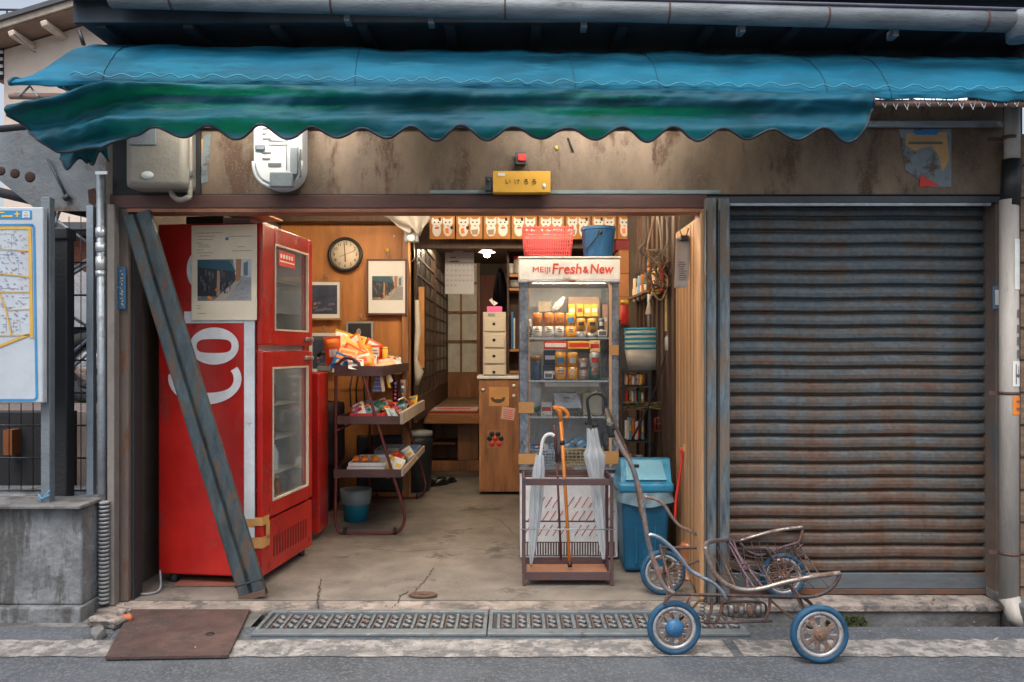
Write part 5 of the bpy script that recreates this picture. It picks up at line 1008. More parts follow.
for px, py, dd, sz, ro, ms, lab in (
    (333, 351, 6.22, (.13, .2, .06), (.2, -.1, .3), (mat('bag orange red', (.85, .12, .02), .3, bump=.05), WHP, ORANGE), 'upright orange red snack bag at the left end of the top tray'),
    (345, 350, 6.5, (.17, .2, .06), (-.5, .6, .2), (mat('bag cream', (.8, .55, .32), .35), ORANGE, YEL), 'cream and orange snack bag leaning left of centre on the top tray'),
    (357, 349, 6.6, (.16, .22, .06), (-.2, -.6, -.3), (mat('bag orange', (.9, .25, .02), .3), YEL, WHP), 'tallest tilted orange snack bag pointing up from the pile'),
    (352, 357, 6.35, (.2, .17, .07), (-.6, .5, .1), (REDP, WHP, ORANGE), 'red snack bag across the middle of the top tray pile'),
    (362, 362, 6.25, (.2, .14, .06), (-.7, -.3, 0), (mat('bag orange', (.9, .25, .02), .3), REDP, WHP), 'orange snack bag with red flash lying at the front of the top tray'),
    (369, 360, 6.5, (.15, .15, .05), (-.8, .4, .5), (WHP, REDP, ORANGE), 'white and red snack bag lying right of the front orange one'),
    (340, 362, 6.15, (.12, .1, .04), (-.3, .4, 0), (BLUEP, WHP, ORANGE), 'small blue snack bag at the front left of the top tray'),
    (353, 345, 6.9, (.2, .16, .06), (-.4, .2, 0), (YEL, ORANGE, REDP), 'yellow snack bag behind the red one on the top tray'),
    (364, 353, 6.8, (.16, .18, .05), (-.9, -.2, .3), (mat('bag orange', (.9, .25, .02), .3), WHP, YEL), 'orange bag slumped against the red tub on the top tray'),
    (347, 358, 6.2, (.15, .13, .05), (-.5, .2, .2), (mat('bag cream', (.8, .55, .32), .35), REDP, ORANGE), 'cream snack bag at the front edge between the blue and red bags'),
    (339, 343, 6.6, (.14, .18, .05), (-.2, .3, -.2), (YEL, REDP, WHP), 'yellow and red snack bag standing at the back left of the top tray'),
    (370, 352, 7.3, (.16, .2, .05), (-.3, .5, .2), (mat('bag orange red', (.85, .12, .02), .3, bump=.05), YEL, WHP), 'orange red bag standing behind the red tub'),
    (356, 364, 6.13, (.13, .1, .04), (-.9, .1, .4), (WHP, BLUEP, REDP), 'small white and blue packet at the very front of the top tray'),
    (390, 359, 7.3, (.22, .12, .04), (-1.1, .2, .3), (WHP, REDP, GREY), 'silver and red packet at the far end of the top tray'),
    (384, 362, 6.95, (.18, .12, .04), (-1.1, -.2, .2), (mat('bag cream', (.8, .55, .32), .35), WHP, REDP), 'cream packet between the red tub and the tray edge')):
    packet(at(px, py, dd), sz, Euler(ro), *ms, lab, G1)
jar(374, 359, 14, 18, REDP, mat('red tub lid', (.75, .08, .03), .35), 7.05, 'round red candy tub on the top tray', 'tub')
b = MB(PAPER); c = at(375, 352, 6.88); b.box(c.x-.035, c.x+.035, c.y, c.y+.004, c.z-.04, c.z+.04, .002); b.m(INK).box(c.x-.025, c.x+.025, c.y-.002, c.y-.0005, c.z-.015, c.z-.008).box(c.x-.025, c.x+.02, c.y-.002, c.y-.0005, c.z+.012, c.z+.018); b.out('price_card', label='white price card in front of the red candy tub', cat='price card')
jar(385, 359, 12, 6, YEL, YEL, 7.0, 'small yellow pot right of the red candy tub', 'pot')
b = MB(mat('blue strip pack', (.12, .14, .32), .4)); d = 6.3; b.prism([at(377, 367, d), at(384, 367, d), at(384, 392, d), at(372, 392, d)], (0, .01, 0)); b.m(mat('strip lines', (.35, .4, .6), .4))
for k in range(6): b.prism([at(376-k*.7, 370+k*4, d-.005), at(384, 370+k*4, d-.005), at(384, 370.7+k*4, d-.005), at(376-k*.7, 370.7+k*4, d-.005)], (0, .003, 0))
b.out('packet_strip', label='blue chequered strip of packets hanging off the right side of the top tray', cat='packet strip')
b = MB(mat('cream strip', (.7, .55, .38), .4)); b.prism([at(378, 366, 6.28), at(381, 366, 6.28), at(385, 391, 6.28), at(382, 392, 6.28)], (0, .01, 0)); b.m(WHP).prism([at(383, 364, 6.5), at(386, 365, 6.5), at(393, 381, 6.5), at(390, 383, 6.5)], (0, .01, 0)); b.m(YEL).prism([at(386, 376, 6.5), at(388, 376, 6.5), at(391, 388, 6.5), at(388, 388, 6.5)], (0, .01, 0)); b.out('packet_strip', label='cream and white paper strips hanging beside the blue chequered strip', cat='packet strip')
# middle tray contents
zt2 = zt_(424)+.012
t = thing('red_candy_tray', 'shallow bright red tray of small sweets at the front of the middle rack tray', 'tray', (-1.13, Y(6.2), zt2)); b = MB(REDP); b.pan(-1.25, -1.0, Y(6.1), Y(6.42), zt2, zt2+.07, .006); b.out('tray', t)
random.seed(31)
G2 = 'small sweets on the middle rack tray'; cols = [(WHP, 'white'), (YEL, 'yellow'), (ORANGE, 'orange'), (REDP, 'red'), (mat('sky pack', (.2, .4, .6), .4), 'light blue'), (mat('bag cream', (.8, .55, .32), .35), 'cream'), (GREENP, 'dark green'), (mat('mauve pack', (.35, .12, .25), .4), 'mauve'), (AMB, 'amber')]
places = [('in the red candy tray, %s', 6.12, 6.4, -1.24, -1.02, .03), ('at the front right of the middle tray, %s', 6.12, 6.6, -.99, -.88, .0), ('in the middle of the middle tray, %s', 6.55, 7.0, -1.3, -.9, .0), ('at the far end of the middle tray, %s', 7.05, 7.5, -1.25, -.9, .0)]
words = ['leftmost', 'left of centre', 'centre left', 'central', 'centre right', 'right of centre', 'rightmost', 'at the very edge', 'beyond the rest']
for pl, y0, y1, x0, x1, dz in places:
    n = 8 if 'middle of' in pl else 7 if 'end' in pl else 6
    for k in range(n):
        (m1, cn), (m2, _), (m3, _) = cols[(k*2+int(y0*10)) % 9], random.choice(cols), random.choice(cols)
        x_ = x0+(x1-x0)*(k+.5)/n; yy = rnd(y0, y1); s_ = rnd(.055, .1)
        packet(Vector((x_, Y(yy), zt2+dz+.035+.3*s_)), (s_, s_*1.3, .03), Euler((rnd(-1.3, -.5), rnd(-.6, .6), rnd(-.8, .8))), m1, m2, m3, f'small {cn} sweet packet '+pl % words[k], G2, 'sweet_packet', 'sweet')
for px, lab in ((395.5, 'black tube of pink sweets standing on the middle tray'), (403, 'clear tube of coloured sweets right of the black tube')):
    dd = 7.1; c = at(px, 402, dd); t = thing('candy_tube', lab, 'candy tube', tuple(c)); b = MB(BLK if px < 400 else mat('smoky plastic', (.3, .28, .26), .2)); b.lathe([(.027, 0), (.027, .19), (.02, .2)], c, seg=14); b.out('tube', t); b = MB(PINKP if px < 400 else YEL)
    for k in range(5): b.m([PINKP, PINKP, REDP, BLUEP, PINKP][k] if px < 400 else [YEL, ORANGE, BLUEP, WHP, REDP][k]); b.ball((c.x, c.y-.024, .035+c.z+k*.033), .014, 8)
    b.out('sweets', t)
b = MB(REDP); b.obox(at(392, 407, 6.6), (.1, .015, .06), Euler((-.4, .0, -1.2))); b.m(WHP).tube([at(398, 400, 6.4), at(404, 397, 6.7), at(408, 402, 7.0)], .005, 5); b.out('handle_basket', label='small red label and white wire handle at the right edge of the middle tray', cat='basket')
# lower tray contents
zt3 = zt_(477)+.012
for k in range(3):
    b = MB(mat('white plastic tray', (.72, .72, .73), .35, var=.04)); z = zt3+k*.032; b.pan(-1.29+.01*k, -1.0+.008*k, Y(6.14), Y(6.62), z, z+.028, .006); b.out('plastic_tray', label=f'{["bottom", "middle", "topmost"][k]} white plastic tray of the stack on the lowest rack tray', cat='tray', group='stacked white trays')
for k, (px, lab) in enumerate(((-1.24, 'left orange sweet in the topmost white tray'), (-1.17, 'central orange sweet in the topmost white tray'), (-1.09, 'right orange sweet in the topmost white tray'))): packet(Vector((px, Y(6.3), zt3+.105)), (.055, .055, .035), Euler((-1.2, 0, .3*k)), ORANGE, YEL, ORANGE, lab, 'orange sweets in the white tray', 'sweet_packet', 'sweet')
for px, dd, m_, lab in ((-.97, 6.4, YEL, 'yellow packet right of the stacked white trays'), (-.93, 6.6, ORANGE, 'orange red packet behind the yellow one on the lowest tray'), (-1.0, 6.75, mat('bag orange red', (.85, .12, .02), .3), 'red packet left of the orange one on the lowest tray'), (-.9, 6.25, WHP, 'white tissue like packet at the front right corner of the lowest tray'), (-.9, 6.95, WHP, 'white packet at the right edge of the lowest tray'), (-.95, 6.55, REDP, 'small deep red packet in front of the orange one on the lowest tray')):
    packet(Vector((px, Y(dd), zt3+.05)), (.09, .11, .04), Euler((rnd(-1.2, -.4), rnd(-.5, .5), rnd(-.5, .5))), m_, WHP if m_ != WHP else YEL, m_, lab, 'packets on the lowest tray', 'sweet_packet', 'sweet')
b = MB(mat('blue box', (.2, .3, .5), .5)); b.pan(-.99, -.86, Y(6.95), Y(7.5), zt3, zt3+.07, .006); b.out('blue_box', label='open blue grey box at the far right of the lowest rack tray', cat='box')
b = MB(GREY); b.pan(-1.22, -1.01, Y(7.0), Y(7.45), zt3, zt3+.08, .006); b.m(PAPER).box(-1.2, -1.03, Y(7.02), Y(7.4), zt3+.02, zt3+.05); b.out('grey_box', label='grey open box with paper at the far left of the lowest rack tray', cat='box')
bk = thing('blue_bucket', 'blue bucket lined with a pale bag under the snack rack', 'bucket', (X(356, 6.6), Y(6.6), 0)); c = (X(356, 6.6), Y(6.6), 0.002); BKT = mat('blue bucket plastic', (.01, .17, .27), .4, var=.1); b = MB(BKT); b.lathe([(0, 0), (.095, 0), (.12, .25), (.115, .25), (.09, .01), (0, .01)], c, seg=28); b.out('bucket', bk)
b = MB(mat('thin pale bag', (.4, .48, .52), .3, trans=(.5, .6, .6, .4))); b.lathe([(.118, .14), (.126, .2), (.13, .262), (.112, .265), (.1, .2)], c, seg=28); b.out('bag_liner', bk, recalc=False)
# dark shapes behind the rack
b = MB(mat('dark chair fabric', (.03, .03, .035), .8)); b.box(-2.1, -1.55, Y(6.9), Y(7.4), .4, .95, .06); b.box(-2.05, -1.6, Y(6.95), Y(7.35), .02, .399, .02); b.out('dark_stool', label='dark padded seat in shadow behind the red fridge and rack', cat='seat')
b = MB(mat('black suitcase', (.02, .025, .03), .45)); b.box(-1.5, -1.02, Y(7.62), Y(7.68), .05, .6, .03); b.lathe([(.12, 0), (.15, .03), (.17, .5), (.16, .56), (0, .56)], (X(416, 8.0), Y(8.0), .0), seg=22); b.m(GREY).lathe([(.17, .56), (.165, .6), (0, .6)], (X(416, 8.0), Y(8.0), .0), seg=22); b.out('black_bin', label='round black bin with grey lid behind the lower right end of the snack rack', cat='bin')
for k, (px, yy, m_) in enumerate(((352, 395, DGREY), (358, 397, BLK), (366, 392, DGREY))):
    b = MB(m_); b.tube([at(px, 376, 7.5), at(px-2, 388, 7.52), at(px-1, yy+12, 7.55)], .008, 5); b.out('hanging_strap', label=['left', 'middle', 'right'][k]+' dark strap hanging behind the snack rack', cat='strap', group='dark straps behind the snack rack')
b = MB(BLK); b.tube([at(318, 356, 7.0), at(322, 352, 7.0), at(330, 356, 7.0), at(334, 362, 7.0)], .02, 8); b.m(GREY).box(X(317, 7), X(330, 7), Y(7), Y(7.1), Z(372, 7), Z(366, 7), .01); b.out('dark_scale', label='dark appliance with a grey plate at the left behind the top tray', cat='appliance')

# ================================================================ DISPLAY CASE
d = 5.35; cx0, cx1, yb0, yb1 = X(519.5, d), X(619, d), Y(d), Y(5.92)
dc = thing('display_case', 'tall glass fronted display cooler with a white header sign in the middle of the shop', 'display cooler', ((cx0+cx1)/2, (yb0+yb1)/2, 0))
zB, zG, zS, zT = Z(558, d), Z(468, d), Z(282, d), Z(258.5, d)
CW = mat('case white', (.75, .77, .79), .4, rust=.1, rcol=(.25, .2, .16), rs=7)
b = MB(CW); b.box(cx0+.005, cx1-.005, yb0+.008, yb1, zB, zG-.035, .008); b.out('base_cabinet', dc)
b = MB(mat('dark strip', (.05, .045, .05), .5)); b.box(cx0, cx1, yb0, yb1, zG-.034, zG-.012); b.m(CHR).box(cx0, cx1, yb0-.004, yb0+.02, zG-.0115, zG+.006); b.out('sill', dc)
b = MB(mat('red stripe', (.55, .08, .05), .5, bump=0))
for k in range(14):
    for r_, (za_, zb_) in enumerate(((538, 524), (524.0, 510), (510.0, 496))):
        xx = 523+k*7.3+r_*3.5
        if xx+8 > 617 or (k+r_) % 7 == 6: continue
        b.poly([(X(xx, d), yb0+.005, Z(za_-2, d)), (X(xx+1.1, d), yb0+.005, Z(za_-2, d)), (X(xx+8.1, d), yb0+.005, Z(zb_+1, d)), (X(xx+7, d), yb0+.005, Z(zb_+1, d))])
b.out('stripes', dc, recalc=False)
b = MB(mat('vent brown', (.12, .07, .055), .7)); b.box(cx0+.03, cx1-.03, yb0+.003, yb0+.0075, Z(556, d), Z(542, d)); b.m(CW)
for k in range(34): x_ = cx0+.04+k*.0178; b.box(x_, x_+.007, yb0-.002, yb0+.0028, Z(555, d), Z(543, d))
b.out('vent_grille', dc)
for q in ((cx0+.04, yb0+.05), (cx1-.04, yb0+.05), (cx0+.04, yb1-.05), (cx1-.04, yb1-.05)): b = MB(BLK); b.lathe([(.02, 0), (.024, .02), (.014, zB)], (*q, 0), seg=10); b.out('foot', dc)
FOIL = mat('foil grey edge', (.2, .225, .26), .35, .5, scale=14, st=(1, 1, .6), var=.7, bump=.12, rust=.3, rcol=(.35, .36, .38), rs=12)
for q in ((cx0, cx0+.062), (cx1-.062, cx1)):
    b = MB(FOIL); b.box(q[0], q[1]-.001, yb0, yb0+.04, zG+.007, zS-.001, .004); b.m(BROWNSTEEL).box(q[0]-.003, q[0]-.0003, yb0+.002, yb0+.03, zG, zS); b.m(FOIL).box(q[0]+.0, q[0]+.02 if q[0] == cx0 else q[1], yb1-.03, yb1, zG, zS); b.pieces('side_frame', dc)
b = MB(mat('pale wood edge', (.58, .36, .2), .5)); b.box(cx1-.068, cx1-.05, yb0-.006, yb0-.0005, zG+.01, zS-.002); b.m(TAPE).box(cx0+.0625, cx0+.067, yb0-.001, yb0+.03, zG+.01, zS); b.out('edging', dc)
b = MB(CW); b.box(cx0-.004, cx1+.006, yb0-.01, yb1, zS+.012, zT, .006); b.m(CHR).box(cx0-.006, cx1+.008, yb0-.016, yb0+.03, zS-.006, zS+.011, .003); b.m(WHITE).box(cx0-.008, cx1+.01, yb0-.016, yb1+.004, zT+.001, zT+.012, .003); b.m(GREY).box(cx0, cx1, yb0+.031, yb1, zS+.005, zS+.0112); b.m(mat('red lettering', (.6, .07, .04), .5, bump=0)); zc = (zS+.012+zT)/2
b.text('Fresh', .097, (X(566.5, d), yb0-.012, zc), width=X(29.5, d)-X(0, d), bold=.0015, italic=.12); b.text('MEIJI', .052, (X(541.5, d), yb0-.012, zc-.004), width=X(17.5, d)-X(0, d)); b.text('&', .06, (X(585.5, d), yb0-.012, zc-.004), width=X(6, d)-X(0, d), bold=.001); b.text('New', .09, (X(601, d), yb0-.012, zc), width=X(23.5, d)-X(0, d), bold=.0015, italic=.12); b.out('header_sign', dc)
b = MB(glass('case glass', (.97, .98, .98), .03, .012, (.5, .55, .58))); b.box(cx0+.064, cx1-.07, yb0+.006, yb0+.010, zG+.01, zS-.008); b.box(cx0+.004, cx0+.008, yb0+.045, yb1-.032, zG+.01, zS-.01); b.box(cx1-.008, cx1-.004, yb0+.045, yb1-.032, zG+.01, zS-.01); b.out('glass_pane', dc)
b = MB(mat('case back', (.36, .38, .4), .5, var=.2)); b.box(cx0+.01, cx1-.01, yb1-.028, yb1-.018, zG, zS); b.box(cx0+.02, cx1-.02, yb0+.05, yb1-.03, zG-.011, zG+.004); b.out('liner', dc)
shz = [Z(337, d), Z(380.5, d), Z(417, d)]
for z in shz:
    b = MB(mat('wire shelf', (.6, .62, .62), .35, .5)); b.box(cx0+.01, cx1-.01, yb0+.05, yb0+.058, z-.012, z-.001); b.box(cx0+.01, cx1-.01, yb1-.05, yb1-.042, z-.008, z-.001)
    for k in range(26): x_ = cx0+.02+k*.0252; b.box(x_, x_+.004, yb0+.0585, yb1-.0505, z-.006, z-.002)
    b.out('wire_shelf', dc)
b = MB(TAPE)
for a, e_, f_, g_ in ((518.5, 534, 413, 402), (518.5, 537.5, 464, 453.5), (601, 618.5, 464, 451), (609, 618.5, 355, 345)): b.box(X(a, d), X(e_, d), yb0-.0085, yb0-.0068, Z(f_, d), Z(g_, d))
b.pieces('tape', dc, gap=.002)
b = MB(LIN); b.box(cx0+.09, cx1-.09, yb0+.031, yb0+.05, zS-.0048, zS+.003); b.out('light_fitting', dc)
CG = 'drinks and goods inside the display cooler'
GOLD = mat('gold can', (.8, .36, .03), .3, .2, bump=0); OWH = mat('silver white can', (.6, .6, .6), .3, .3, bump=0); ORC = mat('orange can', (.8, .2, .02), .3, bump=0)
def can2(px, sh_i, w_, h_, lo, hi, lab, dd=5.5, band=None, split=.45):
    z = shz[sh_i]+.001; x_ = X(px, dd); r = w_/2/F*dd; h = h_/F*dd; t = thing('drink_can', lab, 'can', (x_, Y(dd), z), CG)
    b = MB(lo); b.lathe([(r*.85, 0), (r, .007), (r, h*split)], (x_, Y(dd), z), seg=18); b.m(hi).lathe([(r, h*split+.0002), (r, h-.01), (r*.86, h)], (x_, Y(dd), z), seg=18)
    if band:
        b.m(band)
        curved(b, x_, Y(dd), r+.001, -.6, .6, z+h*.62, z+h*.82); curved(b, x_, Y(dd), r+.001, -.5, .5, z+h*.3, z+h*.36); curved(b, x_, Y(dd), r+.001, -.5, .5, z+h*.2, z+h*.25); curved(b, x_, Y(dd), r+.001, -.4, .4, z+h*.4, z+h*.43)
    b.out('body', t); b = MB(CHR); b.lathe([(r*.87, h), (r*.85, h+.003), (r*.7, h), (0, h)], (x_, Y(dd), z), seg=16); b.out('lid', t)
can2(537.5, 0, 9.5, 24, OWH, ORC, 'leftmost of three orange and white cans on the top shelf of the cooler', band=mat('brown band', (.3, .12, .04), .5)); can2(549, 0, 9.5, 24, OWH, ORC, 'middle of three orange and white cans on the top shelf of the cooler', band=MC['brown band']); can2(559.5, 0, 9.5, 24, OWH, ORC, 'rightmost of three orange and white cans, beside the all orange can', band=MC['brown band'])
can2(570.5, 0, 10, 24, GOLD, GOLD, 'all orange can with blue mark on the top shelf of the cooler', band=BLUEP)
can2(581, 0, 9, 18.5, OWH, GOLD, 'gold can with dark letters and white top right of the all orange can', band=BLK, split=.3); can2(592, 0, 9.5, 18.5, OWH, GOLD, 'gold can with dark letters between the white topped can and the dark can', band=BLK, split=.25); can2(601, 0, 7, 18.5, BLK, mat('dark can', (.06, .07, .08), .3), 'black can with white bands at the right of the top cooler shelf', band=OWH)
can2(529.5, 0, 4.5, 18, BLK, OWH, 'narrow dark can at the far left of the top cooler shelf', dd=5.6, band=OWH)
can2(560.5, 1, 11, 27, GOLD, GOLD, 'left orange can with blue mark on the middle shelf of the cooler', band=BLUEP); can2(572.5, 1, 10.5, 27, GOLD, GOLD, 'orange can with a tall white panel on the middle shelf of the cooler', band=OWH)
can2(583, 1, 9.5, 21, mat('pink brown can', (.35, .2, .16), .35), mat('pink brown can', (.35, .2, .16), .35), 'dull pink brown can on the middle shelf of the cooler', band=OWH); can2(594.5, 1, 10.5, 27, GREENP, OWH, 'dark green and silver can at the right of the middle cooler shelf', band=REDP)
def gbox(x0, x1, y0, y1, dd, m_, lab, nm, cat, dp=.1, m2=None):
    b = MB(m_); b.box(X(x0, dd), X(x1, dd), Y(dd), Y(dd)+dp, Z(y1, dd), Z(y0, dd), .004)
    if m2: b.m(m2).box(X(x0+1, dd), X(x1-1, dd), Y(dd)-.0015, Y(dd)-.0003, Z((y0+y1)/2+2, dd), Z((y0+y1)/2-2, dd))
    return b.out(nm, label=lab, cat=cat)
jar(536, 380, 24, 11, mat('dark blue liquor', (.03, .06, .12), .2), mat('brown neck', (.3, .15, .05), .4), 5.52, 'dark blue bottle with orange shoulder at the left of the middle cooler shelf', 'bottle')
gbox(544, 556, 350, 365, 5.62, mat('navy box', (.03, .06, .12), .5), 'dark navy carton behind the price card on the middle cooler shelf', 'carton', 'carton', m2=WHP); gbox(543, 556, 366, 379.4, 5.6, mat('navy box', (.03, .06, .12), .5), 'lower navy carton on the middle cooler shelf', 'carton', 'carton', m2=WHP)
gbox(544, 567, 341, 349, 5.7, REDP, 'flat red and white packet high on the middle cooler shelf', 'packet', 'packet', m2=WHP); gbox(568, 590, 341, 349, 5.7, YEL, 'flat yellow packet high on the middle cooler shelf', 'packet', 'packet', m2=REDP); gbox(590, 600, 340, 352, 5.72, mat('bag cream', (.8, .55, .32), .35), 'cream packet with red flash behind the green can', 'packet', 'packet', m2=REDP)
gbox(544, 553, 372.5, 378.5, 5.44, PAPER, 'white price card in front of the navy cartons', 'price_card', 'price card', .004, INK); gbox(598, 607, 330, 336.5, 5.44, PAPER, 'white price card in front of the dark can on the top cooler shelf', 'price_card', 'price card', .004, INK)
gbox(568, 600, 297, 335, 5.72, mat('tan box', (.45, .3, .2), .6), 'tan display box behind the gold cans on the top cooler shelf', 'carton', 'carton', .08); 
for k, px in enumerate((572, 580, 587.5, 594.5)): gbox(px-3.4, px+3.4, 304, 316.5, 5.66, YEL, ['leftmost', 'second', 'third', 'rightmost'][k]+' yellow packet in front of the tan display box', 'packet', 'packet', .02, REDP if k == 1 else WHP)
b = MB(WHP); b.tube([at(556, 310, 5.65), at(560, 303, 5.65), at(564, 297, 5.65)], [.02, .025, .012], 8); b.tube([at(553, 311, 5.66), at(557, 302, 5.66)], [.02, .01], 8); b.out('white_figure', label='small white ornament standing behind the orange and white cans', cat='ornament')
gbox(538, 552, 301, 312, 5.7, mat('case tan', (.4, .33, .25), .6), 'pale tan box behind the leftmost cans on the top cooler shelf', 'carton', 'carton', .08)
gbox(602.5, 608, 304, 335, 5.7, mat('pink brown can', (.35, .2, .16), .35), 'pinkish narrow box at the right end of the top cooler shelf', 'carton', 'carton', .08, OWH)
gbox(544, 600, 382.5, 386.5, 5.6, mat('case tan', (.4, .33, .25), .6), 'long tan strip under the middle shelf of the cooler', 'shelf_liner', 'liner', .02, WHP)
b = MB(mat('silver metal box', (.4, .43, .47), .3, .5)); b.prism([at(555, 408, 5.55), at(582, 408, 5.55), at(577, 393, 5.6), at(554, 393, 5.6)], (0, .2, 0)); b.m(INK).box(X(563, 5.54), X(570, 5.54), Y(5.535), Y(5.54), Z(399, 5.54), Z(397, 5.54)); b.out('metal_box', label='silver metal box on the third shelf of the cooler', cat='box')
gbox(541, 552, 402, 416, 5.65, WHP, 'white carton on the third cooler shelf left of the silver box', 'carton', 'carton', .1, REDP); gbox(583, 602, 393, 415.5, 5.7, mat('cream box', (.6, .55, .42), .5), 'cream box right of the silver metal box in the cooler', 'carton', 'carton', .12)
b = MB(mat('pale crumpled bag', (.5, .54, .58), .3)); b.ball(at(534, 395, 5.6), .075, 14, sq=(.8, .8, 1.4)); b.m(GREENP).ball(at(536, 408, 5.6), .035, 10); b.out('crumpled_bag', label='pale crumpled bag at the left of the third cooler shelf', cat='bag')
def basket(name, c, w_, dp_, h_, m_, lab, cat='basket', nx=9, nz=5, t=.004, flare=1.12, rim=.008, group=None):
    th = thing(name, lab, cat, c, group); b = MB(m_); cx_, cy_, cz_ = c
    def P_(s_, u, z_):
        k = 1+(flare-1)*z_/h_; hx, hy = w_/2*k, dp_/2*k
        return {0: (cx_-hx+2*hx*u, cy_-hy, cz_+z_), 1: (cx_+hx, cy_-hy+2*hy*u, cz_+z_), 2: (cx_+hx-2*hx*u, cy_+hy, cz_+z_), 3: (cx_-hx, cy_+hy-2*hy*u, cz_+z_)}[s_]
    for s_ in range(4):
        n_ = nx if s_ in (0, 2) else max(3, int(nx*dp_/w_))
        for i in range(n_+1): b.tube([P_(s_, i/n_, 0), P_(s_, i/n_, h_)], t if 0 < i < n_ else t*1.6, 5)
    for j in range(nz+1):
        z_ = h_*j/nz; rr = rim if j == nz else t; b.tube([P_(0, 0, z_), P_(1, 0, z_), P_(2, 0, z_), P_(3, 0, z_)], rr, 5, closed=True)
    b.out('net', th); b = MB(m_); b.obox((cx_, cy_, cz_+.003), (w_, dp_, .004)); b.out('base', th); return th
zf = zG+.006
basket('blue_basket', (X(543, 5.6), Y(5.62), zf), .17, .3, .1, mat('blue white basket', (.5, .58, .66), .4), 'pale blue net basket at the bottom left of the cooler'); basket('cream_basket', (X(581, 5.6), Y(5.62), zf), .25, .3, .11, mat('yellow cream basket', (.65, .5, .28), .4), 'cream yellow net basket of blue packets at the bottom of the cooler')
for k, (px, dd) in enumerate(((567, 5.58), (573, 5.66), (580, 5.56), (587, 5.64), (592, 5.58), (577, 5.7))): packet(Vector((X(px, 5.6), Y(dd), zf+.12+.01*(k % 3))), (.07, .05, .03), Euler((rnd(-1.2, -.6), rnd(-.6, .6), rnd(-.8, .8))), mat('sky pack', (.2, .4, .6), .4), WHP, BLUEP, ['leftmost', 'second from the left', 'middle', 'fourth from the left', 'rightmost', 'rearmost'][k]+' blue packet in the cream basket', 'blue packets in the cream basket', 'packet', 'packet')
for k, (px, m_) in enumerate(((536, BLUEP), (541, REDP), (547, WHP), (551, mat('sky pack', (.2, .4, .6), .4)))): packet(Vector((X(px, 5.6), Y(5.6), zf+.1)), (.05, .05, .02), Euler((-1, .2*k, .3)), m_, WHP, m_, ['blue', 'red', 'white', 'sky blue'][k]+' packet in the pale blue basket', 'packets in the pale blue basket', 'packet', 'packet')
# on top of the case
basket('pink_basket', (X(548, 5.5), Y(5.6), zT+.015), .31, .2, Z(228, 5.5)-zT-.015, mat('pink basket plastic', (.75, .12, .14), .35, var=.05), 'pink red net basket on top of the glass display cooler', nx=20, nz=8, t=.0032, flare=1.13, rim=.009)
bb = thing('ribbed_bucket', 'dark blue ribbed bucket on top of the display cooler beside the pink basket', 'bucket', (X(599.5, 5.5), Y(5.58), zT+.013)); b = MB(mat('dark blue plastic', (.012, .075, .2), .35, var=.2)); c = (X(599.5, 5.5), Y(5.58), zT+.013); hb = Z(226, 5.5)-zT-.013
n = 48; prof_ = [(.100, 0), (.118, hb)]; V = []
for r0, h0 in ((.098, 0), (.117, hb*.9), (.124, hb*.91), (.124, hb), (.115, hb), (.095, .01)):
    V.append([b._v((c[0]+(r0*(1+(.018 if k % 4 < 2 and h0 < hb*.905 else 0)))*math.cos(2*math.pi*k/n), c[1]+r0*math.sin(2*math.pi*k/n), c[2]+h0)) for k in range(n)])
for A, B_ in zip(V, V[1:]):
    for k in range(n): b.face([A[k], A[(k+1) % n], B_[(k+1) % n], B_[k]], False)
b.face(V[0][::-1]); b.face(V[-1]); b.out('body', bb); b = MB(BLK); b.lathe([(0, -.012), (.014, -.008), (.016, 0)], (c[0]+.0, c[1]-.118, c[2]+hb*.78), 'Y', 12); b.tube([(c[0], c[1]-.128, c[2]+hb*.78), (c[0]-.05, c[1]-.12, c[2]+hb*.5), (c[0]-.09, c[1]-.08, c[2]+hb*.3)], .004, 6); b.out('handle', bb)
# price label hung on glass etc
# ================================================================ UMBRELLA STAND
d = 4.78; us = thing('umbrella_stand', 'rusty brown iron umbrella stand before the display cooler', 'umbrella stand', (X(567, d), Y(4.88), 0)); x0, x1, yf, yk = X(524, d), X(611.5, d), Y(4.77), Y(5.02); zt = Z(477, 4.77)
IR = mat('rusty umbrella iron', (.1, .06, .065), .6, .2, rust=.45, rcol=(.13, .055, .035), rs=14)
for q in ((x0, yf), (x1, yf), (x0, yk), (x1, yk)):
    b = MB(IR); b.box(q[0]-.010, q[0]+.010, q[1]-.01, q[1]+.01, .002, zt, .003); b.m(DGREY).ball((q[0], q[1]-.012, zt-.02), .008, 6).ball((q[0], q[1]-.012, Z(526, d)), .008, 6); b.out('leg', us)
b = MB(IR)
b.box(x0+.0105, x1-.0105, yf-.006, yf+.006, zt-.05, zt-.01, .003).box(x0+.0105, x1-.0105, yk-.006, yk+.006, zt-.04, zt, .003); b.box(x0-.006, x0+.006, yf+.011, yk-.011, zt-.03, zt-.002); b.box(x1-.006, x1+.006, yf+.011, yk-.011, zt-.03, zt-.002)
b.tube([(x0, yf+.12, zt-.015), (x1, yf+.12, zt-.015)], .006, 6); b.out('top_rail', us)
b = MB(STEEL); b.tube([(x0-.02, yf-.013, Z(528.5, d)), (x1+.02, yf-.013, Z(528.5, d))], .004, 6); b.m(IR).tube([(x0, yk, Z(522, 5.0)), (x1, yk, Z(522, 5.0))], .005, 6); b.out('cross_bar', us)
b = MB(IR); b.box(x0+.0105, x1-.0105, yf+.0, yk, .055, .062); b.box(x0+.0105, x1-.0105, yf-.008, yf-.001, .035, .085, .002); b.box(x0+.0105, x1-.0105, yk+.001, yk+.006, .035, .1); b.m(mat('rust orange pan', (.3, .14, .08), .9)).box(x0+.02, x1-.02, yf+.01, yk-.01, .0625, .066); b.out('drip_tray', us)
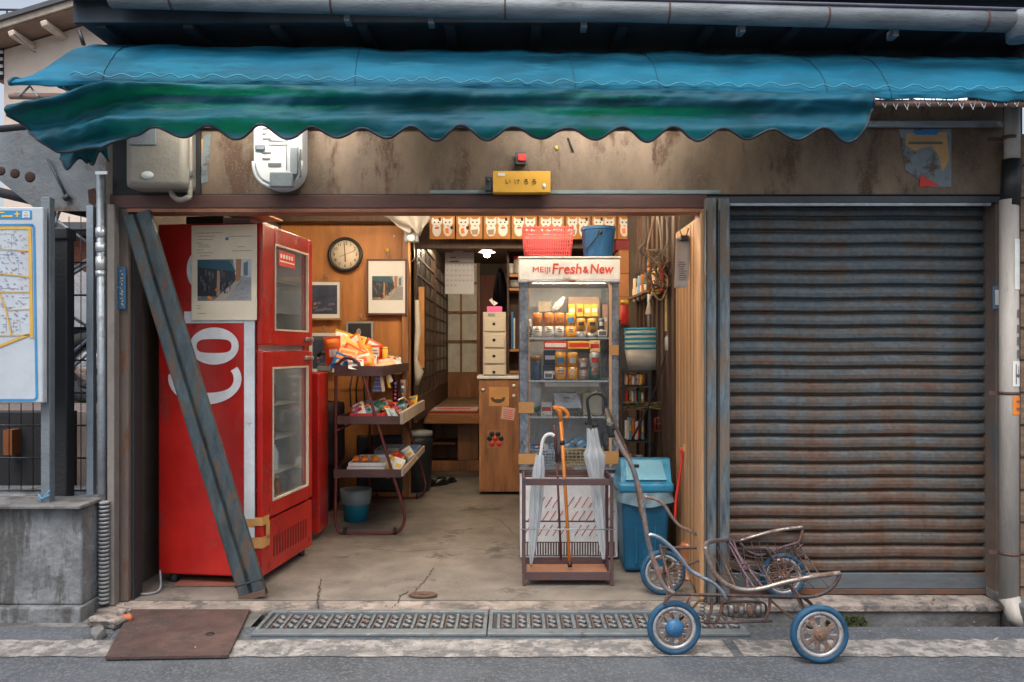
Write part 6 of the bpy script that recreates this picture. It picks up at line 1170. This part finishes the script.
# cane
c0, c1_ = at(570, 567, 4.86), at(561, 420, 4.9); CW_ = mat('orange varnished wood', (.62, .2, .03), .3, st=(3, 3, .5), var=.25, bump=.02); cn = thing('walking_cane', 'orange varnished wooden walking cane with curved handle in the umbrella stand', 'cane', tuple(c0))
b = MB(CW_); b.tube([c0, c1_], [.0095, .0125], 10); b.out('shaft', cn); b = MB(CW_); b.tube([c1_-Vector((0, 0, .01)), at(559.5, 411, 4.9), at(553, 406, 4.9)], [.0125, .018, .011], 10); b.tube([at(556, 408, 4.9), at(563, 409, 4.9), at(568, 414, 4.9), at(567, 418, 4.9)], [.014, .016, .014, .012], 10, smooth_pts=4); b.out('handle', cn)
b = MB(BLK); b.tube([c0, c0+(c1_-c0)*.035], .014, 10); b.tube([c0+(c1_-c0)*.83, c0+(c1_-c0)*.86], .0155, 10); b.out('tip', cn)
# white umbrella
c0, c1_ = at(531, 566, 4.86), at(540, 455, 4.88); um = thing('white_umbrella', 'furled white umbrella with a white hook handle at the left of the stand', 'umbrella', tuple(c0))
CP = mat('milky plastic', (.62, .66, .7), .3, trans=(.7, .75, .8, .35), scale=9, st=(6, 6, 1), var=.2, bump=.08, bs=30)
def furl(name, c0, c1_, rad, parent, n=30, seg=42):
    b = MB(CP); ax_ = (c1_-c0); V = []
    for i in range(n+1):
        t_ = i/n; r0 = lerp_tab(rad, t_); cc_ = c0+ax_*t_
        V.append([b._v(cc_+Vector((math.cos(a)*r0*(1+.36*math.sin(a*6+t_*4)), math.sin(a)*r0*(1+.36*math.sin(a*6+t_*4)), 0))) for a in [2*math.pi*k/seg for k in range(seg)]])
    for A, B_ in zip(V, V[1:]):
        for k in range(seg): b.face([A[k], A[(k+1) % seg], B_[(k+1) % seg], B_[k]], True)
    return b.out(name, parent)
furl('canopy', c0+(c1_-c0)*.02, c1_, [(0, .006), (.15, .018), (.5, .03), (.85, .03), (.93, .024), (1, .02)], um)
b = MB(WHITE); b.tube([c1_-Vector((0, 0, .02)), at(541.5, 448, 4.88), at(543, 440, 4.88), at(546, 435.5, 4.88), at(551, 434, 4.88), at(554, 436, 4.88)], .0105, 10, smooth_pts=4); b.out('handle', um); b = MB(CHR); b.tube([c0-(c1_-c0)*.01, c0+(c1_-c0)*.05], .005, 6); b.out('tip', um)
b = MB(mat('maroon strap stick', (.09, .03, .035), .5)); b.tube([at(557, 462, 4.97), at(554.5, 425, 4.97)], .01, 8); b.tube([at(557, 462, 4.97), at(561, 560, 4.95)], .007, 8); b.out('umbrella_shaft', label='thin dark maroon folded umbrella just left of the orange cane', cat='umbrella')
# clear umbrella
c0, c1_ = at(604, 562, 4.86), at(593.5, 457, 4.88); um = thing('clear_umbrella', 'furled clear plastic umbrella with black crook handle at the right of the stand', 'umbrella', tuple(c0))
furl('canopy', c0+(c1_-c0)*.02, at(592, 428, 4.88), [(0, .006), (.1, .016), (.45, .03), (.62, .034), (.8, .052), (.83, .05), (.835, .033), (1, .026)], um)
b = MB(BLK); b.tube([at(591, 431, 4.88), at(589.5, 418, 4.88), at(587.5, 405, 4.88), at(588, 398, 4.88), at(593, 394, 4.88), at(600, 394, 4.88), at(605, 399, 4.88), at(606, 406, 4.88)], .0095, 10, smooth_pts=4); b.ball(at(591, 428, 4.88), .022, 10); b.ball(at(586, 423, 4.88), .012, 8); b.ball(at(596, 425, 4.88), .012, 8); b.out('handle', um)
b = MB(BLK); b.tube([c0, c0+(c1_-c0)*.03], .011, 8); b.out('tip', um)

# ================================================================ RIGHT SIDE OF THE INTERIOR
b = MB(mat('brown carton', (.4, .17, .06), .7)); b.box(X(619, 7.6), X(645, 7.6), Y(7.6), Y(8.0), Z(320, 7.6), Z(274, 7.6), .006); b.m(mat('carton seam', (.2, .09, .04), .8)).box(X(619, 7.6), X(645, 7.6), Y(7.6)-.002, Y(7.6)-.0005, Z(297, 7.6), Z(296.4, 7.6)); b.out('cardboard_box', label='large lower brown cardboard box against the back wall right of the cooler', cat='box')
b = MB(mat('brown carton', (.4, .17, .06), .7)); b.box(X(619, 7.6), X(643, 7.6), Y(7.6), Y(8.0), Z(273.6, 7.6), Z(250, 7.6), .006); b.out('cardboard_box', label='upper brown cardboard box under the end of the noren', cat='box')
b = MB(mat('dark red cloth', (.2, .02, .025), .7)); b.box(X(617, 7.55), X(640, 7.55), Y(7.6), Y(7.9), Z(249.5, 7.55), Z(239, 7.55), .01); b.out('red_box', label='dark red box on top of the brown cardboard boxes', cat='box')
b = MB(DWOOD); b.box(X(615, 7.6), X(680, 7.6), Y(7.62), Y(8.1), 0, Z(322, 7.6)); b.out('back_counter', label='dark counter against the back wall holding the cardboard boxes', cat='counter')
# shelf rack with baskets
d = 5.95; sr = thing('metal_shelf', 'dark metal shelf rack crowded with goods at the right of the shop', 'shelf', (X(650, d), Y(6.2), 0)); x0, x1 = X(622, d), 1.045; 
for q in ((x0, Y(d)), (x1-.02, Y(d)), (x0, Y(6.5)), (x1-.02, Y(6.5))): b = MB(DGREY); b.box(q[0], q[0]+.02, q[1], q[1]+.02, 0.002, Z(371, d)-.004); b.out('post', sr)
for yy in (370.5, 386, 405, 441, 480): b = MB(DGREY); b.box(x0-.01, x1, Y(d)-.01, Y(6.52), Z(yy, d)-.012, Z(yy, d)+.0); b.out('board', sr)
c = Vector((X(645, 6.05), Y(6.12), Z(370.5, d)+.002)); WB = mat('white basket plastic', (.6, .58, .54), .5, var=.06); CY = mat('cyan rim plastic', (.05, .5, .72), .4, var=.04)
for k in range(5):
    t = thing('nested_basket', ['bottom', 'second', 'third', 'fourth', 'topmost'][k]+' blue rimmed white basket of the nested stack on the metal shelf', 'basket', tuple(c+Vector((0, 0, k*.036))), 'nested blue rimmed white baskets'); z = .036*k
    b = MB(WB); b.lathe([(0, 0), (.12, 0), (.15, .16), (.147, .16), (.117, .005), (0, .005)], c+Vector((0, 0, z)), seg=28, sq=(1.02, .8)); b.out('basket', t)
    b = MB(CY); b.lathe([(.146, .160), (.1535, .160), (.1545, .176), (.146, .178)], c+Vector((0, 0, z)), seg=28, sq=(1.02, .8), closedprof=True); b.out('rim', t)
jar(624.5, 325, 25, 8, REDP, YEL, 6.1, 'red and yellow bottle standing left of the nested baskets', 'bottle')
b = MB(mat('cabinet grey', (.12, .12, .13), .6)); b.box(X(617, 6.2), X(629, 6.2), Y(6.1), Y(6.3), Z(371, 6.2), Z(325.3, 6.1), .004); b.out('dark_box', label='dark upright box under the red and yellow bottle', cat='box')
random.seed(77)
gs = [('orange', ORANGE), ('yellow', YEL), ('white', WHP), ('red', REDP), ('dark green', GREENP), ('cream', mat('bag cream', (.8, .55, .32), .35)), ('grey', GREY), ('pink', mat('sticker pink', (.62, .42, .38), .6)), ('straw brown', mat('straw', (.3, .22, .1), .8)), ('light blue', mat('sky pack', (.2, .4, .6), .4))]
rows = [(385.4, 'upper shelf just under the nested baskets', 6, 11, [5, 0, 2, 7, 1, 6]), (404.4, 'second shelf down of the metal rack', 6, 14, [3, 8, 2, 6, 4, 5]), (440.4, 'third shelf down of the metal rack', 6, 22, [2, 9, 0, 2, 3, 6]), (479.5, 'lowest visible shelf of the metal rack', 5, 26, [2, 7, 3, 2, 6])]
for yb, where, n, hp, cs in rows:
    for k in range(n):
        xa = x0+.03+(x1-x0-.08)*k/n; w_ = (x1-x0-.08)/n*.9; h = min(1, 1.15)*hp*rnd(.8, 1.0)/F*d; nm, m_ = gs[cs[k]]
        b = MB(m_); dd = d+.0+rnd(0, .03); b.obox((xa+w_/2, Y(dd)+.05, Z(yb, d)+h/2+.002), (w_, .1, h), Euler((0, 0, rnd(-.2, .2))), bev=.008, taper=1)
        if k % 2: b.m(random.choice([WHP, INK, REDP, YEL])); b.obox((xa+w_/2, Y(dd)-.003, Z(yb, d)+h*.55), (w_*.6, .003, h*.25))
        b.out('packed_goods', label=f'{nm} pack on the {where}, {["leftmost", "second from the left", "third from the left", "fourth from the left", "second from the right", "rightmost"][k if n == 6 or k < 4 else 5]}', cat='packaged goods', group='goods on the metal rack shelves')
b = MB(mat('straw', (.3, .22, .1), .8))
for i in range(90): p0 = at(rnd(620, 668), rnd(402, 410), d-.03+rnd(0, .1)); b.tube([p0, p0+Vector((rnd(-.06, .12), rnd(-.03, .02), rnd(-.015, .015)))], .004, 4)
b.out('straw_bundle', label='bundle of brown straw on the shelf below the nested baskets', cat='straw bundle')
b = MB(mat('red basket plastic', (.5, .03, .03), .4)); 
for yy in (418, 424, 431): b.tube([at(655, yy, 5.9), at(676, yy-1, 5.9)], .005, 5)
for px in (655, 662, 669, 676): b.tube([at(px, 418, 5.9), at(px, 432, 5.9)], .004, 5)
b.out('red_rack', label='small red wire rack against the jamb behind the blue bin', cat='rack')
b = MB(DWOOD)
for k in range(9): y_ = Y(5.35)+k*.2; b.box(1.096, 1.1195, y_, y_+.09, 0, 2.72)
b.m(mat('wall shelf board', (.2, .11, .06), .7)).box(1.02, 1.0955, Y(5.5), Y(7.0), 1.86, 1.88)
b.out('wall_slats', shop)
random.seed(41)
hang = [('red', REDP), ('yellow', YEL), ('white', WHP), ('green', GREENP), ('orange', ORANGE), ('sky blue', MC['sky pack']), ('cream', MC['bag cream']), ('pink', MC['sticker pink'])]
for k in range(7):
    nm, m_ = hang[k % 8]; dd = 5.6+(k % 7)*.2; zt_k = 2.05 if k < 7 else 1.62; c = Vector((1.06, Y(dd), zt_k-.12))
    b = MB(m_); b.obox(c, (.03, .13, .2), Euler((rnd(-.1, .1), rnd(-.1, .1), rnd(-.3, .3))), bev=.01); b.m(WHP if m_ != WHP else REDP).obox(c-Vector((.018, 0, .02)), (.004, .09, .07), None); b.m(BLK).tube([c+Vector((0, 0, .1)), c+Vector((.02, 0, .2))], .003, 4)
    b.out('hanging_packet', label=f'{nm} packet, number {["one", "two", "three", "four", "five", "six", "seven"][k % 7]} from the doorway in the row on the right wall', cat='packet', group='packets hanging on the right wall')
# hanging tangle, papers, broom
random.seed(13)
for k, (pts, m_, r_, lab) in enumerate((
    ([(655, 214), (650, 235), (648, 252), (660, 268), (668, 280), (662, 300), (652, 292)], mat('brown rope', (.2, .13, .09), .8), .008, 'brown rope looping down left of the hanging white paper'),
    ([(666, 214), (668, 240), (660, 258), (656, 270), (668, 285), (676, 292), (672, 318)], mat('grey flex', (.14, .14, .15), .6), .007, 'grey flex looping beside the brown rope'),
    ([(645, 214), (646, 240), (640, 250), (648, 258), (658, 260)], mat('dark flex', (.05, .05, .05), .6), .008, 'dark flex hanging at the end of the noren'),
    ([(672, 232), (670, 255), (676, 282), (672, 300), (676, 318), (668, 345), (655, 390), (632, 440)], BLK, .007, 'long black strap slanting down across the nested baskets'),
    ([(658, 214), (661, 250), (652, 262), (656, 276), (650, 300)], mat('pale cord', (.35, .27, .2), .8), .006, 'pale cord tangled above the broom head'))):
    b = MB(m_); b.tube([at(x_, y_, 5.5+.06*k) for x_, y_ in pts], r_, 7, smooth_pts=6); b.out('cord', label=lab, cat='cord')
b = MB(mat('knot of cords', (.16, .11, .08), .8))
for i in range(26):
    c = at(rnd(650, 664), rnd(255, 285), 5.45+rnd(0, .15)); b.tube([c+Vector((rnd(-.06, .06), rnd(-.03, .03), rnd(-.07, .07))) for _ in range(4)], .005, 5, smooth_pts=4)
b.out('cord_tangle', label='knotted tangle of brown cords hanging in the doorway at the right', cat='cord tangle')
b = MB(mat('note paper', (.6, .58, .55), .8, var=.04)); d = 4.85; b.grid(lambda u, v: at(676+14.5*u-(2.5*v if u < .5 else 3.5*v), 238+50*v, d)+Vector((0, .01*math.sin(u*4)-.02*v, 0)), 6, 8); b.m(INK)
for k in range(9): p0 = at(678+rnd(0, 1), 262+k*2.2, d-.02); p1 = at(684+rnd(0, 4), 262+k*2.2, d-.02); b.prism([p0, p1, p1+Vector((0, 0, -.003)), p0+Vector((0, 0, -.003))], (0, .001, 0))
nt_ = b.out('hanging_note', label='long white paper note clipped to the wooden jamb', cat='note', solid=.001, recalc=False)
b = MB(DGREY); b.box(X(680, d), X(688, d), Y(d)-.03, Y(d)+.01, Z(241, d), Z(236, d), .003); b.tube([at(682, 236, d), at(679, 228, d)], .003, 5); b.tube([at(686, 236, d), at(689, 228, d)], .003, 5); b.out('clip', nt_)
bm2 = thing('broom', 'broom with orange and white handle hanging head down behind the cooler', 'broom', tuple(at(648, 330, 5.8)))
b = MB(ORANGE); b.tube([at(649, 262, 5.8), at(649, 294, 5.8)], .012, 8); b.m(WHP).tube([at(649, 294.2, 5.8), at(649, 304, 5.8)], .012, 8); b.m(GREY).tube([at(649, 304.3, 5.8), at(649, 328, 5.8)], .012, 8); b.out('handle', bm2); b = MB(mat('cream cone', (.62, .52, .42), .5)); b.lathe([(.03, -.075), (.012, .0), (.01, .03)], at(649, 304, 5.8), seg=16); b.out('head', bm2)
b = MB(mat('yellow leaflet', (.65, .5, .2), .7, scale=9, var=.3)); d = 5.6; b.box(X(665, d), X(677.5, d), Y(d), Y(d)+.005, Z(331, d), Z(278, d)); b.m(YEL).box(X(669, d), X(677, d), Y(d)-.003, Y(d)-.001, Z(330, d), Z(316, d)); b.m(GREENP).box(X(672, d), X(677, d), Y(d)-.003, Y(d)-.001, Z(315, d), Z(309, d)); b.m(INK)
for k in range(7): b.box(X(667, d), X(667+rnd(3, 8), d), Y(d)-.003, Y(d)-.001, Z(284+k*3.2, d), Z(283+k*3.2, d))
b.out('leaflet', label='yellow and green leaflet pinned below the white hanging note', cat='leaflet')
b = MB(mat('clear jug', (.4, .44, .45), .2)); b.lathe([(.03, 0), (.05, .02), (.05, .1), (.02, .14), (.02, .17)], at(672, 352, 5.6), seg=14); b.out('jug', label='clear plastic bottle below the yellow leaflet', cat='bottle')
b = MB(mat('dark drum', (.035, .035, .04), .6)); b.lathe([(.0, .0), (.045, 0), (.05, .13), (.0, .13)], at(673, 369, 5.75), seg=16); b.out('dark_jar', label='dark jar standing right of the nested baskets', cat='jar')
# electric heater / can and stick by the jamb
b = MB(mat('copper tin', (.42, .17, .08), .4, .3, rust=.2)); c = (X(690, 4.92), Y(4.92), .002); b.lathe([(.0, .0), (.062, .0), (.065, .01), (.062, .012), (.062, .19), (.066, .2), (.05, .225), (0, .226)], c, seg=26); b.m(INK)
for k in range(7): curved(b, c[0], c[1], .0625, -.5, .3, .04+k*.013, .045+k*.013, 4)
b.out('copper_tin', label='copper coloured tin standing on the floor against the wooden jamb', cat='tin')
b = MB(REDP); b.tube([at(684, 452, 5.0), at(683, 449, 5.0), at(681, 450, 5.0), at(682, 458, 5.0), at(679, 480, 5.0), at(676, 500, 5.0), at(675, 520, 5.0)], .009, 8, smooth_pts=4); b.out('red_hook_stick', label='red hooked shutter pole leaning on the wooden jamb', cat='pole')
t_ = MB(TAPE); t_.box(X(683, 4.98), X(687, 4.98), Y(4.98), Y(5.0), Z(452, 4.98), Z(444, 4.98), .003); t_.out('wall_peg', label='small tan peg above the red hooked pole', cat='peg')
b = MB(mat('grey basket lid', (.16, .14, .13), .7)); b.lathe([(.0, 0), (.12, 0), (.13, .5), (.135, .53), (.12, .55), (0, .56)], (.93, Y(5.72), .0), seg=24); b.out('grey_drum', label='grey drum behind the blue swing bin', cat='drum')
# swing bin
BL = mat('blue bin plastic', (.006, .1, .2), .42, var=.2, scale=3, rust=.2, rcol=(.02, .13, .24)); LID = mat('light blue lid plastic', (.025, .22, .38), .35, var=.2, scale=4, rust=.25, rcol=(.12, .3, .42), rs=5)
bn = thing('swing_bin', 'blue plastic swing bin with lighter lid and clear bag beside the display cooler', 'bin', (.885, Y(5.2), 0)); bx0, bx1, by0, by1 = X(620, 5.1)+.0, X(668, 5.1), Y(5.02), Y(5.33)
b = MB(BL); b.obox(((bx0+bx1)/2, (by0+by1)/2, .26), (bx1-bx0, by1-by0, .5), None, .03, .86); b.m(mat('blue rib', (.01, .13, .24), .4))
for k in (-.6, .6): b.obox(((bx0+bx1)/2+k*.1, by0+.012, .24), (.012, .012, .36), Euler((-.045, 0, 0)), bev=.004)
b.out('body', bn)
b = MB(LID); zl = .512; mx_, my_ = (bx0+bx1)/2, (by0+by1)/2; W2, D2 = (bx1-bx0)/2+.02, (by1-by0)/2+.02
b.obox((mx_, my_, zl+.035), (W2*2, D2*2, .06), None, .02); b.prism([(mx_-W2+.015, my_-D2+.015, zl+.066), (mx_-W2+.03, my_-.03, zl+.2), (mx_-W2+.03, my_+.05, zl+.2), (mx_-W2+.015, my_+D2-.015, zl+.066)], (2*W2-.03, 0, 0)); b.out('lid', bn)
b = MB(mat('flap blue', (.14, .36, .48), .35, var=.2)); b.prism([(mx_-W2+.045, my_-D2+.02, zl+.082), (mx_+W2-.045, my_-D2+.02, zl+.082), (mx_+W2-.06, my_-.045, zl+.192), (mx_-W2+.06, my_-.045, zl+.192)], (0, -.008, .004)); b.m(BLK).obox((mx_-.06, my_-.09, zl+.165), (.05, .02, .02), None, .006); b.out('flap', bn)
b = MB(mat('clear bin bag', (.3, .45, .52), .2, trans=(.4, .55, .6, .4), scale=12, var=.3, bump=.15, bs=25)); n = 60
def bagf(u, v):
    a = u*2*math.pi; cx_, sy_ = math.cos(a), math.sin(a); k = 1/max(abs(cx_), abs(sy_))**.8; return Vector((mx_+cx_*k*(W2+.004+.008*v+.006*math.sin(a*13+v*4)), my_+sy_*k*(D2-.002+.01*v+.006*math.sin(a*11+v*3)), zl+.006-.075*v-.018*math.sin(a*3)*v))
b.grid(bagf, n, 6); b.out('bag', bn, recalc=False)
# ================================================================ STROLLER FRAME
ct = thing('stroller_frame', 'bare rusty chrome pushchair frame on four blue tyred wheels before the shutter', 'pushchair', (1.1, Y(4.1), -.018))
DN, DF = 3.70, 4.58
BT = mat('blue tyre rubber', (.009, .062, .13), .65, var=.4, scale=9, rust=.35, rcol=(.05, .1, .14), rs=16, bump=.06)
RIM = mat('worn rim white', (.42, .43, .44), .4, .4, rust=.42, rcol=(.25, .17, .13), rs=22)
RIMM = mat('speckled chrome rim', (.36, .34, .33), .35, .9, rust=.58, rcol=(.18, .1, .07), rs=26)
BR_ = mat('rusty chrome tube', (.33, .32, .33), .3, .9, scale=5, rust=.6, rcol=(.2, .115, .09), rs=9)
BRD = mat('brown rusted tube', (.1, .07, .06), .6, .3, rust=.45, rcol=(.2, .09, .05), rs=12)
DKI = mat('dark rusty iron', (.07, .05, .05), .6, .3, rust=.45, rcol=(.15, .07, .05), rs=16)
def wheel(cx_, cy_, cz_, r, cap, spokes):
    w_ = MB(BT); tr = r*.085+.004; prof = [(r-tr+tr*math.cos(a), tr*1.25*math.sin(a)) for a in [k*math.pi/6 for k in range(12)]]
    w_.lathe(prof, (cx_, cy_, cz_), 'Y', 44, closedprof=True); wh = w_.out('wheel', ct)
    b = MB(RIM); ro = r-2*tr+.003; b.lathe([(ro, -.012), (ro, .012), (ro-.014, .010), (ro-.016, .0), (ro-.014, -.010)], (cx_, cy_, cz_), 'Y', 40, closedprof=True); b.m(RIMM); ri = ro-.015; n = 72
    rr_ = [ri, ri*.86, ri*.80, ri*.68, ri*.56, ri*.46, ri*.40, ri*.2]
    V = [[b._v((cx_+q*math.cos(2*math.pi*k/n), cy_-.004-.010*(1-q/ri), cz_+q*math.sin(2*math.pi*k/n))) for k in range(n)] for q in rr_]
    for j in range(7):
        for k in range(n):
            kk = k % 9
            if spokes == 8 and 2 <= j <= 4 and kk < (4 if j < 4 else 3) and kk >= 0: continue
            if spokes == 16 and 1 <= j <= 5 and kk < 6: continue
            b.face([V[j][k], V[j][(k+1) % n], V[j+1][(k+1) % n], V[j+1][k]], True)
    b.out('rim', wh, solid=.003, recalc=False)
    if cap: b = MB(mat('blue hub cap', (.03, .13, .28), .4, rust=.2, rcol=(.15, .3, .42), rs=20)); b.lathe([(0, -.035), (.012, -.034), (.03, -.027), (.043, -.015), (.045, -.010), (.0, -.009)], (cx_, cy_, cz_), 'Y', 28); b.out('hub_cap', wh)
    else: b = MB(mat('rusty hub', (.3, .2, .15), .4, .6, rust=.4, rs=30)); b.lathe([(.0, -.032), (.008, -.032), (.008, -.022), (.022, -.02), (.024, -.014), (.034, -.012), (.036, -.006), (0, -.005)], (cx_, cy_, cz_), 'Y', 24, smooth=False); b.out('hub', wh)
W = [(.765, Y(3.74), -.018+.128, .128, True, 8), (1.412, Y(3.64), -.018+.134, .134, False, 8), (.877, Y(4.6), .130, .132, False, 16), (1.55, Y(4.53), .130, .130, False, 16)]
for w_ in W: wheel(*w_)
b = MB(DKI)
for i, j in ((0, 2), (1, 3)):
    b = MB(DKI); p_, q_ = Vector(W[i][:3]), Vector(W[j][:3]); b.tube([p_+Vector((0, .01, 0)), q_-Vector((0, .01, 0))], .007, 8); b.out('axle', ct)
def pp(L, dd): return [at(x_, y_, dd) for x_, y_ in L]
def tb(name, pts, r, m_, k=6, seg=10): b = MB(m_); b.tube(pts, r, seg, smooth_pts=k); return b.out(name, ct)
hN = pp([(612, 428), (621, 447), (632, 467), (640, 492), (644, 515), (648, 540), (655, 565), (664, 586), (674, 593)], DN); tb('push_handle', hN, .0115, BR_)
hF = pp([(607, 411), (614, 424), (625, 448), (635, 478), (641, 510), (646, 530), (651, 546)], DF); tb('push_handle', hF, .0115, BRD)
b = MB(BLK); gN, gF = at(612, 430, DN), at(607, 411, DF); b.tube([gN+Vector((0, -.0, 0)), gF], .018, 12); b.tube([at(612, 437, DN), at(610, 424, DN), gN], .0175, 12, smooth_pts=4); b.out('grip', ct)
tb('arm_rest', pp([(647, 536), (653, 535), (663, 540), (677, 553), (689, 569), (700, 576), (712, 582), (720, 589), (726, 598)], DN), .0095, mat('bluish chrome', (.38, .44, .52), .3, .9, rust=.3, rcol=(.2, .13, .1), rs=9))
tb('arm_rest', pp([(645, 497), (655, 499), (664, 505), (672, 517), (680, 526), (690, 531), (698, 536), (703, 545)], DF), .0095, BR_)
tb('basket_rail', pp([(705, 547), (708, 558), (714, 572), (723, 582), (735, 588), (748, 590), (764, 588), (782, 583), (810, 577), (840, 573)], DN), .0115, mat('tan chrome tube', (.36, .31, .28), .32, .8, rust=.5, rcol=(.15, .09, .07), rs=8))
pts = [at(705, 548, DN), at(707, 543, 3.85), at(714, 541, 4.1), at(724, 540, 4.35)]+pp([(737, 541), (752, 537), (770, 532), (786, 529), (803, 527)], DF)
tb('basket_rail', pts, .0115, mat('tan chrome tube', (.45, .36, .3), .3, .8))
tb('basket_end', pp([(840, 573), (837, 581), (829, 590), (815, 596), (798, 597)], DN), .009, DKI)
tb('basket_end', pp([(803, 528), (801, 536), (797, 544), (790, 552)], DF), .008, BRD)
tb('sling', pp([(740, 543), (748, 551), (758, 555), (766, 554), (780, 548), (797, 543)], DF), .008, mat('purple cord', (.12, .075, .095), .8))
# lower frame
def fz_(x_, y_, dd): return at(x_, y_, dd)
n1, n2 = at(674, 594, DN), at(800, 597, DN); f1 = Vector((n1.x+.1, Y(DF), n1.z)); f2 = Vector((n2.x+.12, Y(DF), n2.z))
tb('lower_bar', [n1, n2], .008, DKI, 0); tb('lower_bar', [f1, f2], .008, DKI, 0); tb('lower_bar', [n1, f1], .007, DKI, 0); tb('lower_bar', [n2, f2], .007, DKI, 0)
tb('lower_bar', [at(664, 605, DN), at(668, 597, DN), at(676, 593, DN)], .007, DKI, 4)
for a, c in (((717, 547, 4.4), (735, 586, DN)), ((756, 555, 4.5), (773, 586, DN)), ((792, 545, DF), (812, 577, DN)), ((797, 543, DF), (828, 587, DN)), ((648, 540, DN), (663, 588, DN)), ((688, 570, DN), (697, 596, DN)), ((660, 545, 4.2), (672, 592, 3.8))):
    tb('strut', [at(*a), at(*c)], .0045, BRD, 0, 6)
for k, L in enumerate(([(726, 539, 4.45), (733, 552, 4.3), (744, 572, 4.0), (752, 584, 3.8), (756, 592, DN)], [(733, 539, 4.45), (738, 553, 4.3), (747, 566, 4.1), (757, 580, 3.8), (763, 587, DN)], [(729, 540, 4.4), (741, 560, 4.2), (746, 575, 4.0), (748, 588, DN)], [(799, 543, DF), (805, 555, 4.3), (806, 558, 4.2)])):
    tb('tied_cord', [at(*q) for q in L], .0055, mat('purple cord', (.12, .075, .095), .8), 5, 6)
b = MB(mat('purple cord', (.12, .075, .095), .8))
for i in range(10): c = at(745, 568, 4.05); b.tube([c+Vector((rnd(-.025, .025), rnd(-.02, .02), rnd(-.03, .03))) for _ in range(3)], .0045, 5, smooth_pts=3)
b.out('cord_knot', ct)
b = None
for k in range(11):      # loose wires of the former basket
    u = k/10; a = at(712+78*u, 548-6*math.sin(u*3)+rnd(-2, 2), 4.5); c = at(722+92*u, 586-4*math.sin(u*4)+rnd(-2, 2), DN+.05); m2_ = (a+c)/2+Vector((rnd(-.03, .03), 0, rnd(-.07, -.02)))
    tb('basket_wire', [a, m2_, c], .0028, DKI, 5, 5)
for k in range(5):
    dd = 3.85+k*.15; tb('basket_wire', [at(716+4*k, 578-7*k, dd), at(745+3*k, 590-8*k, dd), at(780+2*k, 586-8*k, dd), at(815-3*k, 576-8*k, dd)], .0028, BRD, 5, 5)
# suspension: hangers from the lower frame to the axles, coil springs
def coil(p0, p1, r, n, wr, m_, name='coil_spring'):
    ax_ = (p1-p0); t_ = ax_.normalized(); u = t_.cross(Vector((0, 1, 0))); u = u.normalized() if u.length > .1 else Vector((1, 0, 0)); v = t_.cross(u)
    b = MB(m_); N_ = n*10; b.tube([p0+ax_*(i/N_)+(u*math.cos(2*math.pi*i/10)+v*math.sin(2*math.pi*i/10))*r for i in range(N_+1)], wr, 5); return b.out(name, ct)
coil(at(703, 598, DN+.02), at(702, 624, DN+.02), .012, 7, .0025, DKI)
coil(at(773, 555, 4.45), at(775, 578, 4.45), .022, 7, .004, BRD); coil(at(678, 560, 4.45), at(678, 585, 4.45), .022, 7, .004, BRD)
for (xa, ya), (xc_, yc_) in (((712, 597), (706, 624)), ((770, 597), (764, 622)), ((716, 622), (722, 600))): tb('hanger', [at(xa, ya, DN+.03), at((xa+xc_)/2+2, (ya+yc_)/2, DN+.03), at(xc_, yc_, DN+.03)], .0075, BRD, 4, 8)
tb('lower_link', [at(704, 623, DN+.03), at(772, 621, DN+.03)], .007, DKI, 0, 8)
b = MB(DKI); rp = [at(725+3, 602, DN+.05), at(760, 602, DN+.05), at(766, 607, DN+.05), at(764, 614, DN+.05), at(758, 617, DN+.05), at(728, 616, DN+.05), at(722, 611, DN+.05), at(723, 605, DN+.05)]; b.tube(rp, .006, 6, closed=True, smooth_pts=4)
for k, px in enumerate((731, 741, 750, 758)): b.m(RIMM); b.tube([at(px, 604, DN+.05), at(px, 615, DN+.05)], .017, 10); b.m(DKI).ball(at(px-4.5, 602, DN+.05), .008, 6)
b.out('spring_link', ct)
wl, wr_ = Vector(W[0][:3]), Vector(W[1][:3]); fl_, fr_ = Vector(W[2][:3]), Vector(W[3][:3])
for cw, tops in ((wl, (at(700, 600, DN+.04), at(690, 597, DN+.04))), (wr_, (at(770, 600, DN+.04), at(800, 598, DN+.04)))):
    for tp_ in tops: tb('leaf_arm', [cw+Vector((0, .03, 0)), (cw+tp_)/2+Vector((0, .03, -.015)), tp_], .006, BRD, 4, 8)
for cw, base in ((fl_, f1), (fr_, f2)):
    tb('leaf_arm', [cw-Vector((0, .03, 0)), cw+Vector((.0, -.03, .08)), base+Vector((.03, 0, 0))], .006, BRD, 4, 8); 
tb('leaf_arm', [fl_-Vector((0, .03, 0)), at(700, 560, 4.5), at(712, 553, 4.5)], .006, DKI, 4, 8); tb('leaf_arm', [fr_-Vector((0, .03, 0)), at(760, 575, 4.5), at(735, 560, 4.5)], .006, mat('bluish chrome', (.38, .44, .52), .3, .9), 4, 8)
b = MB(DKI)
for px in range(680, 800, 12): b.ball(at(px, 594.5+(px-680)*.02, DN-.008), .0065, 6)
b.out('rivet', ct); tb('strut', [at(690, 600, DN+.1), at(688, 612, DN+.1), at(697, 616, DN+.1), at(706, 620, DN+.05)], .005, RIMM, 4, 6)
tb('strut', [at(790, 598, DN), at(800, 596, DN+.02), at(812, 605, DN+.02), at(814, 614, DN+.02)], .008, DKI, 4, 8)
